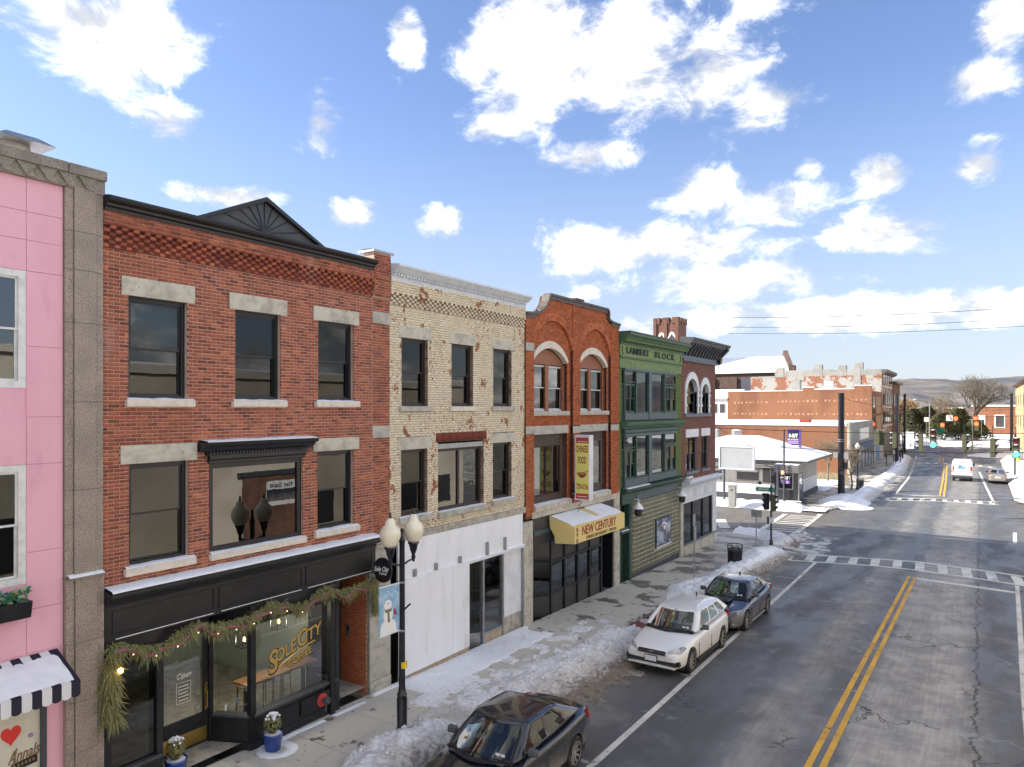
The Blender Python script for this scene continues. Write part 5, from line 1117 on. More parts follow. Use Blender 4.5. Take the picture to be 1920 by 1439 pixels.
# backing follows the shaped parapet
mb = MB()
for q in ((D0, D1, 4.1, 4.5), (D0, 20.82, 4.5, 10.1), (23.30, 24.16, 4.5, 10.1), (26.66, D1, 4.5, 10.1), (20.82, 23.30, 6.96, 7.78), (24.16, 26.66, 6.96, 7.78), (20.82, 23.3, 10.1, 10.11), (24.16, 26.66, 10.1, 10.11)): mb.box(XF - .3, XF - .06, *q)
mb.prism([(D0, 10.1)] + [(p, z) for p, z in prof] + [(D1, 10.1)], 'x', XF - .3, XF - .06)
for a, b, c in bays:
    ap = arch_pts(a, b, 9.56, .5); mb.prism(ap + [(b, 10.1), (a, 10.1)], 'x', XF - .3, XF - .06)
mb.build('wall', 'mortar_red', Dg)
holes3 = [(lambda f: lambda z: f(z) if z > 7.78 else None)(arch_fn(a - .0, b, 9.56, .56)) for a, b, c in bays]
dl = [(20.80, 23.33, 6.96, 7.26), (24.14, 26.70, 6.96, 7.24)]; ds = [(20.80, 23.35, 7.62, 7.78), (24.14, 26.72, 7.62, 7.78)]
br = []
def add_zone(y0, y1, z0, z1, X, holes):
    for b in lay_bricks(y0, y1, z0, z1, X, holes, joint=.008, proud=.008, jit=.002):
        if b[3] < topz((b[0] + b[1]) / 2) - .02: br.append(b)
bigA = [arch_fn(20.80, 23.62, 10.05, 1.0), arch_fn(24.18, 26.98, 10.05, 1.0)]
allh = holes3 + d2 + dl + ds
add_zone(20.80, 23.58, 4.52, 11.9, XF - .055, allh); add_zone(24.20, 26.86, 4.52, 11.9, XF - .055, allh)   # bay panels set back
for (y0, y1) in ((D0 + .005, 20.80), (23.58, 24.20), (26.86, D1 - .005)): add_zone(y0, y1, 4.2, 11.9 if y0 < 23 or y0 > 25 else 12.02, XF + .05, [(y0, y1, 6.98, 7.26), (y0, y1, 9.85, 10.12) if y0 < 21 else (0, 0, 0, 0)])
for (y0, y1) in ((D0, 20.8), (23.58, 24.20), (26.86, D1)): MB().box(XF - .1, XF + .045, y0, y1, 4.1, 11.0 if y0 != 23.58 else 11.98).build('pilaster_core', 'mortar_red', Dg)
# spandrels above the big relieving arches come forward
def above_arch(fn):
    def f(z):
        if z < 10.05: return (20, 28)
        return fn(z)
    return f
for (y0, y1), fn in zip(((20.80, 23.58), (24.20, 26.86)), bigA):
    add_zone(y0, y1, 10.1, 11.9, XF + .03, [fn])
brick_mesh('brick_field', br, 'brick_orange', Dg, depth=.06)
for (a, b, rise, zs_) in ((20.80, 23.60, 1.0, 10.05), (24.18, 26.88, 1.0, 10.05)):
    ip = arch_pts(a + .02, b - .02, zs_, rise - .02, 34); op = arch_pts(a - .2, b + .2, zs_ + .06, rise + .22, 34); vs = []; mb = MB(); tn = []
    for k in range(34):
        if ip[k][0] < a - .01: continue
        for j in range(3):
            t0, t1 = j / 3 + .01, (j + 1) / 3 - .02; e = .04
            def L2(p, q, t): return (p[0] + (q[0] - p[0]) * t, p[1] + (q[1] - p[1]) * t)
            k1 = L2(ip[k], ip[k + 1], .94), L2(op[k], op[k + 1], .94); A_, B_ = L2(ip[k], op[k], t0), L2(ip[k], op[k], t1); C_, D_ = L2(k1[0], k1[1], t1), L2(k1[0], k1[1], t0)
            mb.prism([A_, D_, C_, B_], 'x', XF - .05, XF + .045); tn += [random.random()] * 6
    mb.build('relieving_arch', 'brick_orange', Dg, kind='stuff', tones=tn)
for (a, b, c) in bays:
    ip = arch_pts(a + .03, b - .03, 9.54, .5, 15); op = arch_pts(a - .06, b + .06, 9.62, .68, 15)
    for k in range(15):
        def L2(p, q, t): return (p[0] + (q[0] - p[0]) * t, p[1] + (q[1] - p[1]) * t)
        MB().prism([ip[k], L2(ip[k], ip[k + 1], .97), L2(op[k], op[k + 1], .97), op[k]], 'x', XF - .2, XF + .0).build('arch_stone', 'limestone', Dg, bevel=.005)
    MB().prism(arch_pts(a, b, 9.5, .5) + [(b, 9.42), (a, 9.42)], 'x', XF - .28, XF - .22).build('tympanum', 'tan_frame', Dg)
    w = window(Dg, a + .02, b - .02, 7.78, 9.46, XF - .16, 'white_frame', rec=.08, fw=.06, cols=2, glass='glass_bright', blind=('blind', .0)); mb = MB()
    mb.box(XF - .26, XF - .18, (a + b) / 2 - .11, (a + b) / 2 + .11, 7.78, 9.46); mb.box(XF - .26, XF - .19, a, a + .05, 7.78, 9.46); mb.box(XF - .26, XF - .17, b - .14, b, 7.78, 9.46); mb.build('mullion', 'tan_frame', w)
for q in dl: rough_block('lintel', *q, XF - .06, .06, 'grey_stone', Dg, amp=.015)
for q in ds: rough_block('sill', *q, XF - .06, .12, 'grey_stone', Dg, amp=.015, nz=3)
for (y0, y1, z0, z1) in ((D0, 20.8, 7.0, 7.26), (D0, 20.8, 9.85, 10.12), (23.58, 24.2, 6.95, 7.2), (26.86, D1, 6.95, 7.2)): rough_block('stone_block', y0, y1, z0, z1, XF, .065, 'grey_stone', Dg, 6, 4, .012)
# second storey: brown siding round sliding windows
for i, (a, b, z0, z1) in enumerate(d2):
    mb = MB(); ya, yb, za, zb = (a + .14, b - .28, z0 + .25, z1 - .42) if i == 0 else (a + .2, b - .22, z0 + .3, z1 - .35)
    for q in ((a, ya, z0, z1), (yb, b, z0, z1), (ya, yb, z0, za), (ya, yb, zb, z1)): mb.box(XF - .26, XF - .22, *q)
    sp = mb.build('siding_panel', 'brown_siding', Dg); y = a + .06
    while y < b: MB().box(XF - .22, XF - .214, y, y + .012, z0, za).build('siding_rib', 'brown_frame', sp); MB().box(XF - .22, XF - .214, y, y + .012, zb, z1).build('siding_rib', 'brown_frame', sp); y += .12
    w = window(Dg, ya, yb, za, zb, XF - .1, 'brown_frame' if i == 0 else 'brown_siding', rec=.1, fw=.05, style='single', cols=2 if i == 0 else 1, glass='glass_store')
    if i == 0: MB().quad((XF - .4, ya, za), (XF - .4, ya + .95, za), (XF - .4, ya + .95, zb), (XF - .4, ya, zb)).build('curtain', 'curtain', w, recalc=False)
    else: MB().quad((XF - .32, ya, za), (XF - .32, yb, za), (XF - .32, yb, zb), (XF - .32, ya, zb)).build('picture_screen', 'pic_window', w, recalc=False)
    sill(Dg, a - .05, b + .05, z0 - .2, z0, XF - .05, .2, 'old_stone', .02)
# coping on the shaped parapet
for k, (p, q) in enumerate(zip(prof[:-1], prof[1:])):
    a = Vector((0, *p)); b = Vector((0, *q)); d = (b - a).normalized(); n_ = Vector((0, -d.z, d.y)) * .08
    MB().prism([(a.y, a.z), (b.y, b.z), (b.y + n_.y, b.z + n_.z), (a.y + n_.y, a.z + n_.z)], 'x', XF - .16, XF + .14 + .002 * k).build('coping', 'coping_metal', Dg); m2 = Vector((0, -d.z, d.y)) * .13
    if (b - a).length > .5: MB().prism([(a.y, a.z - .12), (b.y, b.z - .12), (b.y, b.z), (a.y, a.z)], 'x', XF - .06, XF + .09 + .002 * k).build('coping_bed', 'coping_metal', Dg)
MB().box(XF - .2, XF + .2, 23.55, 24.23, 11.98, 12.04).build('coping', 'coping_metal', Dg)
snow_strip(Dg, XF - .15, XF + .1, 20.98, 21.3, 11.27, .05)
core(Dg, D0, D1, gD - .2, 11.2, xf=-14.5)
# shopfront
MB().box(XF - .12, XF + .06, D0 + .4, D1, 4.08, 4.30).build('stone_band', 'old_stone', Dg); MB().box(XF - .2, XF - .02, 20.85, 27.2, 3.15, 4.08).build('fascia', 'charcoal_panel', Dg); MB().box(XF - .2, XF + .02, 20.85, 27.2, 3.45, 3.62).build('fascia_band', 'blue_grey', Dg)
zc = gD - .1
for k in range(12):
    rough_block('pier_stone', 27.22, 27.74, zc + .004, zc + .33, XF, .05, 'old_stone', Dg, 8, 4, .012); zc += .335
    if zc > 4.1: break
MB().box(XF - .5, XF, 27.24, 27.74, .1, 4.2).build('pier_core', 'concrete_band', Dg)
y0, y1, z0, z1 = 22.06, 26.1, .34, 3.15; xs_ = XF - .02; fr = MB(); cw = (y1 - y0) / 4; rows = (.34, 1.22, 2.35, 3.15)
for i in range(5): fr.box(xs_ - .08, xs_ + .03, y0 + i * cw - .05, y0 + i * cw + .05, z0, z1)
for z in rows: fr.box(xs_ - .07, xs_ + .02, y0, y1, z - .045, z + .045)
sfm = fr.build('shop_frame', 'black_frame', Dg)
for i in range(4):
    a, b = y0 + i * cw + .05, y0 + (i + 1) * cw - .05
    for z_, z__ in ((rows[0], rows[1]), (rows[2], rows[3])): MB().box(xs_ - .05, xs_ - .03, a, b, z_ + .045, z__ - .045).build('panel', 'charcoal_panel', sfm)
    MB().quad((xs_ - .03, a, rows[1] + .045), (xs_ - .03, b, rows[1] + .045), (xs_ - .03, b, rows[2] - .045), (xs_ - .03, a, rows[2] - .045)).build('pane', 'glass_bright', sfm, recalc=False)
# splayed left end
a, b = Vector((XF - .75, 20.95, 0)), Vector((xs_, y0, 0))
for (z_, z__, m_) in ((.36, 1.2, 'charcoal_panel'), (1.2, 2.5, 'glass_bright'), (2.5, 3.15, 'charcoal_panel')): MB().quad((a.x, a.y, z_), (b.x, b.y, z_), (b.x, b.y, z__), (a.x, a.y, z__)).build('splayed_pane' if 'glass' in m_ else 'splayed_panel', m_, Dg, recalc=False)
for z in (.4, 1.2, 2.5, 3.1): MB().hexa([(a.x, a.y, z - .04), (a.x + .05, a.y, z - .04), (b.x + .03, b.y - .02, z - .04), (b.x - .02, b.y, z - .04), (a.x, a.y, z + .04), (a.x + .05, a.y, z + .04), (b.x + .03, b.y - .02, z + .04), (b.x - .02, b.y, z + .04)]).build('splayed_rail', 'black_frame', Dg)
MB().box(XF - .9, XF + .0, 20.75, 20.85, .3, 3.2).build('porch_side', 'charcoal_panel', Dg)
# porch at the right end
MB().box(XF - 1.0, XF - .95, 26.1, 27.25, .3, 3.2).build('restaurant_door', 'charcoal_panel', Dg); MB().box(XF - .95, XF - .02, 27.15, 27.24, .25, 3.2).build('porch_side', 'black_frame', Dg); MB().box(XF - .95, XF, 26.12, 27.2, .2, .33).build('door_step', 'galv', Dg); MB().box(XF - .945, XF - .94, 26.35, 26.65, 2.2, 2.4).build('number_plate', 'sign_white', Dg)
# awning and blade sign
aw = thing('yellow_awning', 'yellow restaurant awning with maroon lettering and snow on top', 'awning', (XF, 24.5, 3.3)); ya, yb = 21.80, 25.85; pr = [(0, 4.02), (1.05, 3.72), (1.05, 3.13), (.25, 3.08), (.22, 3.35), (.05, 3.6)]
ya, yb = 21.85, 26.0
MB().prism([(XF + .02 + a, z) for a, z in pr], 'y', ya, yb).build('canopy', 'yellow_canvas', aw, bevel=.01); P = []
for i in range(34):
    row = []
    for j in range(6): t = j / 5; y = ya + .03 + (yb - ya - .06) * i / 33; q = .05 * (float(fbm(np.array(i * .3), np.array(j * .4))) + .1) * (1 if not (17 < i < 22 and j < 4 - (i - 17) % 5 * .3) else -.5); row.append((XF + .03 + 1.0 * t, y, 4.02 - .30 * t + q * (1 if t < .95 else .1)))
    P.append(row)
MB().grid(P).build('snow', 'snow', aw, smooth='all')
xa = XF + 1.075
text('awning_lettering', 'NEW CENTURY', .46, 'maroon', aw, (xa, 23.78, 3.51), xs=.86, bold=.008); text('awning_lettering', 'CHINESE RESTAURANT • 729-0156', .165, 'olive_text', aw, (xa, 23.95, 3.235), xs=1.02, bold=.002)
for k, z in enumerate((3.6, 3.42, 3.22)): text('awning_character', ('新', '世', '紀')[k], .17, 'olive_text' if k else 'maroon', aw, (xa, 22.03, z), xs=.9)
bs = thing('blade_sign', 'tall yellow and red projecting sign reading chinese food with bowl', 'sign', (XF + .3, 24.0, 4.6)); Yb = 23.38
(xa0, zt), (xa1, _) = yp(1077.5, 816, Yb), yp(1105, 816, Yb); zb = yp(1079, 938, Yb)[1]
MB().box(xa0, xa1, Yb, Yb + .32, zb, zt).build('cabinet', 'white_paint', bs, bevel=.01); w = xa1 - xa0; hgt = zt - zb; xm = (xa0 + xa1) / 2; yf = Yb - .004
MB().box(xa0 + .06, xa1 - .03, Yb - .004, Yb, zb + .17, zt - .17).build('face', 'yellow_sign', bs); MB().box(xa0 + .06, xa1 - .03, Yb - .005, Yb, zt - .30, zt - .09).build('red_band', 'red_paint', bs); MB().box(xa0 + .06, xa1 - .03, Yb - .005, Yb, zb + .06, zb + .26).build('red_band', 'red_paint', bs)
for z in (zt - .24, zb + .15): MB().box(xa0 + .12, xa1 - .09, Yb - .008, Yb - .005, z - .012, z + .012).build('band_lettering', 'sign_white', bs)
text('sign_lettering', 'CHINESE', .36, 'maroon', bs, (xm + .01, yf - .002, zt - .53), 'back', bold=.004, width=.50); text('sign_lettering', 'FOOD', .36, 'maroon', bs, (xm + .01, yf - .002, zt - .94), 'back', bold=.004, width=.34); text('sign_lettering', '729-0156', .30, 'maroon', bs, (xm + .01, yf - .002, zt - 1.92), 'back', bold=.003, width=.48)
bw = [(xm - .22 + .44 * k / 12, zt - 1.42 - .17 * math.sin(math.pi * k / 12)) for k in range(13)]; MB().prism(bw, 'y', Yb - .008, Yb - .004).build('bowl', 'maroon', bs); MB().prism([(xm + .23 * math.cos(R(k)), zt - 1.415 + .045 * math.sin(R(k))) for k in range(0, 360, 24)], 'y', Yb - .010, Yb - .006).build('bowl_rim', 'gold', bs); MB().cyl((xm + .05, Yb - .012, zt - 1.4), (xm + .27, Yb - .012, zt - 1.30), .01, n=5).build('spoon', 'maroon', bs)
mb = MB(); mb.cyl((XF + .05, Yb + .15, zt - .1), (xa0, Yb + .15, zt - .1), .03, n=8); mb.cyl((XF + .05, Yb + .15, zb + .2), (xa0, Yb + .15, zb + .2), .03, n=8); mb.cyl((xm - .1, Yb + .15, zb), (XF + .3, Yb + .15, 4.0), .02, n=6); mb.build('bracket', 'galv', bs); MB().box(XF + .02, XF + .22, 23.6, 23.78, 4.55, 5.1).build('junction_box', 'black_paint', bs)
ch = thing('roof_antenna', 'small roof vent and aerial above orange brick parapet', 'antenna', (-14.5, 24.5, 10.8)); mb = MB(); mb.cyl((-14.5, 25.6, 10.8), (-14.5, 25.6, 12.35), .02, n=5); mb.cyl((-14.5, 25.4, 12.2), (-14.5, 25.8, 12.25), .012, n=4); mb.build('mast', 'galv', ch); MB().box(-14.6, -14.4, 25.5, 25.7, 12.05, 12.2).build('box', 'black_paint', ch)
# ------------------------------------------------------------------ green commercial block
gE = gz(31) + .12; E0, E1 = 27.75, 35.22
Eg = thing('green_block_building', 'green painted building with raised name lettering and glass block shopfront', 'building', (XF, 31.4, gE))
mb = MB(); mb.box(XF - .35, XF - .02, E0, E1, 9.6, 10.9); mb.box(XF - .35, XF - .02, E0, 28.05, 4.0, 9.6); mb.box(XF - .35, XF - .02, 34.25, E1, 4.0, 9.6); mb.box(XF - .35, XF - .02, 28.05, 34.25, 6.70, 7.66); mb.box(XF - .35, XF - .02, 28.05, 34.25, 4.0, 4.78); mb.build('wall', 'mortar_green', Eg)
brick_mesh('pier_bricks', lay_bricks(E0 + .01, 28.04, 4.3, 9.62, XF, [], proud=.01) + lay_bricks(34.26, E1 - .01, 4.3, 9.62, XF, [], proud=.01), 'brick_green', Eg, depth=.03)
moulding('cornice', [(0, 10.62), (.10, 10.62), (.12, 10.70), (.20, 10.74), (.20, 10.82), (.40, 10.86), (.46, 10.95), (.56, 11.0), (.58, 11.10), (0, 11.16)], E0 - .02, E1 + .02, XF, 'green_mid', Eg)
MB().box(XF - .3, XF + .55, E0 - .01, E1 + .01, 11.12, 11.17).build('cornice_cap', 'coping_metal', Eg); y = E0 + .1
while y < E1 - .1: MB().box(XF + .20, XF + .37, y, y + .12, 10.755, 10.85).build('modillion', 'green_light', Eg); y += .24
MB().box(XF - .02, XF + .07, E0, E1, 10.14, 10.62).build('frieze', 'green_light', Eg); MB().box(XF - .02, XF + .11, E0, E1, 10.06, 10.14).build('frieze_mould', 'green_mid', Eg)
for k in range(4): MB().prism([(XF, 9.62 + k * .11), (XF + .055, 9.62 + k * .11), (XF + .03, 9.73 + k * .11), (XF, 9.73 + k * .11)], 'y', E0, E1).build('clapboard', 'green_light', Eg)
text('block_lettering', 'LAMBERT', .42, 'letter_green', Eg, (XF + .085, 29.62, 10.385), extrude=.02, bold=.004, width=2.5); text('block_lettering', 'BLOCK', .42, 'letter_green', Eg, (XF + .085, 32.85, 10.385), extrude=.02, bold=.004, spacing=1.25, width=2.6)
for y in (27.98, 34.98): mb = MB(); s = 1 if y < 30 else -1; mb.box(XF + .07, XF + .09, y - .02, y + .02, 10.22, 10.55); mb.box(XF + .07, XF + .09, min(y, y + s * .2), max(y, y + s * .2), 10.20, 10.24); mb.build('frieze_corner', 'letter_green', Eg)
def bay(z0, z1, trans):
    X = XF + .16; ws = [(28.06, 29.22), (29.26, 30.62), (31.0, 32.5), (32.72, 34.22)]
    mb = MB(); mb.box(XF - .02, X, 28.06, 34.24, z0 - .32, z0 - .01); mb.box(XF, X + .02, 30.64, 30.98, z0 - .32, z1 + .02); mb.build('bay_panel', 'blue_grey', Eg); MB().box(XF - .1, X + .03, 28.04, 34.26, z1, z1 + .10).build('bay_head', 'blue_grey', Eg)
    for y in (29.24, 32.61): MB().box(XF - .05, X + .015, y - .05, y + .05, z0, z1).build('bay_post', 'green_dark', Eg)
    for i, (a, b) in enumerate(ws):
        if i in (0, 3):
            zt = z1 - (z1 - z0) * .30; window(Eg, a, b, zt + .03, z1, X, 'green_dark', rec=.05, fw=.05, style='single', glass='glass_bright'); w = window(Eg, a, b, z0, zt - .03, X, 'green_dark', rec=.05, fw=.06, cols=2, glass='glass')
            MB().quad((X - .2, a, z0), (X - .2, b, z0), (X - .2, b, zt), (X - .2, a, zt)).build('blind', 'blind', w, recalc=False)
        else:
            w = window(Eg, a, b, z0, z1, X, 'green_dark', rec=.05, fw=.05, style='single', glass='glass_bright'); MB().quad((X - .55, a, z0), (X - .55, b, z0), (X - .55, b, z1 - trans), (X - .55, a, z1 - trans)).build('curtain', 'interior_pale', w, recalc=False)
bay(7.68, 9.52, .4); bay(4.80, 6.66, .2)
moulding('mid_cornice', [(0, 6.98), (.18, 6.98), (.24, 7.08), (.34, 7.12), (.38, 7.22), (.38, 7.26), (0, 7.36)], 27.85, 34.95, XF, 'green_mid', Eg); moulding('mid_band', [(0, 6.76), (.17, 6.76), (.20, 6.84), (.17, 6.95), (0, 6.98)], 28.0, 34.4, XF, 'green_dark', Eg)
sc_ = moulding('shop_cornice', [(0, 4.15), (.1, 4.15), (.22, 4.22), (.30, 4.30), (.30, 4.37), (0, 4.44)], 27.95, E1, XF, 'green_dark', Eg); snow_strip(sc_, XF + .02, XF + .29, 28.1, 30.6, 4.40, .03)
MB().box(XF - .2, XF + .08, 27.95, E1, 3.72, 4.15).build('sign_band', 'green_dark', Eg); MB().box(XF + .08, XF + .10, 29.4, 34.2, 3.80, 4.08).build('faded_sign', 'blue_grey', Eg)
core(Eg, E0, E1, gE - .2, 10.9, xf=-14.2)
# green street door at the left
MB().box(XF - .32, XF - .25, 27.85, 28.85, .2, 3.7).build('street_door', 'green_dark', Eg); mb = MB(); mb.box(XF - .3, XF + .06, 28.72, 28.95, .2, 3.72); mb.box(XF - .3, XF + .04, 27.74, 27.88, .2, 3.72); mb.box(XF - .3, XF + .02, 27.88, 28.72, 2.55, 2.72); mb.build('door_frame', 'green_dark', Eg)
MB().quad((XF - .22, 27.9, 2.75), (XF - .22, 28.7, 2.75), (XF - .22, 28.7, 3.6), (XF - .22, 27.9, 3.6)).build('pane', 'glass_wavy', Eg, recalc=False); sh = MB().box(XF - .25, XF + .10, 27.86, 28.74, 2.48, 2.58).build('door_hood', 'green_dark', Eg); snow_strip(sh, XF - .1, XF + .09, 27.9, 28.7, 2.58, .02)
# glass blocks: a flat run and a rounded corner into the porch
gbm = MB(); tn = []; Rr = .62; path = []
for k in range(8): a = R(90 * k / 7); path.append((XF - Rr + Rr * math.sin(a) - .0, 29.05 + Rr * (1 - math.cos(a)) - .0))
path = [(XF - Rr, 29.05 - .0)] + path
arcp = [(XF - .02 - Rr + Rr * math.cos(R(90 - 90 * k / 6)), 29.62 - Rr * math.sin(R(90 - 90 * k / 6))) for k in range(7)]
runp = [(XF - .02, 29.62 + .195 * k) for k in range(1, 29)]; pp = arcp + runp
bk = MB(); z0g, z1g = .50, 3.70; rowsn = 16; rh = (z1g - z0g) / rowsn
for (xa, ya), (xb, yb) in zip(pp[:-1], pp[1:]):
    d = Vector((xb - xa, yb - ya, 0)); l_ = d.length; d.normalize(); nrm = Vector((d.y, -d.x, 0))
    bk.quad((xa, ya, z0g), (xb, yb, z0g), (xb, yb, z1g), (xa, ya, z1g))
    for r in range(rowsn):
        za, zb = z0g + r * rh + .012, z0g + (r + 1) * rh - .012
        if 31.8 < (ya + yb) / 2 < 33.75 and 1.2 < (za + zb) / 2 < 2.6: continue
        A_ = Vector((xa, ya, 0)) + d * .012; B_ = Vector((xb, yb, 0)) - d * .012; m = (A_ + B_) / 2; o = nrm * .012; o2 = nrm * .022; ii = .03
        v = [(A_.x + o.x, A_.y + o.y, za), (B_.x + o.x, B_.y + o.y, za), (B_.x + o.x, B_.y + o.y, zb), (A_.x + o.x, A_.y + o.y, zb)]; A2 = A_ + d * ii; B2 = B_ - d * ii
        w = [(A2.x + o2.x, A2.y + o2.y, za + ii), (B2.x + o2.x, B2.y + o2.y, za + ii), (B2.x + o2.x, B2.y + o2.y, zb - ii), (A2.x + o2.x, A2.y + o2.y, zb - ii)]
        gbm.add(v + w, [(4, 5, 6, 7), (0, 1, 5, 4), (1, 2, 6, 5), (2, 3, 7, 6), (3, 0, 4, 7)])
bk.build('grout_backing', 'glass_block_grout', Eg, recalc=False); gbm.build('glass_block', 'glass_block', Eg, kind='stuff', recalc=False); MB().box(XF - .7, XF - .05, 29.0, 35.1, .15, .5).build('plinth', 'dark_base', Eg)
ps = thing('framed_poster', 'dark framed window poster with white arched emblem in glass block wall', 'poster', (XF, 32.8, 1.9)); MB().box(XF - .03, XF + .05, 31.82, 33.74, 1.22, 2.6).build('frame', 'green_dark', ps); MB().box(XF + .05, XF + .055, 31.9, 33.66, 1.30, 2.52).build('picture', 'poster', ps); MB().box(XF + .05, XF + .09, 31.86, 33.7, 1.22, 1.27).build('ledge', 'white_paint', ps)
ar = MB()
for k in range(9):
    a, b = R(20 + 140 * k / 9), R(20 + 140 * (k + .8) / 9); ar.prism([(32.8 - .36 * math.cos(a), 2.08 + .30 * math.sin(a)), (32.8 - .36 * math.cos(b), 2.08 + .30 * math.sin(b)), (32.8 - .27 * math.cos(b), 2.08 + .2 * math.sin(b)), (32.8 - .27 * math.cos(a), 2.08 + .2 * math.sin(a))], 'x', XF + .056, XF + .06)
ar.build('emblem', 'white_text', ps); MB().prism([(32.74, 2.2), (32.9, 2.2), (32.93, 2.08), (32.82, 1.98), (32.72, 2.08)], 'x', XF + .056, XF + .06).build('emblem_centre', 'white_text', ps)
for i, (y, w) in enumerate(((29.1, 'over the rounded glass block corner'), (34.55, 'beside the brick corner building'))):
    ln = thing('wall_lantern', 'snow capped hanging lantern on green shopfront, ' + w, 'lamp', (XF + .3, y, 3.3), group='snow capped wall lanterns'); c = (XF + .32, y, 3.12)
    MB().lathe([(.06, 0), (.16, .06), (.18, .32), (.15, .34), (.13, .30)], c, 8).build('body', 'brown_frame', ln); MB().lathe([(.24, .34), (.20, .40), (.06, .58), (.001, .62)], c, 10).build('snow_cap', 'snow', ln, smooth=True); MB().tube([(XF + .06, y, 3.85), (XF + .32, y, 3.87), (XF + .32, y, 3.72)], .025, 6).build('bracket', 'white_paint', ln)
# ------------------------------------------------------------------ corner building
gF = gz(38) + .12; F0, F1 = 35.24, 40.92
Fg = thing('corner_brick_building', 'dull red brick corner building with white arched window hoods and heavy dark cornice', 'building', (XF, 38, gF))
fw3 = [(35.98, 37.74, 7.58, 9.37), (38.42, 39.62, 7.58, 9.37)]; fw2 = [(35.98, 37.76, 4.52, 6.34), (38.42, 39.7, 4.52, 6.34)]
wall_holes('wall', F0, F1, 3.9, 10.4, [(a, b, c, d) for a, b, c, d in fw3 + fw2], XF, .28, 'mortar_grey', Fg)
def fa(a, b): f = arch_fn(a, b, 8.9, .47 * min(1.6, (b - a)) / 1.2 if False else .5); return lambda z: f(z) if z > 7.58 else None
brick_mesh('brick_field', lay_bricks(F0 + .005, F1 - .005, 4.0, 10.36, XF, [fa(35.9, 37.82), fa(38.34, 39.7)] + fw2 + [(35.9, 37.86, 6.34, 6.76), (38.34, 39.78, 6.34, 6.76)]), 'brick_dull', Fg)
for (a, b, c, d) in fw3:
    ip = arch_pts(a, b, 8.75, (b - a) * .40, 14); op = arch_pts(a - .24, b + .24, 8.82, (b - a) * .40 + .30, 14)
    for k in range(14): MB().prism([ip[k], ip[k + 1], op[k + 1], op[k]], 'x', XF - .15, XF + .07).build('hood_stone', 'white_paint', Fg)
    for y0, y1 in ((a - .2, a), (b, b + .2)):
        MB().box(XF - .15, XF + .05, y0, y1, 7.6, 8.8).build('hood_leg', 'white_paint', Fg)
        for z in (8.5, 7.95): MB().box(XF, XF + .075, y0 - .05, y1 + .05, z, z + .14).build('hood_block', 'white_paint', Fg)
    MB().prism(arch_pts(a, b, 8.70, (b - a) * .40) , 'x', XF - .2, XF - .16).build('arch_pane', 'glass_dark', Fg); window(Fg, a, b, c, 8.75, XF, 'dark_grey_paint', rec=.14, fw=.05, glass='glass', cols=1)
MB().box(XF - .05, XF + .12, 35.7, 39.95, 7.42, 7.58).build('sill', 'slate_blue', Fg)
for (a, b, c, d) in fw2: window(Fg, a, b, c, d, XF, 'dark_grey_paint', rec=.12, fw=.05, glass='glass', cols=2); MB().box(XF - .1, XF + .06, a - .08, b + .10, 6.34, 6.76).build('lintel', 'white_paint', Fg); MB().box(XF - .05, XF + .09, a - .06, b + .06, 4.38, 4.52).build('sill', 'slate_blue', Fg)
moulding('frieze', [(0, 10.34), (.14, 10.34), (.16, 10.44), (.08, 10.48), (.08, 10.95), (0, 10.95)], F0 + .03, F1 + .1, XF, 'slate_blue', Fg)
moulding('cornice', [(0, 10.95), (.12, 10.95), (.15, 11.02), (.55, 11.22), (.62, 11.25), (.66, 11.36), (.72, 11.42), (.74, 11.5), (0, 11.56)], F0 - .05, F1 + .62, XF, 'dark_grey_paint', Fg); MB().box(XF - 12, XF + .02, F1 + .0, F1 + .6, 11.2, 11.5).build('cornice_return', 'dark_grey_paint', Fg)
for k in range(12): y = F0 + .25 + k * .48; MB().prism([(XF + .08, 10.62), (XF + .2, 10.66), (XF + .34, 10.95), (XF + .55, 11.12), (XF + .55, 11.22), (XF + .08, 11.1)], 'y', y, y + .14).build('bracket', 'black_frame' if k % 1 else 'dark_grey_paint', Fg)
MB().prism([(XF + .02, 10.35), (XF + .25, 10.42), (XF + .30, 10.8), (XF + .70, 11.2), (XF + .70, 11.5), (XF + .02, 11.4)], 'y', F1 + .08, F1 + .4).build('corner_bracket', 'black_frame', Fg)
core(Fg, F0, F1, gF - .2, 11.0, xf=-15.2)
fc_ = moulding('shop_cornice', [(0, 3.72), (.10, 3.72), (.16, 3.82), (.34, 3.88), (.40, 3.98), (.40, 4.04), (0, 4.10)], 35.5, F1 + .35, XF, 'white_cornice', Fg); snow_strip(fc_, XF + .01, XF + .39, 35.55, F1 + .3, 4.05, .04)
MB().box(XF - .3, XF + .05, 35.5, F1 + .02, 2.92, 3.73).build('shop_frieze', 'white_paint', Fg)
for k in range(3):
    mb = MB(); a = 35.7 + k * 1.7; b = a + 1.5; t = .05
    for q in ((a, b, 3.08, 3.08 + t), (a, b, 3.55, 3.55 + t), (a, a + t, 3.13, 3.55), (b - t, b, 3.13, 3.55)): mb.box(XF + .05, XF + .07, *q)
    mb.build('frieze_panel', 'white_cornice', Fg)
for i in range(8): rough_block('base_stone', 35.5 + .66 * i, 35.5 + .66 * (i + 1) - .01, .05, .72, XF, .06, 'old_stone', Fg, 5, 4, .02)
MB().box(XF - .15, XF + .1, 35.55, F1 + .05, .72, .80).build('shop_sill', 'slate_blue', Fg)
for y, w in ((35.62, .12), (37.1, .08), (38.75, .08), (40.2, .1)): MB().box(XF - .12, XF + .02, y - w / 2, y + w / 2, .8, 2.92).build('shop_mullion', 'dark_grey_paint', Fg)
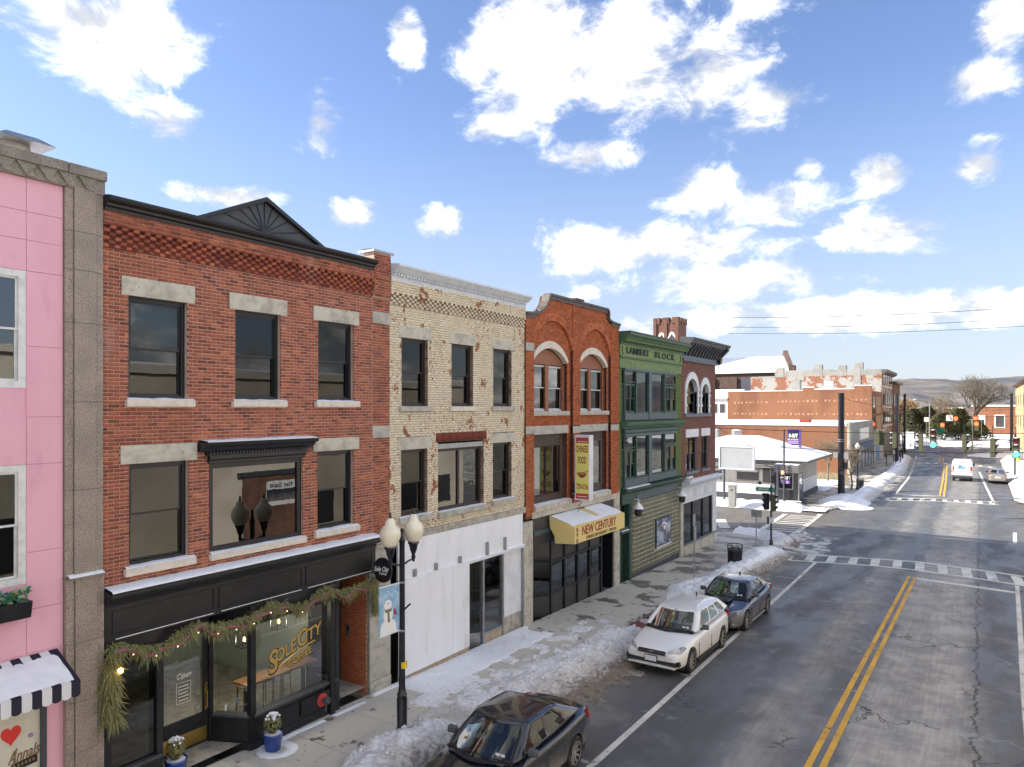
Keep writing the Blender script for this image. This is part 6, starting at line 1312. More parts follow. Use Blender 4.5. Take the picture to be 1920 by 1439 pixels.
for a, b in ((35.68, 37.06), (37.14, 38.7), (38.8, 40.15)): MB().quad((XF - .05, a, .8), (XF - .05, b, .8), (XF - .05, b, 2.92), (XF - .05, a, 2.92)).build('pane', 'glass_bright', Fg, recalc=False)
MB().box(XF - .4, XF + .06, 40.25, F1 + .03, .1, 3.72).build('corner_pilaster', 'white_paint', Fg); zc = gF - .2
for k in range(11):
    rough_block('pier_stone', 35.12, 35.52, zc + .004, zc + .36, XF, .04, 'old_stone', Fg, 5, 4, .012); zc += .37
    if zc > 3.7: break
MB().tube([(XF + .1, 35.5, 4.25), (XF + .28, 35.55, 4.28), (XF + .3, 36.1, 4.28), (XF + .3, 36.1, 4.12)], .07, 8).build('drain_pipe', 'white_paint', Fg)
MB().box(XF - 12, XF, F1 - .02, F1 + .005, .1, 10.9).build('flank_wall', 'far_brick', Fg)
# ------------------------------------------------------------------ across the side street: diner
dn = thing('diner', 'stainless steel diner with snowy hip roof and black entrance vestibule', 'building', (-16, 61.5, .12))
MB().box(-24, -12.9, 61.5, 71.5, .1, 3.6).build('body', 'stainless_panel', dn)
for k in range(5): MB().box(-24, -14.15, 61.44, 61.5, .62 + .22 * k, .80 + .22 * k).build('steel_band', 'white_paint' if k < 4 else 'stainless_panel', dn)
MB().box(-24.02, -14.1, 61.40, 61.5, .1, .58).build('base', 'dark_base', dn)
for k in range(5): MB().box(-12.9, -12.84, 61.9, 71.4, .62 + .22 * k, .80 + .22 * k).build('steel_band', 'white_paint', dn)
MB().box(-12.95, -12.8, 61.8, 71.5, .1, .58).build('base', 'dark_base', dn)
for k in range(4): MB().box(-24.05, -14.1, 61.30 - .02 * (k % 2), 61.5, 2.86 + .17 * k, 2.99 + .17 * k).build('fascia_rib', 'stainless_panel', dn)
for a, b in ((-17.5, -15.75), (-20.2, -18.9), (-23, -21)):
    mb = MB(); mb.box(a, b, 61.42, 61.48, 2.45, 2.62); w = mb.build('window', 'stainless_panel', dn); MB().box(a, b, 61.44, 61.49, 1.78, 2.45).build('pane', 'lens_dark', w)
    MB().box(a - .06, b + .06, 61.40, 61.49, 1.70, 1.77).build('window_sill', 'steel', dn)
w = MB().box(-15.35, -14.2, 61.44, 61.49, 1.62, 2.8).build('window', 'lens_dark', dn); MB().box(-14.72, -14.66, 61.42, 61.5, 1.62, 2.8).build('mullion', 'steel', w)
vb = MB().box(-14.1, -12.3, 60.3, 62.3, .1, 2.62).build('vestibule', 'diner_black', dn); 
for k in range(3): MB().box(-14.16, -12.24, 60.24 - .01 * k, 62.3, 2.62 + .20 * k, 2.80 + .20 * k).build('vestibule_rib', 'stainless_panel', vb)
MB().box(-14.12, -12.28, 60.28, 62.3, 3.22, 3.32).build('snow', 'snow', vb, bevel=.03); MB().box(-13.75, -12.75, 60.26, 60.3, 1.35, 2.5).build('vestibule_window', 'glass_wavy', vb); MB().box(-13.85, -12.65, 60.27, 60.3, 1.25, 2.55).build('window_frame', 'steel', vb); MB().box(-12.3, -12.27, 60.7, 61.9, 1.2, 2.5).build('side_window', 'lens_dark', vb); MB().box(-12.32, -12.22, 60.3, 60.42, .3, 2.6).build('corner_post', 'steel', vb); st_ = MB().box(-14.3, -12.0, 60.0, 62.3, .1, .34).build('step', 'dark_base', vb); MB().box(-14.3, -12.02, 60.02, 60.28, .34, .40).build('snow', 'snow', st_, bevel=.02)
MB().box(-14.1, -13.85, 60.25, 60.3, .4, 2.6).build('door_leaf', 'black_text', vb)
text('window_lettering', '8-BIT', .36, 'white_text', vb, (-13.25, 60.25, 2.2), 'back', bold=.01); MB().box(-13.6, -12.9, 60.252, 60.258, 1.75, 2.0).build('window_decal', 'violet_text', vb)
rf = MB(); e0, e1, f0, f1 = -25, -11.7, 61.1, 72.4; ze, zr = 3.55, 5.35
rf.add([(e0, f0, ze), (e1, f0, ze), (e1, f1, ze), (e0, f1, ze), (e0 + 5.2, 66.7, zr), (-16.9, 66.7, zr), (e0, f0, ze + .06), (e1, f0, ze + .06), (e1, f1, ze + .06), (e0, f1, ze + .06)], [(0, 1, 7, 6), (1, 2, 8, 7), (2, 3, 9, 8), (3, 0, 6, 9), (6, 7, 5, 4), (7, 8, 5), (8, 9, 4, 5), (9, 6, 4), (3, 2, 1, 0)]); roof = rf.build('roof', 'snow', dn)
MB().box(e0, e1 + .06, f0 - .05, f1 + .05, ze - .12, ze + .0).build('eaves', 'dark_grey_paint', roof)
for i in range(5): a = random.uniform(-18, -14.5); b_ = random.uniform(63, 66); z = ze + .06 + (zr - ze - .06) * (b_ - f0) / (66.7 - f0); MB().box(a, a + .9, b_, b_ + .10, z - .02, z + .03).build('bare_patch', 'roof_membrane', roof)
sk = thing('roof_stack', 'stainless exhaust stack with snow standing behind diner roof', 'chimney', (-19.5, 68, 4)); X_, z_ = yp(1381, 806, 68); MB().lathe([(.42, 4.0), (.42, z_ - .5), (.5, z_ - .45), (.5, z_ - .1), (.3, z_)], (X_, 68, 0), 14).build('pipe', 'steel', sk, smooth=True); MB().lathe([(.5, z_ - .12), (.4, z_ - .02), (.001, z_ + .03)], (X_, 68, 0), 12).build('snow', 'snow', sk)
sk = thing('vent_pipe', 'pale vent pipe rising beside brick wall at the corner building edge', 'chimney', (-20.8, 69, 3)); X_, z_ = yp(1346, 808, 69); MB().lathe([(.28, 3.5), (.28, z_), (.34, z_), (.2, z_ + .2)], (X_, 69, 0), 10).build('pipe', 'stainless_panel', sk, smooth=True); MB().ball((X_, 69, z_ + .25), .12, 8, 5).build('tip', 'tan_frame', sk)
# 8-bit sign on the roof
s8 = thing('rooftop_sign', 'upright purple framed sign board standing on the diner roof', 'sign', (-14.2, 68, 4.3)); (xa, zt), (xb, zb) = yp(1476.5, 805, 68), yp(1501, 848, 68)
MB().box(xa, xb, 68, 68.3, zb, zt).build('frame', 'purple', s8); MB().box(xa + .06, xb - .16, 67.98, 68, zb + .06, zt - .06).build('face', 'navy_sign', s8); xm = (xa + xb) / 2 - .05
text('sign_lettering', '8-BIT', .44, 'white_text', s8, (xm, 67.97, zt - .60), 'back', xs=.80, bold=.016)
for k in range(4): MB().box(xm - .46 + .24 * k, xm - .30 + .24 * k, 67.965, 67.975, zt - 1.0, zt - .86).build('colour_tile', ('teal_text', 'pink_text')[k % 2], s8)
for k in range(2): MB().box(xm - .45, xm + .45, 67.965, 67.975, zt - 1.17 - .16 * k, zt - 1.06 - .16 * k).build('lettering_bar', 'violet_text', s8)
MB().box(xm - .5, xm + .5, 67.965, 67.98, zt - 1.55, zt - 1.46).build('white_bar', 'sign_white', s8); MB().box(xm - .45, xm + .45, 67.97, 67.98, zb + .15, zt - 1.62).build('lower_face', 'dark_grey_paint', s8)
for x in (xa + .1, xb - .1): MB().box(x - .05, x + .05, 68.1, 68.2, 3.2, zb).build('leg', 'galv', s8)
# blank billboard
bb = thing('blank_billboard', 'blank grey sign panel on a pole in front of diner', 'sign', (-17, 59, .12)); MB().box(-18.25, -15.45, 59, 59.25, 2.86, 4.68).build('panel', 'billboard_grey', bb); mb = MB()
for q in ((-18.3, -15.4, 2.8, 2.9), (-18.3, -15.4, 4.62, 4.74), (-18.3, -18.2, 2.9, 4.62), (-15.5, -15.4, 2.9, 4.62)): mb.box(q[0], q[1], 58.95, 59.3, q[2], q[3])
mb.build('frame', 'white_cornice', bb); MB().cyl((-17.9, 59.15, .1), (-17.9, 59.15, 2.9), .09, n=10).build('pole', 'dark_base', bb)
cb_ = thing('utility_cabinet', 'grey metal utility cabinet standing in snow before the diner', 'cabinet', (-16.3, 55.9, .12)); gx, gy = gnd(1371, 951, .12); MB().box(gx - .28, gx + .28, gy + .1, gy + .55, .1, 1.72).build('body', 'utility_grey', cb_, bevel=.02); MB().box(gx - .31, gx + .31, gy + .07, gy + .58, 1.72, 1.78).build('lid', 'utility_grey', cb_); MB().box(gx - .1, gx + .1, gy + .085, gy + .1, 1.4, 1.5).build('vent', 'dark_base', cb_)
# ------------------------------------------------------------------ brick row behind
def far_building(name, label, boxes): pass
W8 = thing('low_brick_shop', 'one storey brick shop with white coping behind the diner', 'building', (-13, 91, .12)); MB().box(-32, -12.95, 90, 111.9, .1, 5.75).build('wall', 'orange_wall', W8); cp = MB().box(-32.2, -12.9, 89.9, 112, 5.75, 6.02).build('coping', 'white_cornice', W8); MB().box(-32.2, -12.92, 89.92, 111.95, 6.02, 6.12).build('snow', 'snow', cp)
MB().box(-12.97, -12.7, 89.9, 91.2, .1, 6.25).build('front_pier', 'concrete_band', W8); MB().box(-12.97, -12.75, 91.2, 111.8, 3.2, 6.15).build('front_fascia', 'grey_plaster', W8); MB().box(-12.75, -12.6, 98, 106, 3.9, 5.3).build('fascia_sign', 'sign_white', W8); MB().box(-12.97, -12.75, 91.2, 111.8, .1, 3.2).build('shop_glass', 'lens_dark', W8)
for k in range(7): MB().box(-12.78, -12.68, 91.5 + k * 3, 91.9 + k * 3, .1, 3.3).build('shop_post', 'utility_grey', W8)
MB().prism([(-12.75, 3.5), (-11.6, 3.0), (-11.6, 2.9), (-12.75, 3.3)], 'y', 92, 111).build('canopy', 'dark_grey_paint', W8); MB().box(-31.8, -13.2, 90.3, 111.5, 6.02, 6.1).build('roof', 'snow', W8); MB().box(-18.3, -17.2, 90.5, 92, 6.1, 6.5).build('roof_box', 'maroon', W8)
OB = thing('tall_orange_brick_building', 'sunlit orange brick building with bare flank wall and ghost lettering', 'building', (-13, 113, .12)); MB().box(-33.3, -12.95, 112, 123.9, .1, 10.3).build('wall', 'orange_wall', OB)
for a, b, z in ((-33.3, -22.2, 10.42), (-22.2, -20.6, 10.9), (-20.6, -15.2, 10.6), (-15.2, -12.95, 11.05)): c_ = MB().box(a, b, 111.98, 112.6, 10.3, z).build('parapet', 'orange_wall', OB); MB().box(a, b, 111.95, 112.65, z, z + .1).build('snow', 'snow', c_)
MB().box(-33, -13, 112.6, 123.8, 10.3, 10.36).build('roof', 'snow', OB)
for row, z in ((0, 8.55), (1, 6.85)):
    for k in range(32):
        if k in (9, 10, 21): continue
        x = -32.4 + .6 * k + random.uniform(-.06, .06); MB().box(x, x + random.uniform(.12, .34), 111.985, 112, z + .012 * k * (1 - row) + random.uniform(-.05, .05), z + random.uniform(.2, .34) + .012 * k * (1 - row)).build('ghost_letter', 'ghost_paint', OB)
for z in (5.5, 8.3): MB().box(-12.97, -12.9, 113, 115.5, z - 1.2, z + 1.2).build('window', 'lens_dark', OB); MB().box(-12.96, -12.85, 116, 122, z - 1.2, z + 1.2).build('oriel', 'wood', OB)
MB().box(-12.97, -12.7, 112.1, 123.9, .1, 3.6).build('shopfront', 'utility_grey', OB); MB().box(-12.72, -12.66, 115, 119, .2, 2.9).build('blue_door', 'truck_blue', OB)
PB = thing('plastered_brick_building', 'taller brick building with peeling grey plaster flank and stub chimneys', 'building', (-13, 125, .12)); MB().box(-33, -12.95, 124, 140, .1, 13.2).build('wall', 'plaster_peeled', PB)
for a, b, z in ((-33, -29, 12.9), (-29, -20, 14.1), (-20, -16.4, 14.0), (-16.4, -12.95, 13.95)): MB().box(a, b, 123.98, 124.6, 13.1, z).build('parapet', 'grey_plaster', PB)
for x, z in ((-28.2, 14.6), (-22.2, 14.9), (-18.6, 14.7), (-16.2, 15.1)): MB().box(x - .6, x + .6, 123.95, 125, 13, z).build('chimney', 'grey_plaster', PB)
MB().box(-16.9, -15.9, 123.9, 124.1, 10.3, 14.4).build('flue', 'grey_plaster', PB); MB().box(-26.2, -25.0, 123.85, 124.0, 10.4, 12.6).build('plaster_patch', 'grey_plaster', PB); MB().box(-21.3, -19.9, 123.9, 124, 10.4, 12.2).build('window', 'white_frame', PB); MB().box(-34.6, -33, 124, 130, 10, 13).build('porch', 'dark_base', PB)
for z in (5, 8, 11.3): MB().box(-12.98, -12.9, 125, 139, z - .1, z + .1).build('string_course', 'limestone', PB); [MB().box(-12.96, -12.88, 125.6 + 3 * k, 127.4 + 3 * k, z + .4, z + 2.3).build('window', 'lens_dark', PB) for k in range(5)]
MB().prism([(-12.95, 13.1), (-12.2, 13.5), (-12.2, 13.9), (-12.95, 13.9)], 'y', 124, 140).build('cornice', 'coping_metal', PB); MB().box(-12.97, -12.75, 124.1, 139.9, .1, 3.7).build('shopfront', 'dark_grey_paint', PB)
RB = thing('dark_red_brick_building', 'dark red brick building at the far end of the left row', 'building', (-13, 141, .12)); MB().box(-30, -12.8, 140.1, 152, .1, 12.1).build('wall', 'tower_brick', RB); MB().box(-30, -12.3, 140.05, 152.2, 12.1, 12.5).build('cornice', 'coping_metal', RB); [MB().box(-12.82, -12.76, 141 + 3 * k, 142.6 + 3 * k, z, z + 2).build('window', 'lens_dark', RB) for k in range(4) for z in (4.6, 8.2)]
HS = thing('white_sided_house', 'white sided rear building with snowy lean-to roof beside brick wall', 'building', (-37, 112, .12)); MB().box(-46, -33.4, 112.2, 122, .1, 9.4).build('wall', 'white_siding', HS); MB().prism([(111.8, 9.3), (122, 10.9), (122, 11.05), (111.8, 9.45)], 'x', -46.2, -33.42).build('roof', 'snow', HS)
for x in (-35.9, -34.7): w = MB().box(x, x + .95, 112.13, 112.2, 7.0, 8.6).build('window', 'white_frame', HS); MB().box(x + .08, x + .87, 112.11, 112.13, 7.1, 8.5).build('pane', 'lens_dark', w)
# church
CH = thing('stone_church', 'dark stone church with long snow covered roof and gable parapet', 'building', (-45, 152, .12)); MB().box(-74.9, -38.6, 150.5, 166, .1, 15.0).build('nave_back', 'church_stone', CH); MB().box(-75, -32.6, 150, 150.6, .1, 15.05).build('nave', 'church_stone', CH)
rf = MB().add([(-75, 149.4, 15.1), (-32.0, 149.4, 15.1), (-35.2, 158, 18.95), (-75, 158, 18.95), (-75, 166.6, 15.1), (-38.4, 166.6, 15.1)], [(0, 1, 2, 3), (3, 2, 5, 4), (0, 3, 4), (1, 5, 2), (0, 4, 5, 1)]).build('roof', 'snow', CH); gp_ = [(149.2, .1, 0), (149.2, 15.6, 0), (151, 16.4, 0), (157.3, 19.6, 0), (158, 20.1, 0), (158.7, 19.6, 0), (166.8, 15.4, 0), (166.8, .1, 0)]; MB().add([(-32.0 - .372 * (y - 149.4) + dx, y, z) for dx in (0, .9) for y, z, _ in gp_], [tuple(range(8)), tuple(range(8, 16))] + [(i, (i + 1) % 8, 8 + (i + 1) % 8, 8 + i) for i in range(8)]).build('gable', 'church_stone', CH); MB().box(-32.2, -31.0, 148.9, 150.2, .1, 16.4).build('buttress', 'church_stone', CH)
for k in range(8):
    x = -36.5 - 4.6 * k; MB().box(x - 2.3, x - 1.5, 149.5, 150, .1, 14.2).build('buttress', 'church_stone', CH); MB().prism([(x - .8, 9), (x - .8, 11.6), (x, 12.6), (x + .8, 11.6), (x + .8, 9)], 'y', 149.9, 150).build('window', 'lens_dark', CH)
TW = thing('church_tower', 'square crenellated brick church tower rising behind the roofs', 'building', (-58.2, 150, .12)); MB().box(-61.0, -55.6, 150, 155.4, .1, 26.9).build('shaft', 'tower_brick', TW)
for i in range(3):
    for j in range(3):
        if i == 1 and j == 1: continue
        MB().box(-61.2 + i * 2.15, -61.2 + i * 2.15 + 1.45, 149.8 + j * 2.15, 149.8 + j * 2.15 + 1.45, 26.5, 27.9).build('merlon', 'tower_brick', TW)
for x in (-61.2, -58.7, -56.1): MB().box(x, x + .7, 149.7, 150, .1, 27.6).build('buttress', 'tower_brick', TW)
for x in (-59.3, -56.9): MB().prism([(x - .75, 19), (x - .75, 23), (x - .4, 24), (x, 24.3), (x + .4, 24), (x + .75, 23), (x + .75, 19)], 'y', 149.9, 150).build('opening', 'lens_dark', TW); MB().prism([(x - .95, 23.2), (x - .5, 24.4), (x, 24.7), (x + .5, 24.4), (x + .95, 23.2), (x + .75, 23.2), (x, 24.2), (x - .75, 23.2)], 'y', 149.8, 149.95).build('hood', 'white_paint', TW)
# right hand side and the far end of the street
CR = thing('cream_end_building', 'cream painted building with brown eaves at the right edge of the street', 'building', (6.3, 170, .12)); MB().box(6.3, 20, 120, 192, .1, 12.4).build('wall', 'cream_wall', CR); MB().prism([(5.7, 12.4), (20, 12.4), (13, 15.5), (5.7, 12.75)], 'y', 119.5, 192.5).build('roof', 'brown_trim', CR)
for k in range(6):
    for z in (4.2, 8.2): w = MB().box(6.24, 6.3, 189 - 11 * k - 1.4, 189 - 11 * k, z, z + 2.3).build('window', 'brown_trim', CR); MB().box(6.22, 6.24, 189 - 11 * k - 1.2, 189 - 11 * k - .2, z + .15, z + 2.15).build('pane', 'lens_dark', w)
for k in range(7): MB().box(6.27, 6.31, 186.5 - 10 * k, 186.7 - 10 * k, .1, 12.3).build('downpipe', 'brown_trim', CR)
def brickfar(name, label, x0, x1, y, h, wins, door=False):
    b = thing(name, label, 'building', ((x0 + x1) / 2, y, .1)); MB().box(x0, x1, y, y + 14, .1, h).build('wall', 'far_brick', b); MB().box(x0 - .3, x1 + .3, y - .3, y + 14.3, h, h + .5).build('cornice', 'limestone', b)
    for (x, w_, z, hh) in wins: f = MB().box(x - w_ / 2, x + w_ / 2, y - .1, y, z, z + hh).build('window', 'white_frame', b); MB().box(x - w_ / 2 + .25, x + w_ / 2 - .25, y - .14, y - .1, z + .25, z + hh - .25).build('pane', 'lens_dark', f)
    return b
bk_ = brickfar('columned_brick_hall', 'low brick hall with white columned portico far down the street', -32, -19.5, 225, 8.6, [(-22, 1.6, 2, 4.5), (-30, 1.6, 2, 4.5)]); MB().box(-29.5, -24.2, 222.6, 225, 6.2, 7.6).build('portico', 'white_paint', bk_)
for k in range(4): MB().cyl((-29 + 1.5 * k, 223.2, .1), (-29 + 1.5 * k, 223.2, 6.2), .36, n=12).build('column', 'white_paint', bk_)
brickfar('long_brick_school', 'long brick building with white sash windows behind the bare tree', -2, 26, 235, 8.2, [(-.2, 2.2, 2.4, 3.4), (4.2, 2.4, 2.4, 3.6), (9.0, 2.4, 2.4, 3.6), (14, 2.4, 2.4, 3.6)]); brickfar('brick_house_row', 'brick building glimpsed between the conifers across the park', -17, -4, 240, 7.6, [(-14, 1.8, 2.4, 3), (-8, 1.8, 2.4, 3)])
# buildings on the camera's side, seen only as reflections
OP = thing('opposite_tan_block', 'tan painted block across the street mirrored in the shop windows', 'building', (6.3, 10, gz(10))); MB().box(6.3, 18, -14, 16.2, .3, 10.2).build('wall', 'tan_wall', OP)
for k in range(5):
    for z in (1.4, 5.6): w = MB().box(6.22, 6.3, -4.6 + 4.1 * k, -2.0 + 4.1 * k, z, z + 2.2).build('window', 'lens_dark', OP)
MB().box(6.05, 18.2, -14.1, 16.3, 10.2, 10.5).build('coping', 'limestone', OP)
OQ = thing('opposite_cream_block', 'plain cream block across the street mirrored in upper windows', 'building', (6.3, 28, gz(28))); MB().box(6.3, 18, 16.6, 42, .0, 9.4).build('wall', 'cream_pale', OQ)
for k in range(4):
    for z in (1.2, 5.2): MB().box(6.22, 6.3, 28 + 3.6 * k, 29.6 + 3.6 * k, z, z + 1.9).build('window', 'lens_dark', OQ)
MB().box(6.2, 6.3, 23.1, 26.9, .5, 4.3).build('brick_infill', 'tower_brick', OQ); MB().box(6.1, 6.3, 22.8, 27.2, 4.3, 4.55).build('lintel', 'dark_grey_paint', OQ)
ss_ = thing('sale_sign', 'white and blue sale board seen mirrored in the large first floor window', 'sign', (6.2, 25.4, 2.6)); MB().box(6.14, 6.18, 24.5, 26.4, 2.62, 3.95).build('board', 'sign_white', ss_); MB().box(6.13, 6.14, 24.5, 26.4, 2.85, 3.5).build('blue_band', 'car_navy', ss_)
Mr = Matrix(((0, 0, -1), (-1, 0, 0), (0, 1, 0))); text('sale_lettering', 'for Sale', .36, 'black_text', ss_, (6.13, 25.45, 3.72), Mr, bold=.006, width=1.5)
OQc = MB().box(6.1, 18.2, 16.5, 42.2, 9.4, 9.8).build('coping', 'limestone', OQ); MB().box(6.15, 18, 16.55, 42, 9.8, 9.9).build('snow', 'snow', OQc)
# ------------------------------------------------------------------ cars (front towards -Y, built about their own origin)
def evaluated(o):
    dg = bpy.context.evaluated_depsgraph_get(); me = bpy.data.meshes.new_from_object(o.evaluated_get(dg)); return me
def car(name, label, loc, rz, p, paint, group='parked cars', rim='rim_silver', detail=True, plate=None, roofmat=None):
    c = thing(name, label, 'car', loc, rz, group); L, W = p['L'], p['W']; hw = W / 2; yf, yr = -L / 2, L / 2
    kw = dict(local=True)
    # ---- lower body, lofted along the length
    wf, wr, R_ = p['wf'], p['wr'], p['R']
    st = p['body']   # (y, z top centre, z shoulder, half width factor, z bottom)
    P = []
    for (y, zt, zs, k, zb) in st:
        w = hw * k; row = [(0, y, zb), (w * .72, y, zb), (w * .93, y, zb + .05), (w * .985, y, zb + .16), (w * 1.0, y, zb + (zs - zb) * .55), (w * .985, y, zs - .10), (w * .945, y, zs - .015), (w * .86, y, zs + (zt - zs) * .45), (w * .55, y, zt - .008), (0, y, zt)]
        P.append(row + [(-a, b, d) for a, b, d in row[-2:0:-1]])
    n = len(P[0]); mb = MB(); vs = [q for r in P for q in r]; fs = []
    for i in range(len(P) - 1):
        for j in range(n): fs.append((i * n + j, i * n + (j + 1) % n, (i + 1) * n + (j + 1) % n, (i + 1) * n + j))
    fs += [tuple(range(n)), tuple((len(P) - 1) * n + j for j in range(n))]
    mb.add(vs, fs); bo = mb.build('body', paint, c, smooth='all', **kw)
    sub = bo.modifiers.new('s', 'SUBSURF'); sub.levels = 2; sub.render_levels = 2; cut = []
    for y in (wf, wr):
        k = MB(); k.cyl((-hw - .3, y, R_), (-hw + .30, y, R_), R_ + .055, n=28); k.cyl((hw - .30, y, R_), (hw + .3, y, R_), R_ + .055, n=28); q = k.build('cut', 'plastic_black', c, **kw); cut.append(q)
        bm = bo.modifiers.new('b', 'BOOLEAN'); bm.operation = 'DIFFERENCE'; bm.solver = 'EXACT'; bm.object = q
    bpy.context.view_layer.update(); me = evaluated(bo); bo.modifiers.clear(); bo.data = me
    for q in cut: bpy.data.objects.remove(q)
    me.materials.clear(); me.materials.append(MATS[paint]); me.polygons.foreach_set('material_index', [0] * len(me.polygons)); me.polygons.foreach_set('use_smooth', [True] * len(me.polygons)); me.set_sharp_from_angle(angle=R(42))
    for y in (wf, wr): k = MB(); k.cyl((-hw + .12, y, R_), (hw - .12, y, R_), R_ + .03, n=20); k.build('wheel_well', 'plastic_black', c, **kw)
    MB().box(-hw * .86, hw * .86, yf + .35, yr - .35, .16, .34).build('underbody', 'plastic_black', c, **kw)
    # ---- greenhouse: rings from belt to roof, faces sorted into glass and metal
    g = p['green']; zb, zr = g['zb'], g['zr']; bw, rw = hw * g['bw'], hw * g['rw']
    def ring(t):
        z = zb + (zr - zb) * t; e = t * t * .35 + t * .65; w = bw + (rw - bw) * e; y0 = g['yc'] + (g['rf'] - g['yc']) * t; y1 = g['yb'] + (g['rr'] - g['yb']) * (t if g.get('lin', True) else t ** .8); pts = []
        zbelt = lambda y: z + (g.get('wedge', .06) * (y - g['yc']) * (1 - t))
        for k in range(8): u = k / 7; x = w * .93 * u; pts.append((x, y0 - .16 * (1 - t * .5) * (1 - u * u) + .10 * u, z))
        s0 = y0 + .16; s1 = y1 - .14; cut_ = g['split']
        for f_ in cut_: pts.append((w * (1 - .05 * (abs(f_ - .4) * 1.4) ** 2), s0 + (s1 - s0) * f_, zbelt(s0 + (s1 - s0) * f_)))
        for k in range(8): u = 1 - k / 7; x = w * .93 * u; pts.append((x, y1 + .07 * (1 - u * u) - .05 * u, z + (g.get('wedge', .06) * (y1 - g['yc']) * (1 - t))))
        return pts
    lev = [0, .09, .5, .90, 1.0]; rings = [ring(t) for t in lev]; m = len(rings[0]); ns_ = len(g['split'])
    cats = {}
    for li in range(len(lev) - 1):
        for j in range(m - 1):
            if j < 7: kind = 'windshield' if j < 6 else 'frame'
            elif j == 7: kind = 'frame'
            elif j < 7 + ns_:
                kind = g['kinds'][j - 8]
            elif j == 7 + ns_: kind = 'frame'
            else: kind = 'rear_window' if j > 8 + ns_ else 'frame'
            if kind != 'frame' and (li == 3 or (li == 0 and kind != 'windshield')): kind = 'frame'
            if kind == 'windshield' and li == 3: kind = 'frame'
            for s in (1, -1):
                q = [rings[li][j], rings[li][j + 1], rings[li + 1][j + 1], rings[li + 1][j]]; q = [(s * a, b, d) for a, b, d in q]
                cats.setdefault((kind, s if kind == 'side_window' or kind == 'rear_side_window' else 0), []).append(q)
    for (kind, s), qs in cats.items():
        mb = MB()
        for q in qs: mb.quad(*q)
        me_ = mb.build({'frame': 'cabin'}.get(kind, kind), paint if kind == 'frame' else 'glass_car', c, recalc=False, **kw); bm = bmesh.new(); bm.from_mesh(me_.data); bmesh.ops.remove_doubles(bm, verts=bm.verts, dist=.0005); bm.to_mesh(me_.data); bm.free(); me_.data.polygons.foreach_set('use_smooth', [True] * len(me_.data.polygons))
        if kind == 'frame':
            sm = me_.modifiers.new('t', 'SOLIDIFY'); sm.thickness = .02; sm.offset = 0
    # roof
    top = rings[-1]; full_ = top + [(-a, b, d) for a, b, d in top[-2:0:-1]]; cy = (g['rf'] + g['rr']) / 2; mb = MB(); rows = []
    for k, (sc, dz) in enumerate(((1.0, 0), (.95, .010), (.85, .022), (.65, .036), (.4, .045), (.2, .048), (.02, .049))): rows.append([(a * sc, cy + (b - cy) * sc, zr + dz + (d - zr) * sc) for a, b, d in full_])
    for r0, r1 in zip(rows[:-1], rows[1:]):
        for j in range(len(full_)): mb.quad(r0[j], r0[(j + 1) % len(full_)], r1[(j + 1) % len(full_)], r1[j])
    o = mb.build('roof', roofmat or paint, c, recalc=False, **kw); bm = bmesh.new(); bm.from_mesh(o.data); bmesh.ops.remove_doubles(bm, verts=bm.verts, dist=.0005); bm.to_mesh(o.data); bm.free(); o.data.polygons.foreach_set('use_smooth', [True] * len(o.data.polygons))
    # ---- wheels
    for y in (wf, wr):
        for s in (-1, 1):
            x = s * (hw - .115); R0 = R_; tw = .105
            t = MB().lathe([(R0 * .66, -tw), (R0 * .93, -tw), (R0, -tw * .7), (R0, tw * .7), (R0 * .93, tw), (R0 * .66, tw)], (x, y, R0), 28, 'x', False); w_ = t.build('wheel', 'rubber', c, smooth=True, **kw)
            r_ = MB(); r_.lathe([(R0 * .67, -tw * .9), (R0 * .69, tw * .95), (R0 * .64, tw * .98), (R0 * .62, tw * .2), (.05, tw * .1), (.001, tw * .1)] if s > 0 else [(R0 * .67, tw * .9), (R0 * .69, -tw * .95), (R0 * .64, -tw * .98), (R0 * .62, -tw * .2), (.05, -tw * .1), (.001, -tw * .1)], (x, y, R0), 24, 'x'); r_.build('hub_dish', 'plastic_black', w_, smooth=True, **kw)
            if detail:
                sp = MB(); ns2 = p.get('spokes', 8)
                for k in range(ns2):
                    a = 2 * math.pi * k / ns2; u = Vector((0, math.cos(a), math.sin(a))); v_ = Vector((0, -math.sin(a), math.cos(a))); ctr = Vector((x + s * tw * .62, y, R0)); i0, i1 = ctr + u * .05, ctr + u * R0 * .66 + Vector((s * .02, 0, 0))
                    sp.hexa([i0 - v_ * .018 - Vector((s * .03, 0, 0)), i1 - v_ * .026 - Vector((s * .03, 0, 0)), i1 + v_ * .026 - Vector((s * .03, 0, 0)), i0 + v_ * .018 - Vector((s * .03, 0, 0)), i0 - v_ * .018, i1 - v_ * .026, i1 + v_ * .026, i0 + v_ * .018])
                sp.lathe([(R0 * .64, -.012), (R0 * .70, -.012), (R0 * .70, .012), (R0 * .64, .012)], (x + s * tw * .9, y, R0), 28, 'x', False); sp.build('rim', rim, w_, recalc=False, **kw); MB().lathe([(.055, -.02), (.055, .012), (.001, .02)] if s > 0 else [(.055, .02), (.055, -.012), (.001, -.02)], (x + s * tw * .62, y, R0), 12, 'x').build('hub_cap', rim, w_, **kw)
            else: MB().lathe([(R0 * .66, -.01), (R0 * .66, .01)], (x + s * tw * .95, y, R0), 16, 'x').build('rim', rim, w_, **kw)
    # ---- lamps, grille, plates, mirrors
    fz = p['fz']
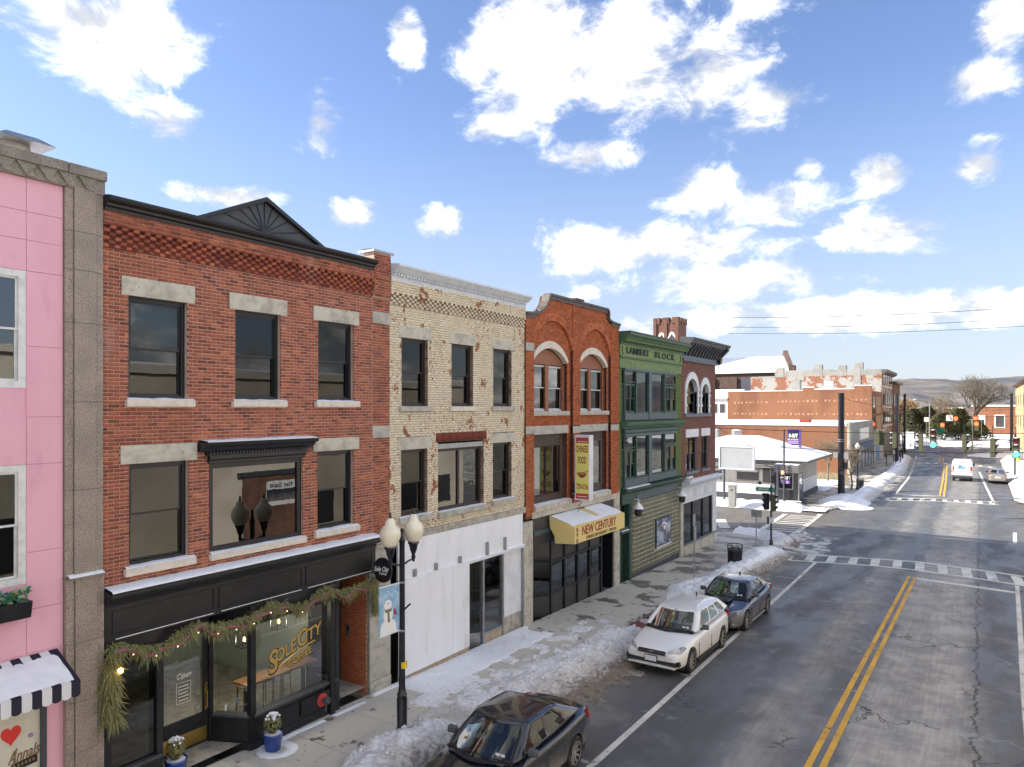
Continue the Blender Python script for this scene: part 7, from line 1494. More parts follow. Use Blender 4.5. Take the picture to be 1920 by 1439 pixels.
    for s in (-1, 1):
        q = p['head']; pts = [(s * hw * a, b, d) for a, b, d in q]; lens(pts, 'headlight', 'lens_clear', c, (0, -.02, .008))
        lens([(s * hw * a, b, d) for a, b, d in p['tail']], 'taillight', 'lens_red', c, (s * .012, .012, .004))
        ym = g['yc'] + .42; mr = MB(); xm_ = s * (bw + .13); mr.add([(xm_ - .10, ym - .05, zb + .02), (xm_ + .10, ym - .03, zb + .03), (xm_ + .11, ym + .07, zb + .03), (xm_ - .10, ym + .08, zb + .02), (xm_ - .10, ym - .04, zb + .17), (xm_ + .09, ym - .02, zb + .17), (xm_ + .10, ym + .07, zb + .16), (xm_ - .10, ym + .08, zb + .17)], [(0, 3, 2, 1), (4, 5, 6, 7), (0, 1, 5, 4), (1, 2, 6, 5), (2, 3, 7, 6), (3, 0, 4, 7)]); mm = mr.build('mirror', p.get('mirror', 'plastic_grey'), c, bevel=.035, smooth=True, **kw)
        MB().box(min(s * (bw - .06), s * (bw + .05)), max(s * (bw - .06), s * (bw + .05)), ym, ym + .05, zb + .0, zb + .06).build('mirror_arm', 'plastic_black', mm, **kw)
        if detail:
            for y in p['handles']: MB().box(s * hw * .955 - .02, s * hw * .955 + .02, y, y + .17, p['hz'], p['hz'] + .03).build('door_handle', p.get('handle_mat', paint), c, bevel=.01, **kw)
            for y in p['doors']:
                ss = MB(); ss.box(s * hw * 1.0 - .012 if s > 0 else -hw * 1.0 - .0035, s * hw * 1.0 + .0035 if s > 0 else -hw * 1.0 + .012, y, y + .008, .34, p['hz'] - .12); ss.build('door_gap', 'plastic_black', c, **kw)
            MB().box(s * hw * .965 - .03, s * hw * .965 + .03, wf + R_ + .12, wr - R_ - .12, .19, .26).build('sill_trim', p.get('sill_mat', 'plastic_black'), c, bevel=.01, **kw)
    for part in p['front']: part_box(part, c, paint)
    if detail:
        wp = MB()
        for x0 in (-.42, .12): wp.hexa([(x0, g['yc'] - .10, zb + .035), (x0 + .5, g['yc'] - .06, zb + .045), (x0 + .5, g['yc'] - .04, zb + .045), (x0, g['yc'] - .08, zb + .035), (x0, g['yc'] - .10, zb + .05), (x0 + .5, g['yc'] - .06, zb + .06), (x0 + .5, g['yc'] - .04, zb + .06), (x0, g['yc'] - .08, zb + .05)])
        wp.build('wiper', 'plastic_black', c, kind='stuff', **kw); cw = MB()
        for i in range(8):
            x0 = -bw * .93 + bw * 1.86 * i / 8; x1 = -bw * .93 + bw * 1.86 * (i + 1) / 8; f1 = lambda x: g['yc'] - .16 * (1 - (x / bw / .93) ** 2) + .10 * abs(x / bw / .93); cw.quad((x0, f1(x0) - .10, zb - .012), (x1, f1(x1) - .10, zb - .012), (x1, f1(x1) + .02, zb + .012), (x0, f1(x0) + .02, zb + .012))
        cw.build('cowl', 'plastic_black', c, recalc=False, **kw)
    # interior
    zi = zb - .05; MB().box(-bw * .9, bw * .9, g['yc'] + .05, g['yb'] - .15, zi - .06, zi - .02).build('cabin_floor', 'plastic_black', c, **kw); MB().prism([(g['yc'] + .0, zi), (g['yc'] + .0, zi + .07), (g['yc'] + .42, zi + .12), (g['yc'] + .5, zi)], 'x', -bw * .88, bw * .88).build('dashboard', 'plastic_black', c, **kw)
    if detail:
        for s in (-1, 1):
            y0 = g['yc'] + .95; se = MB(); se.prism([(y0, zi), (y0 + .1, zi), (y0 + .24, zi + .34), (y0 + .16, zi + .36)], 'x', s * .36 - .22, s * .36 + .22); se.box(s * .36 - .12, s * .36 + .12, y0 + .18, y0 + .27, zi + .37, zi + .5); se.build('seat', 'seat_fabric', c, bevel=.03, kind='stuff', **kw)
        MB().lathe([(.165, -.015), (.185, 0), (.165, .015), (.15, 0)], (-.0 + .36, g['yc'] + .55, zi + .14), 18, 'y', False).build('steering_wheel', 'plastic_black', c, smooth=True, **kw)
        for dx in (0, .12): q = rings[1]; MB().box(bw * .5 + dx * .9, bw * .5 + dx * .9 + .08, g['yc'] - .02 + .05 * dx, g['yc'] + .0, zb + .10, zb + .14).build('windscreen_sticker', 'white_text', c, **kw)
    return c
def lens(pts, nm, mat, c, off):
    pts = [Vector(q) for q in pts]; n = len(pts); ctr = sum(pts, Vector()) / n; o = Vector(off); mb = MB()
    outer = [q + o * .2 for q in pts]; mid = [ctr + (q - ctr) * .93 + o for q in pts]; back = [q - o * 3 for q in pts]
    for i in range(n): j = (i + 1) % n; mb.quad(outer[i], outer[j], mid[j], mid[i]); mb.quad(back[i], back[j], outer[j], outer[i])
    mb.quad(*mid); return mb.build(nm, mat, c, local=True, recalc=True)
def part_box(q, c, paint):
    nm, mat, x0, x1, y0, y1, z0, z1, bv = q[:9]; o = MB().box(x0, x1, y0, y1, z0, z1).build(nm, mat, c, bevel=bv, local=True)
    return o
SPLIT = [0, .07, .28, .42, .455, .62, .78, .90, 1.0]; KINDS = ['frame', 'side_window', 'side_window', 'frame', 'rear_side_window', 'rear_side_window', 'frame', 'frame', 'frame']
# stations: y, z top, z shoulder, width factor, z bottom
def sedan_body(L, nose=.72, hood=.93, belt=.94, deck=1.05, tail=.98):
    f, r = -L / 2, L / 2
    return [(f + .0, .60, .54, .60, .30), (f + .03, .66, .58, .76, .24), (f + .16, nose, .64, .90, .20), (f + .45, nose + .08, .70, .965, .19), (f + .85, hood - .09, .78, .985, .19), (f + 1.25, hood, .85, .99, .19), (f + 1.65, belt, .88, .995, .19), (0, belt, .90, 1.0, .19), (r - 1.35, belt + .02, .93, 1.0, .19), (r - .95, deck - .02, .96, .99, .19), (r - .55, deck, .97, .965, .21), (r - .22, deck - .005, .95, .91, .24), (r - .04, tail, .88, .80, .28), (r, tail - .12, .78, .66, .34)]
imp_sedan = dict(L=4.58, W=1.74, R=.325, wf=-1.34, wr=1.30, body=sedan_body(4.58), green=dict(zb=.95, zr=1.41, bw=.905, rw=.70, yc=-.95, rf=-.28, rr=.92, yb=1.70, wedge=.05, split=SPLIT, kinds=KINDS), fz=.6, hz=.80, handles=(-.05, .92), doors=(-.86, .16, 1.08), spokes=10,
    head=[(.56, -2.20, .60), (.88, -1.98, .66), (.92, -1.80, .76), (.62, -2.10, .73)], tail=[(.80, 2.16, .78), (.93, 1.98, .80), (.92, 1.92, .98), (.80, 2.12, .97)], front=[('grille', 'plastic_black', -.36, .36, -2.27, -2.15, .52, .66, .02), ('lower_intake', 'plastic_black', -.5, .5, -2.30, -2.2, .28, .42, .02), ('number_plate', 'sign_white', -.26, .26, 2.25, 2.31, .60, .75, .005), ('cowl_grille', 'plastic_grey', -.6, .6, -1.06, -.96, .925, .945, .005)], mirror='plastic_grey')
imp_hatch = dict(imp_sedan); imp_hatch.update(L=4.46, W=1.78, R=.33, wf=-1.36, wr=1.31, body=[(-2.23, .60, .54, .62, .30), (-2.20, .68, .60, .78, .24), (-2.07, .76, .66, .91, .20), (-1.78, .83, .71, .97, .19), (-1.4, .91, .80, .985, .19), (-1.05, .975, .87, .99, .19), (-.7, .985, .90, .995, .19), (0, .985, .93, 1.0, .19), (.9, 1.0, .96, 1.0, .19), (1.6, 1.02, .98, .985, .19), (2.0, 1.04, .98, .93, .21), (2.17, 1.02, .92, .84, .27), (2.23, .82, .72, .70, .34)],
    green=dict(zb=.985, zr=1.45, bw=.91, rw=.70, yc=-.93, rf=-.27, rr=1.66, yb=2.10, wedge=.055, split=[0, .06, .22, .36, .39, .52, .66, .70, .90, 1.0], kinds=['frame', 'side_window', 'side_window', 'frame', 'rear_side_window', 'rear_side_window', 'frame', 'rear_side_window', 'frame', 'frame']), hz=.83, handles=(0.0, .95), doors=(-.86, .20, 1.1), spokes=10,
    head=[(.50, -2.215, .66), (.86, -2.03, .665), (.95, -1.80, .80), (.90, -1.82, .835), (.55, -2.165, .745)], tail=[(.82, 2.12, .86), (.94, 1.98, .86), (.93, 1.95, 1.06), (.82, 2.08, 1.06)],
    front=[('grille', 'plastic_black', -.41, .41, -2.255, -2.15, .615, .705, .03), ('grille_bar', 'chrome', -.42, .42, -2.265, -2.2, .655, .668, .004), ('grille_surround', 'chrome', -.43, .43, -2.252, -2.2, .598, .613, .004), ('badge', 'chrome', -.06, .06, -2.275, -2.25, .645, .69, .012), ('lower_intake', 'plastic_black', -.72, .72, -2.245, -2.1, .335, .45, .03), ('intake_bar', 'plastic_grey', -.70, .70, -2.258, -2.2, .385, .397, .004), ('fog_recess', 'plastic_black', .62, .79, -2.17, -2.0, .33, .47, .02), ('fog_recess', 'plastic_black', -.79, -.62, -2.17, -2.0, .33, .47, .02), ('front_lip', 'car_white', -.70, .70, -2.262, -2.1, .265, .315, .02), ('number_plate', 'sign_white', -.17, .17, -2.285, -2.26, .41, .555, .006), ('plate_frame', 'plastic_black', -.185, .185, -2.278, -2.24, .395, .57, .004), ('antenna', 'plastic_black', -.012, .012, 1.3, 1.36, 1.49, 1.62, .004)])
wrx = dict(imp_sedan); wrx.update(L=4.6, W=1.80, R=.335, wf=-1.34, wr=1.31, body=sedan_body(4.6, nose=.76, hood=.95, belt=.95, deck=1.06), handles=(-.05, .92), front=[('grille', 'plastic_black', -.38, .38, -2.28, -2.15, .53, .68, .02), ('lower_intake', 'plastic_black', -.58, .58, -2.31, -2.2, .27, .43, .02), ('hood_scoop', 'plastic_black', -.30, .30, -1.62, -1.52, .92, .955, .01), ('scoop_lid', 'car_blue', -.33, .33, -1.60, -1.1, .945, .985, .02), ('fog_lamp', 'lens_clear', .56, .70, -2.26, -2.16, .33, .43, .03), ('fog_lamp', 'lens_clear', -.70, -.56, -2.26, -2.16, .33, .43, .03), ('number_plate', 'sign_white', -.16, .16, -2.325, -2.3, .44, .56, .004), ('antenna', 'plastic_black', -.02, .02, .7, .82, 1.44, 1.52, .01)],
    head=[(.52, -2.20, .61), (.86, -2.0, .65), (.94, -1.78, .80), (.62, -2.10, .76)], spokes=10, sill_mat='galv')
def on_road(x, y): return (x, y, gz(y) + .004)
def park(o, x, y): o.location = on_road(x, y); o.rotation_euler = (-math.atan(.019) if y < 41 else 0, 0, o.rotation_euler[2])
c1_ = car('parked_car', 'black glossy sedan parked nearest the camera, cut by bottom edge', (0, 0, 0), R(1.0), imp_sedan, 'car_black', rim='rim_silver'); park(c1_, -7.72, 11.45)
c2_ = car('parked_car', 'white hatchback parked between the two dark sedans', (0, 0, 0), R(-1.2), imp_hatch, 'car_white', rim='rim_dirty'); park(c2_, -7.66, 20.93)
c3_ = car('parked_car', 'dark blue sedan with bonnet scoop parked behind the white hatchback', (0, 0, 0), R(-.8), wrx, 'car_blue', rim='rim_silver'); park(c3_, -7.50, 25.9)
c4_ = car('parked_car', 'dusty silver sedan parked at the right kerb past the crosswalk', (1.42, 91.3, .004), R(180), imp_sedan, 'car_silver', detail=False)
MB().box(-.82, .82, 2.0, 2.295, .30, .36).build('bumper_trim', 'plastic_grey', c4_, local=True)
suv = dict(imp_hatch); suv.update(front=imp_sedan['front'][:2])
for i, (x, y, rz, m_, lab) in enumerate(((-17.5, 150, 88, 'car_navy', 'dark blue car crossing at the far junction'), (-23, 158, 92, 'car_dark', 'dark parked car left of the crossing car far away'), (6.5, 176, 70, 'car_navy', 'blue car parked in the far snowy lot by brick school'), (9.5, 172, 110, 'car_dark', 'dark car half hidden beside the far blue car'), (-1.5, 182, 90, 'car_dark', 'dark car under the conifers across the park'), (-12.2, 145.5, 15, 'car_white', 'white car at the kerb near the end of left row'), (-10.4, 104, 0, 'car_dark', ''))):
    if lab: car('distant_car', lab, (x, y, .01), R(rz), suv, m_, group='distant cars', detail=False)
# ------------------------------------------------------------------ mail truck
mt = thing('mail_truck', 'white postal delivery truck seen from behind in the right lane', 'truck', (-1.72, 91.4, .004)); kw = dict(local=True)
bd = MB(); pr = [(-.95, .62), (-.95, 1.75), (-.90, 2.08), (-.78, 2.22), (.78, 2.22), (.90, 2.08), (.95, 1.75), (.95, .62)]; bd.prism(pr, 'y', -1.25, 2.0); bd.build('body', 'truck_white', mt, bevel=.04, **kw)
MB().prism([(2.0, .62), (2.7, .62), (2.75, 1.05), (2.15, 1.2), (2.0, 1.9)], 'x', -.9, .9).build('bonnet', 'truck_white', mt, bevel=.03, **kw); MB().box(-.94, .94, -1.42, -1.2, .42, .60).build('bumper', 'plastic_grey', mt, bevel=.02, **kw); dr = MB().box(-.72, .72, -1.27, -1.25, .78, 2.0).build('rear_door', 'truck_white', mt, bevel=.01, **kw)
MB().box(-.955, .955, -1.262, -1.245, .98, 1.06).build('red_stripe', 'truck_red', mt, **kw); MB().box(-.957, .957, -1.2, 1.9, .98, 1.06).build('side_stripe', 'truck_red', mt, **kw)
MB().add([(-.38, -1.28, 1.32), (.26, -1.28, 1.32), (.34, -1.28, 1.70), (-.30, -1.28, 1.70)], [(0, 1, 2, 3)]).build('emblem', 'truck_blue', dr, recalc=False, **kw); MB().add([(-.36, -1.29, 1.36), (.24, -1.29, 1.36), (.30, -1.29, 1.55), (.06, -1.29, 1.46), (-.18, -1.29, 1.54)], [(0, 1, 2, 3, 4)]).build('emblem_sweep', 'truck_blue_pale', dr, recalc=False, **kw); MB().add([(-.1, -1.29, 1.62), (.32, -1.29, 1.67), (.31, -1.29, 1.58), (.08, -1.29, 1.54)], [(0, 1, 2, 3)]).build('emblem_sweep', 'truck_white', dr, recalc=False, **kw)
MB().box(-.16, .16, -1.275, -1.25, 2.03, 2.09).build('roof_marker', 'lens_red', mt, **kw); MB().box(-.13, .13, -1.275, -1.26, .82, .92).build('number_plate', 'sign_white', mt, **kw)
for s in (-1, 1):
    MB().box(s * .82 - .06, s * .82 + .06, -1.275, -1.25, 1.15, 1.62).build('taillight', 'lens_red' if s < 0 else 'lens_red', mt, **kw); MB().box(s * 1.02 - .08, s * 1.02 + .08, 1.9, 2.0, 1.45, 1.75).build('mirror', 'plastic_black', mt, **kw)
    for y in (-.75, 2.05): MB().lathe([(.2, -.1), (.32, -.1), (.34, 0), (.32, .1), (.2, .1)], (s * .78, y, .34), 18, 'x').build('wheel', 'rubber', mt, **kw)
MB().box(-.8, .8, -1.2, 2.4, .34, .62).build('chassis', 'plastic_black', mt, **kw)
# ------------------------------------------------------------------ street furniture
def acorn_lamp(name, label, x, y, z, ax=(0, 1), twin=True, hh=4.35, banner=False):
    t = thing(name, label, 'street lamp', (x, y, z)); n = 16 if twin else 10
    MB().lathe([(.17, -.2), (.17, .05), (.15, .12), (.13, .30), (.105, .34), (.115, .95), (.10, 1.0), (.115, 1.04), (.085, 1.10), (.07, 1.2), (.058, hh - .05), (.075, hh), (.05, hh + .05), (.03, hh + .16), (.045, hh + .22), (.001, hh + .3)], (x, y, z), n).build('pole', 'lamp_black', t, smooth=True)
    arms = ((-1, 1) if twin else (0,))
    for s in arms:
        d = Vector((ax[0], ax[1], 0)) * .36 * s; c = Vector((x, y, z)) + d + Vector((0, 0, hh - .25))
        if twin:
            pts = [Vector((x, y, z + hh - .55)) + d * k + Vector((0, 0, .14 * math.sin(k * 1.6) - .05 * k)) for k in (0, .25, .5, .75, 1)]; MB().tube(pts, .022, 8).build('arm', 'lamp_black', t)
        else: c = Vector((x, y, z + hh + .05))
        MB().lathe([(.02, -.26), (.035, -.2), (.05, -.17), (.035, -.10), (.075, .0), (.10, .12), (.13, .15), (.12, .18)], c, n).build('lamp_holder', 'lamp_black', t, smooth=True)
        gl_ = MB().lathe([(.11, .17), (.165, .24), (.215, .36), (.225, .46), (.20, .56), (.14, .62), (.115, .64), (.105, .70), (.075, .76), (.05, .78), (.001, .79)], c, n).build('globe', 'globe', t, smooth='all'); MB().lathe([(.03, .78), (.035, .81), (.022, .84), (.03, .87), (.001, .93)], c, 8).build('finial', 'lamp_black', gl_, smooth=True)
    return t
lx, ly = -10.42, 11.45; lz = gz(ly) + .12
lamp = acorn_lamp('street_lamp', 'tall black lamp post with two frosted acorn globes and snowman banner', lx, ly, lz, (0.02, 1))
MB().box(lx + .04, lx + .09, ly - .07, ly + .07, lz + 1.62, lz + 1.75).build('yellow_tag', 'yellow_tag', lamp); mb = MB(); mb.cyl((lx, ly, lz + 2.82), (lx + .22, ly + .02, lz + 3.02), .02, n=6); mb.build('flag_holder', 'lamp_black', lamp)
for z in (2.42, 3.46): MB().lathe([(.07, -.02), (.075, 0), (.07, .02)], (lx, ly, lz + z), 12).build('clamp', 'galv', lamp)
bn = thing('snowman_banner', 'pale blue banner with a snowman and red bird on lamp post', 'banner', (lx, ly - .35, lz + 2.4)); by0, by1, bz0, bz1 = ly - .70, ly - .09, lz + 2.44, lz + 3.46
MB().box(lx - .008, lx + .008, by0, by1, bz0, bz1).build('cloth', 'banner_blue', bn); mb = MB(); mb.cyl((lx, ly, bz1), (lx, by0, bz1 + .01), .015, n=6); mb.cyl((lx, ly, bz0), (lx, by0, bz0), .015, n=6); mb.build('rods', 'sign_white', bn)
yc = (by0 + by1) / 2 - .04
MB().prism([(yc + .24 * math.cos(R(k)), bz0 + .13 + .21 * math.sin(R(k))) for k in range(0, 181, 20)] + [(by0 + .03, bz0 + .01), (by1 - .06, bz0 + .01)], 'x', lx + .008, lx + .012).build('snowman_base', 'white_text', bn); MB().prism([(yc + .14 * math.cos(R(k)), bz0 + .42 + .15 * math.sin(R(k))) for k in range(0, 360, 20)], 'x', lx + .008, lx + .013).build('snowman_body', 'white_text', bn); MB().prism([(yc - .01 + .11 * math.cos(R(k)), bz0 + .63 + .11 * math.sin(R(k))) for k in range(0, 360, 20)], 'x', lx + .008, lx + .014).build('snowman_head', 'white_text', bn)
MB().prism([(yc - .10, bz0 + .54), (yc + .10, bz0 + .54), (yc + .09, bz0 + .48), (yc + .025, bz0 + .47), (yc + .05, bz0 + .26), (yc - .02, bz0 + .26), (yc - .03, bz0 + .47), (yc - .09, bz0 + .48)], 'x', lx + .012, lx + .017).build('scarf', 'scarf', bn); MB().prism([(yc, bz0 + .64), (yc + .02, bz0 + .66), (yc - .05, bz0 + .68)], 'x', lx + .014, lx + .019).build('carrot_nose', 'carrot', bn); MB().prism([(yc + .17, bz0 + .40), (yc + .27, bz0 + .36), (yc + .24, bz0 + .44), (yc + .19, bz0 + .54), (yc + .16, bz0 + .48)], 'x', lx + .009, lx + .014).build('red_bird', 'bird_red', bn)
for k in range(9): MB().box(lx + .008, lx + .012, by0 + .06 + .06 * k, by0 + .085 + .06 * k, bz1 - .12 - .05 * (k % 3), bz1 - .095 - .05 * (k % 3)).build('snowflake', 'white_text', bn)
acorn_lamp('street_lamp', 'single acorn street lamp beside bare trees past the diner', -9.85, 74.6, .12, twin=False, hh=3.6); acorn_lamp('street_lamp', 'dark lamp standard among meters near the far left shops', -9.6, 118, .12, twin=False, hh=3.4)
# bins
def bin_(x, y, z, label, s=1):
    t = thing('litter_bin', label, 'bin', (x, y, z), group='slatted litter bins'); r = .30 * s; h = .92 * s
    for k in range(22):
        a = 2 * math.pi * k / 22; u = Vector((math.cos(a), math.sin(a), 0)); v = Vector((-u.y, u.x, 0)) * .031 * s; p = Vector((x, y, z)); MB().hexa([p + u * (r - .02) - v, p + u * (r - .01) - v, p + u * (r - .01) + v, p + u * (r - .02) + v] + [q + Vector((0, 0, h * .8)) for q in (p + u * r - v, p + u * (r + .012) - v, p + u * (r + .012) + v, p + u * r + v)]).build('slat', 'lamp_black', t)
    for z_, rr in ((.03, r), (h * .8, r + .03), (h, r + .04)): MB().lathe([(rr - .03, -.015), (rr, -.015), (rr, .02), (rr - .03, .02)], (x, y, z + z_), 24, 'z', False).build('hoop', 'lamp_black', t)
    for k in range(8): a = 2 * math.pi * k / 8; MB().cyl((x + (r + .02) * math.cos(a), y + (r + .02) * math.sin(a), z + h * .8), (x + (r + .02) * math.cos(a), y + (r + .02) * math.sin(a), z + h), .014, n=5).build('upright', 'lamp_black', t)
    MB().lathe([(r - .05, .03), (r - .04, h * .72), (.001, h * .7)], (x, y, z), 18).build('liner', 'plastic_black', t, smooth=True)
bin_(-9.95, 34.6, gz(34.6) + .12, 'black slatted litter bin standing in snow by the crossing', 1.12); bin_(-9.75, 75.8, .12, 'far black litter bin beside the single acorn lamp')
# posts with signs
def sign_post(label, x, y, z, h, plates, r=.03, mat='galv', name='sign_post'):
    t = thing(name, label, 'sign', (x, y, z)); MB().cyl((x, y, z - .1), (x, y, z + h), r, n=8).build('post', mat, t)
    for (nm, x0, x1, z0, z1, m_, dy) in plates: MB().box(x + x0, x + x1, y + dy, y + dy + .012, z + z0, z + z1).build(nm, m_, t)
    return t
t = sign_post('tall grey sign post with edge-on parking sign near the lantern wall', -10.45, 30.2, gz(30) + .12, 2.95, []); MB().box(-10.46, -10.44, 30.05, 30.35, 2.75, 3.25).build('sign_plate', 'sign_back', t); MB().box(-10.46, -10.44, 30.2, 30.45, 2.1, 2.7).build('sign_plate', 'sign_back', t)
sign_post('grey sign post with square plate turned away, beside the corner snow', -9.9, 38.3, gz(38) + .12, 2.3, [('sign_plate', -.27, .27, 1.95, 2.32, 'sign_back', .03)])
def signal_head(parent, x, y, z, face, lit=None, s=1, mat='signal_green_housing', hood='black_frame'):
    """three section head, face is the direction it looks"""
    f = Vector((*face, 0)).normalized(); r = Vector((-f.y, f.x, 0)); c = Vector((x, y, z)); W = .17 * s; H = .54 * s; D = .12 * s
    def bx(m, a0, a1, b0, b1, c0, c1): m.hexa([c + r * a + f * b + Vector((0, 0, d)) for d in (c0, c1) for a, b in ((a0, b0), (a1, b0), (a1, b1), (a0, b1))])
    m = MB(); bx(m, -W, W, -D, D, -H, H); hd = m.build('housing', mat, parent, bevel=.02)
    for k, nm in enumerate(('red', 'amber', 'green')):
        zz = .36 * s * (1 - k); p = c + f * D + Vector((0, 0, zz)); lm = {'red': 'lamp_off_red', 'amber': 'lamp_off', 'green': 'lamp_off'}[nm]
        if lit == nm: lm = {'red': 'lamp_orange', 'green': 'lamp_green', 'amber': 'lamp_off'}[nm]
        q = MB().cyl(p, p + f * .03 * s, .145 * s, n=16); q.build('lens', lm, hd); v = MB(); up = Vector((0, 0, 1)); n = 10
        for i in range(n):
            a0, a1 = R(-10 + 200 * i / n), R(-10 + 200 * (i + 1) / n); P0 = r * math.cos(a0) * .16 * s + up * math.sin(a0) * .16 * s; P1 = r * math.cos(a1) * .16 * s + up * math.sin(a1) * .16 * s; l0, l1 = .06 + .16 * max(0, math.sin(a0)), .06 + .16 * max(0, math.sin(a1)); v.quad(p + P0, p + P1, p + P1 + f * l1 * s, p + P0 + f * l0 * s)
        v.build('visor', hood, hd, recalc=False); sn = MB(); 
        if k < 3: sn.ball(p + up * .165 * s + f * .08 * s, .09 * s, 8, 5, .35); sn.build('snow', 'snow', hd)
    return hd
# corner signal post
sp_ = thing('corner_signal_post', 'black signal post at the near corner with green street name sign', 'traffic signal', (-9.95, 41.7, .12)); px_, py_ = -9.95, 41.7
MB().lathe([(.11, 0), (.09, .3), (.06, .34), (.055, 3.4)], (px_, py_, .1), 12).build('post', 'lamp_black', sp_, smooth=True); signal_head(sp_, px_ - .28, py_ + .1, 2.55, (-.9, .5), s=.86, mat='black_frame'); signal_head(sp_, px_ + .12, py_ + .05, 2.5, (.85, -.1), s=.86, mat='signal_green_housing')
MB().box(px_ - .85, px_ + .25, py_ - .02, py_ + .0, 3.13, 3.36).build('street_sign', 'sign_green', sp_); text('sign_lettering', 'BROAD', .17, 'sign_white', sp_, (px_ - .42, py_ - .025, 3.245), 'back', bold=.004); text('sign_lettering', 'ST', .09, 'sign_white', sp_, (px_ + .10, py_ - .025, 3.22), 'back'); MB().box(px_ - .12, px_ + .16, py_ - .08, py_ - .05, 1.38, 1.68).build('crossing_sign', 'sign_white', sp_); MB().box(px_ - .2, px_ - .1, py_ - .1, py_ - .02, 1.3, 1.72).build('push_button', 'black_frame', sp_); MB().ball((px_ - .62, py_, 3.6), .1, 8, 6).build('camera_unit', 'black_frame', sp_); MB().lathe([(.1, -.01), (.1, .01)], (px_ - .72, py_ - .02, 3.62), 14, 'y').build('round_sign', 'sign_white', sp_)
# posts by the diner
dp = thing('diner_signal_post', 'dark signal post in the snow before the diner showing red', 'traffic signal', (-13.43, 58.4, .12)); MB().cyl((-13.43, 58.4, .1), (-13.43, 58.4, 3.35), .09, n=10).build('post', 'dark_base', dp); signal_head(dp, -13.05, 58.4, 2.55, (.1, -1), lit='red', s=.75, mat='utility_grey'); MB().tube([(-13.43, 58.4, 3.0), (-14.4, 58.3, 3.35)], .05, 6).build('arm', 'dark_base', dp); MB().tube([(-13.43, 58.4, 3.0), (-12.9, 58.4, 3.05)], .05, 6).build('arm', 'dark_base', dp)
dq = thing('slim_utility_pole', 'tall slim dark pole with short crossbar before the vestibule', 'pole', (-13.5, 60.0, .12)); ztop = yp(1470, 806, 60)[1]; xq = yp(1470, 806, 60)[0]; MB().cyl((xq, 60, .1), (xq, 60, ztop), .075, n=10).build('shaft', 'dark_base', dq); MB().cyl((xq - .55, 60, ztop - 1.8), (xq + .15, 60, ztop - 1.8), .03, n=6).build('crossbar', 'dark_base', dq)
# big strain pole
sb = thing('strain_pole', 'thick black steel pole rising from the snow mound past the junction', 'pole', (-10.1, 66.9, .12)); MB().lathe([(.36, -.1), (.36, .04), (.285, .06), (.25, 9.05), (.26, 9.08), (.001, 9.1)], (-10.1, 66.9, .1), 20).build('shaft', 'lamp_black', sb, smooth=True)
for z in (5.15, 5.0, 2.35, 2.2): MB().lathe([(.29, -.02), (.30, 0), (.29, .02)], (-10.1, 66.9, z), 16).build('strap', 'galv', sb)
MB().box(-10.7, -10.35, 66.6, 66.68, 4.05 - .5, 4.05).build('back_plate', 'sign_back', sb); MB().box(-9.85, -9.5, 66.6, 66.68, 3.5, 4.05).build('back_plate', 'sign_back', sb); MB().box(-9.85, -9.6, 66.7, 67, 2.6, 3.2).build('pedestrian_head', 'black_frame', sb)
for nm, lab, x, y, h, r in (('strain_pole', 'black pole standing past the far left shopfronts', -9.9, 113, 9.8, .24), ('strain_pole', 'dark pole against the hillside left of the far junction', -11.2, 142, 10.2, .26), ('strain_pole', 'dark pole beside the cream building on the far right', 4.6, 158, 10.4, .28)): t = thing(nm, lab, 'pole', (x, y, .1)); MB().cyl((x, y, 0), (x, y, h), r, r * .85, n=12).build('shaft', 'lamp_black', t, smooth=True); MB().lathe([(r, 0), (r * .9, .15), (.001, .18)], (x, y, h), 10).build('cap', 'lamp_black', t)
# span wires with their hanging heads
def wire(name, label, a, b, sag=.2, r=.015):
    pts = [Vector(a).lerp(Vector(b), k / 24) - Vector((0, 0, sag * 4 * (k / 24) * (1 - k / 24))) for k in range(25)]; return tag(MB().tube(pts, r, 5).build(name, 'cable', None), label, 'cable', 'overhead cables')
wire('overhead_cable', 'upper span cable from the brick corner building over the junction', (-12.8, 40.6, 6.75), (11, 51.5, 6.9), .35, .016); wire('overhead_cable', 'lower tether cable under the hanging traffic signals', (-12.8, 40.8, 5.85), (11, 51.5, 6.0), .5, .02); wire('overhead_cable', 'cable sloping from corner building down to the billboard', (-12.9, 40.9, 6.9), (-15.6, 59, 4.7), .1, .015)
wire('overhead_cable', 'slack cable hung from the top of the thick black pole', (-10.1, 66.9, 8.75), (9, 74, 8.2), 1.3, .018); wire('overhead_cable', 'cable crossing the far street from the distant left pole', (-11.2, 142, 10), (5, 150, 9.6), 1.6, .03)
for k, (dz, lab) in enumerate(((0, 'highest thin wire crossing the sky over the rooftops'), (-.62, 'second thin wire crossing the sky below the highest'), (-1.0, 'lowest thin wire crossing the sky above the cornices'))): wire('overhead_cable', lab, (-19, 60 + 2 * k, 15.6 + dz), (16, 66 + 2 * k, 15.9 + dz), .6, .018)
def on_span(px, py, Y): x, z = yp(px, py, Y); return x, Y, z
SIG = [((1750, 823), 49, (0, -1), 'green', 'hanging signal showing green over the left lanes'), ((1905, 840), 46.5, (0, -1), 'green', 'hanging signal showing green at the right edge'), ((1727, 831), 49.5, (-1, 0), None, 'hanging signal turned left, beside the left green light'), ((1808, 832), 51, (1, 0), None, 'hanging signal turned right, above the mail truck'), ((1861, 840), 48.5, (1, 0), None, 'hanging signal turned right, nearest the right green light'), ((1644, 821), 57, (0, 1), None, 'hanging signal seen from behind, leftmost of the pair'), ((1655, 821), 57.2, (0, 1), None, 'hanging signal seen from behind, right one of the pair'), ((1677, 826), 56, (-1, 0), None, 'hanging signal turned left, beside the two backs')]
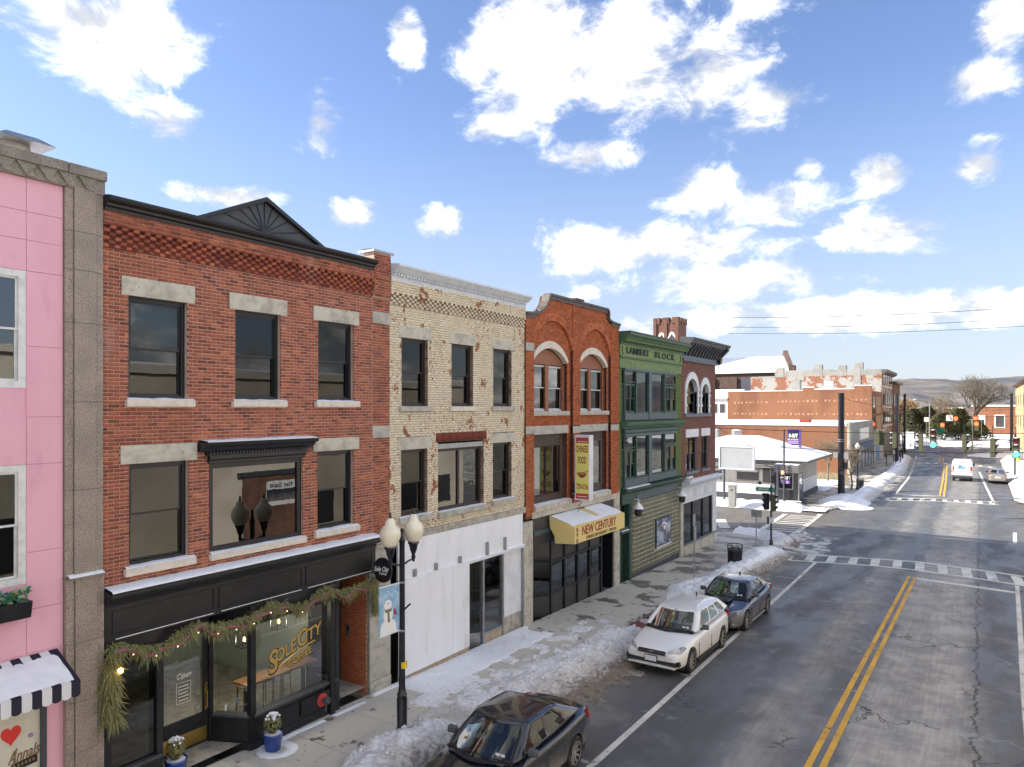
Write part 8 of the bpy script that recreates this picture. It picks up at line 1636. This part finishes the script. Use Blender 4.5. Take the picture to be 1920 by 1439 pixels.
for (p, Y, fc_, lit, lab) in SIG:
    x, y, z = on_span(p[0], p[1], Y); t = thing('hanging_signal', lab, 'traffic signal', (x, y, z), group='signals hung over the junction'); signal_head(t, x, y, z, fc_, lit, 1.0); MB().cyl((x, y, z + .5), (x, y, 6.9), .02, n=5).build('hanger', 'cable', t)
x, y, z = on_span(1713, 829, 50); t = thing('hanging_signal', 'white lane control sign hung between the signals', 'traffic sign', (x, y, z)); MB().box(x - .42, x + .02, y - .02, y, z - .42, z + .62).build('panel', 'sign_white', t); MB().box(x - .2, x - .16, y - .03, y - .02, z - .3, z - .1).build('arrow', 'black_text', t); MB().cyl((x, y, z + .6), (x, y, 6.9), .02, n=5).build('hanger', 'cable', t)
# right post under the green signal
rp = thing('signal_pedestal', 'black post with round and yellow plates below the right green light', 'pole', (2.95, 80, .12)); X_, Y_ = gnd(1903, 898, .12); MB().lathe([(.2, 0), (.16, .3), (.09, .6), (.08, 4.9)], (X_, Y_, .1), 12).build('post', 'lamp_black', rp, smooth=True); MB().lathe([(.3, -.01), (.3, .01)], (X_ + .25, Y_ - .1, 3.2), 16, 'y').build('round_plate', 'sign_white', rp); MB().box(X_ + .12, X_ + .38, Y_ - .12, Y_ - .1, 2.1, 2.75).build('yellow_plate', 'yellow_tag', rp); MB().box(X_ + .75, X_ + 1.15, Y_ - .12, Y_ - .1, 2.3, 3.4).build('blue_plate', 'banner_blue', rp)
# far junction signals and posts
FJ = [((1767, 794), 168, 'red', 'far hanging signal showing red, left of the turn sign'), ((1792, 782), 168, 'red', 'far hanging signal showing red, right of the turn sign'), ((1829, 781), 168, 'red', 'far hanging signal showing red, upper of the right pair'), ((1831, 792), 160, 'red', 'far hanging signal showing red, lower of the right pair')]
for p, Y, lit, lab in FJ:
    x, y, z = on_span(p[0], p[1] + 3, Y); t = thing('distant_signal', lab, 'traffic signal', (x, y, z), group='signals at the far junction'); h = MB().box(x - .35, x + .35, y, y + .3, z - 1.3, z + .5).build('housing', 'signal_green_housing', t); MB().cyl((x, y, z), (x, y - .05, z), .36, n=14).build('lens', 'lamp_red', h); MB().box(x - .4, x + .4, y - .5, y, z + .36, z + .46).build('visor', 'lamp_off_red', h)
x, y, z = on_span(1780, 784, 167); t = thing('distant_turn_sign', 'white left turn arrow sign hung at the far junction', 'traffic sign', (x, y, z)); MB().box(x - .55, x + .55, y, y + .04, z - .6, z + .6).build('panel', 'sign_white', t); MB().tube([(x + .25, y - .02, z - .4), (x + .25, y - .02, z + .2), (x - .15, y - .02, z + .25)], .07, 6).build('arrow', 'black_text', t)
for (px, py, Y, lab, w) in ((1737, 787, 168, 'white sign panel left of the far junction', .8), (1840, 783, 166, 'white sign panel right of the far junction', .9), (1764, 808, 150, 'teal street sign at the far junction', .9)): x, y, z = on_span(px, py, Y); t = thing('distant_sign', lab, 'traffic sign', (x, y, z)); MB().box(x - w / 2, x + w / 2, y, y + .04, z - .45, z + .45).build('panel', 'sign_green' if 'teal' in lab else 'sign_white', t); MB().cyl((x, y + .05, .1), (x, y + .05, z), .05, n=6).build('post', 'galv', t)
for (px, py, by_, lab, arm) in ((1743, 752, 832, 'tall pale street light with curved arm at the far junction', -1), (1823, 788, 849, 'grey signal mast on the traffic island', 0), (1715, 790, 822, 'short pale post left of the far junction', 0), (1806, 780, 826, 'slender banded post among the conifers', 0)):
    X_, Y_ = gnd(px, by_); t = thing('street_light' if arm else 'grey_post', lab, 'pole', (X_, Y_, .05)); zt = yp(px, py, Y_)[1]; MB().cyl((X_, Y_, 0), (X_, Y_, zt), .14, .1, n=8).build('shaft', 'galv', t)
    if arm: MB().tube([(X_, Y_, zt - .6), (X_ - 1.2, Y_, zt + .1), (X_ - 2.6, Y_, zt + .35)], .07, 6).build('arm', 'galv', t); MB().box(X_ - 3.2, X_ - 2.4, Y_ - .15, Y_ + .15, zt + .25, zt + .42).build('lamp_head', 'sign_white', t)
    else: MB().lathe([(.2, 0), (.2, .15), (.001, .2)], (X_, Y_, zt), 8).build('cap', 'galv', t)
wire('overhead_cable', 'signal cable strung across the far junction', (-17, 168, 7.4), (8, 165, 7.8), .4, .03)
# meters and little posts on the left pavement
for i, (px, py, lab) in enumerate(((1662, 873, 'parking meter in the snow by the far left shops'), (1688, 872, 'second meter close to the far left lamp standard'), (1676, 866, 'white notice post between the far meters'))): X_, Y_ = gnd(px, py, .12); t = thing('parking_meter', lab, 'meter', (X_, Y_, .12)); MB().cyl((X_, Y_, .1), (X_, Y_, 1.3), .06, n=8).build('post', 'dark_base', t); MB().box(X_ - .14, X_ + .14, Y_ - .1, Y_ + .1, 1.2, 1.75).build('head', 'dark_base' if i < 2 else 'sign_white', t, bevel=.05)
X_, Y_ = gnd(1610, 886, .12); t = thing('traffic_notice', 'white notice plate on short post by the bare trees', 'sign', (X_, Y_, .12)); MB().cyl((X_, Y_, .1), (X_, Y_, 2.6), .04, n=6).build('post', 'galv', t); MB().box(X_ - .3, X_ + .3, Y_ - .06, Y_ - .04, 1.7, 2.5).build('plate', 'sign_white', t)
# low fence at the foot of the brick shop
fn = thing('low_timber_fence', 'low weathered timber fence at the foot of the brick shop wall', 'fence', (-16, 83, .12))
for k in range(24): x = -19.6 + .33 * k; MB().box(x, x + .27, 82.4, 82.45, .1, .95 + random.uniform(-.03, .03)).build('board', 'fence_wood', fn)
for z in (.3, .75): MB().box(-19.7, -11.6, 82.45, 82.5, z, z + .08).build('rail', 'fence_wood', fn)
# ------------------------------------------------------------------ trees
def bare_tree(name, label, x, y, z, h, spread, seed, mat='bark', r0=.2, depth=6, trunk=.28, up=.55, nb=3, leaf=None, tw=1.0):
    t = thing(name, label, 'tree', (x, y, z)); rr = random.Random(seed); T = MB(); Cn = MB(); tips = []
    def grow(p, d, l, r, k):
        q = p + d * l; mid = p.lerp(q, .5) + Vector((rr.gauss(0, 1), rr.gauss(0, 1), 0)) * l * .05; n = 7 if k == 0 else (4 if k < 3 else 3); M_ = T if k == 0 else Cn
        M_.cyl(p, mid, r, r * .85, n, False); M_.cyl(mid, q, r * .85, r * .68, n, False)
        if k >= depth: tips.append(q); return
        m = nb + (1 if k in (0, 1) else 0)
        for i in range(m):
            a = 2 * math.pi * (i + rr.random()) / m; e = d.orthogonal().normalized(); f = d.cross(e); side = e * math.cos(a) + f * math.sin(a); s = rr.uniform(.45, .95) * spread
            nd = (d + side * s + Vector((0, 0, up * .25))).normalized(); grow(q - d * l * rr.uniform(0, .25 if k else .1), nd, l * rr.uniform(.62, .86), r * .6 * tw, k + 1)
    grow(Vector((x, y, z)), Vector((rr.gauss(0, .03), rr.gauss(0, .03), 1)).normalized(), h * trunk, r0, 0)
    T.build('trunk', mat, t, recalc=False, smooth='all'); Cn.build('crown', mat, t, recalc=False, kind='stuff')
    if leaf:
        lf = MB()
        for p in tips:
            for _ in range(leaf[1]): q = p + Vector((rr.gauss(0, .5), rr.gauss(0, .5), rr.gauss(0, .4))); d = Vector((rr.gauss(0, 1), rr.gauss(0, 1), rr.gauss(0, 1))).normalized(); s = d.orthogonal().normalized() * leaf[2]; u = d * leaf[2] * 1.4; lf.add([q - s, q + u, q + s, q - u], [(0, 1, 2, 3)])
        lf.build('leaves', leaf[0], t, recalc=False, kind='stuff')
    return t
bare_tree('bare_street_tree', 'small bare tree in front of the brick shop wall', -13.5, 80.8, .12, 7.0, .62, 4, 'bark_pale', .13, 6, .20, .7, 3); bare_tree('bare_street_tree', 'young bare tree beside the thick black pole', -10.3, 74, .12, 6.2, .5, 9, 'bark_pale', .10, 6, .22, .8, 3)
X_, Y_ = 3.2, 205; bare_tree('large_bare_tree', 'large spreading bare tree on the far snowy lawn', -1.6, 196, .5, 20, .80, 21, 'bark', .75, 7, .23, .35, 3, tw=.93)
bare_tree('bare_park_tree', 'pale bare tree left of the large spreading tree', -9, 236, .5, 15, .7, 33, 'bark_pale', .45, 6, .22, .6, 3); bare_tree('tan_leaved_oak', 'tan leaved oak behind the conifers', -19, 232, .5, 15.5, .85, 41, 'bark', .5, 5, .20, .4, 3, leaf=('tan_leaves', 5, .22))
def conifer(label, x, y, z, h, rad, seed, n=1500):
    t = thing('conifer', label, 'tree', (x, y, z), group='park conifers'); rr = random.Random(seed); lean = rr.gauss(0, .04)
    for k in range(rr.randint(2, 4)): a = rr.uniform(0, 6.28); MB().cyl((x + .3 * math.cos(a), y + .3 * math.sin(a), z), (x + rad * .5 * math.cos(a), y + rad * .5 * math.sin(a), z + h * .55), .22, .08, 6).build('trunk', 'bark_pale', t)
    m = MB()
    for _ in range(n):
        v = rr.random() ** .8; zz = z + h * (.14 + .86 * v); prof = math.sin(min(1, (1 - v) * 1.25 + .08) * math.pi * .55) ** .8; a = rr.uniform(0, 6.28); q = prof * rad * rr.uniform(.55, 1.08) * (1 + .25 * math.sin(3 * a + seed + v * 6)); c = Vector((x + q * math.cos(a), y + q * math.sin(a), zz)); d = Vector((math.cos(a), math.sin(a), rr.gauss(.1, .5))).normalized(); s = Vector((-d.y, d.x, rr.gauss(0, .3))).normalized() * rr.uniform(.2, .45); u = d * rr.uniform(.35, .8)
        m.add([c - s, c + u * .3 + Vector((0, 0, .2)), c + u, c + s], [(0, 1, 2, 3)])
    m.build('crown', 'conifer', t, recalc=False, kind='stuff')
for i, (px, py, top, wpx, Y, lab) in enumerate(((1712, 824, 768, 34, 190, 'rusty green conifer at the left of the far clump'), (1738, 824, 764, 34, 196, 'tall dark conifer second from left in the far clump'), (1768, 828, 776, 36, 184, 'broad dark conifer in the middle of the far clump'), (1797, 828, 768, 40, 190, 'rounded dark conifer near the turn signals'), (1828, 826, 792, 34, 186, 'low dark conifer beside the large bare tree'))):
    x, _ = yp(px, 800, Y); zt = yp(px, top, Y)[1]; s_ = F_PX / (CS * Y - SN * x); conifer(lab, x, Y, .5, zt - .5, wpx * .62 / s_, 60 + i)
# ------------------------------------------------------------------ wooded hills
def hill(name, y0, x0, x1, prof, depth, mat):
    xs = np.linspace(x0, x1, 240); mb = MB(); P = []
    for j in range(26):
        t = j / 25; row = []
        for i, x in enumerate(xs): h = np.interp(x, *zip(*prof)) ; e = math.sin(t * math.pi / 2) ** .9; n_ = float(fbm(np.array(x * .012 + y0), np.array(t * 5.0))) - .5; nf = float(fbm(np.array(x * .09), np.array(t * 30 + y0))) - .5; row.append((x, y0 + depth * t, -5 + (h + 5) * e * (1 + .15 * n_) + nf * 7 * e))
        P.append(row)
    o = mb.grid(P).build(name, mat, None, recalc=False, smooth='all'); o['kind'] = 'structure'; return o
def pr_(Y, pts): return [(yp(px, py, Y)[0], yp(px, py, Y)[1]) for px, py in pts]
hill('wooded_hill', 1500, -1700, 900, pr_(2200, [(900, 735), (1200, 730), (1500, 728), (1640, 716), (1700, 713), (1760, 712), (1800, 716), (1850, 714), (1920, 706), (2050, 700)]), 700, 'hill')
hill('wooded_ridge', 900, -900, 400, pr_(1200, [(1300, 756), (1600, 748), (1680, 742), (1720, 738), (1760, 746), (1800, 756), (1860, 758), (1900, 748), (1960, 735)]), 300, 'hill')
SC.cycles.max_bounces = 8; SC.cycles.diffuse_bounces = 3; SC.cycles.glossy_bounces = 4; SC.cycles.transmission_bounces = 4; SC.cycles.transparent_max_bounces = 10
SC.cycles.caustics_reflective = False; SC.cycles.caustics_refractive = False; SC.cycles.use_denoising = True; SC.cycles.sample_clamp_indirect = 6
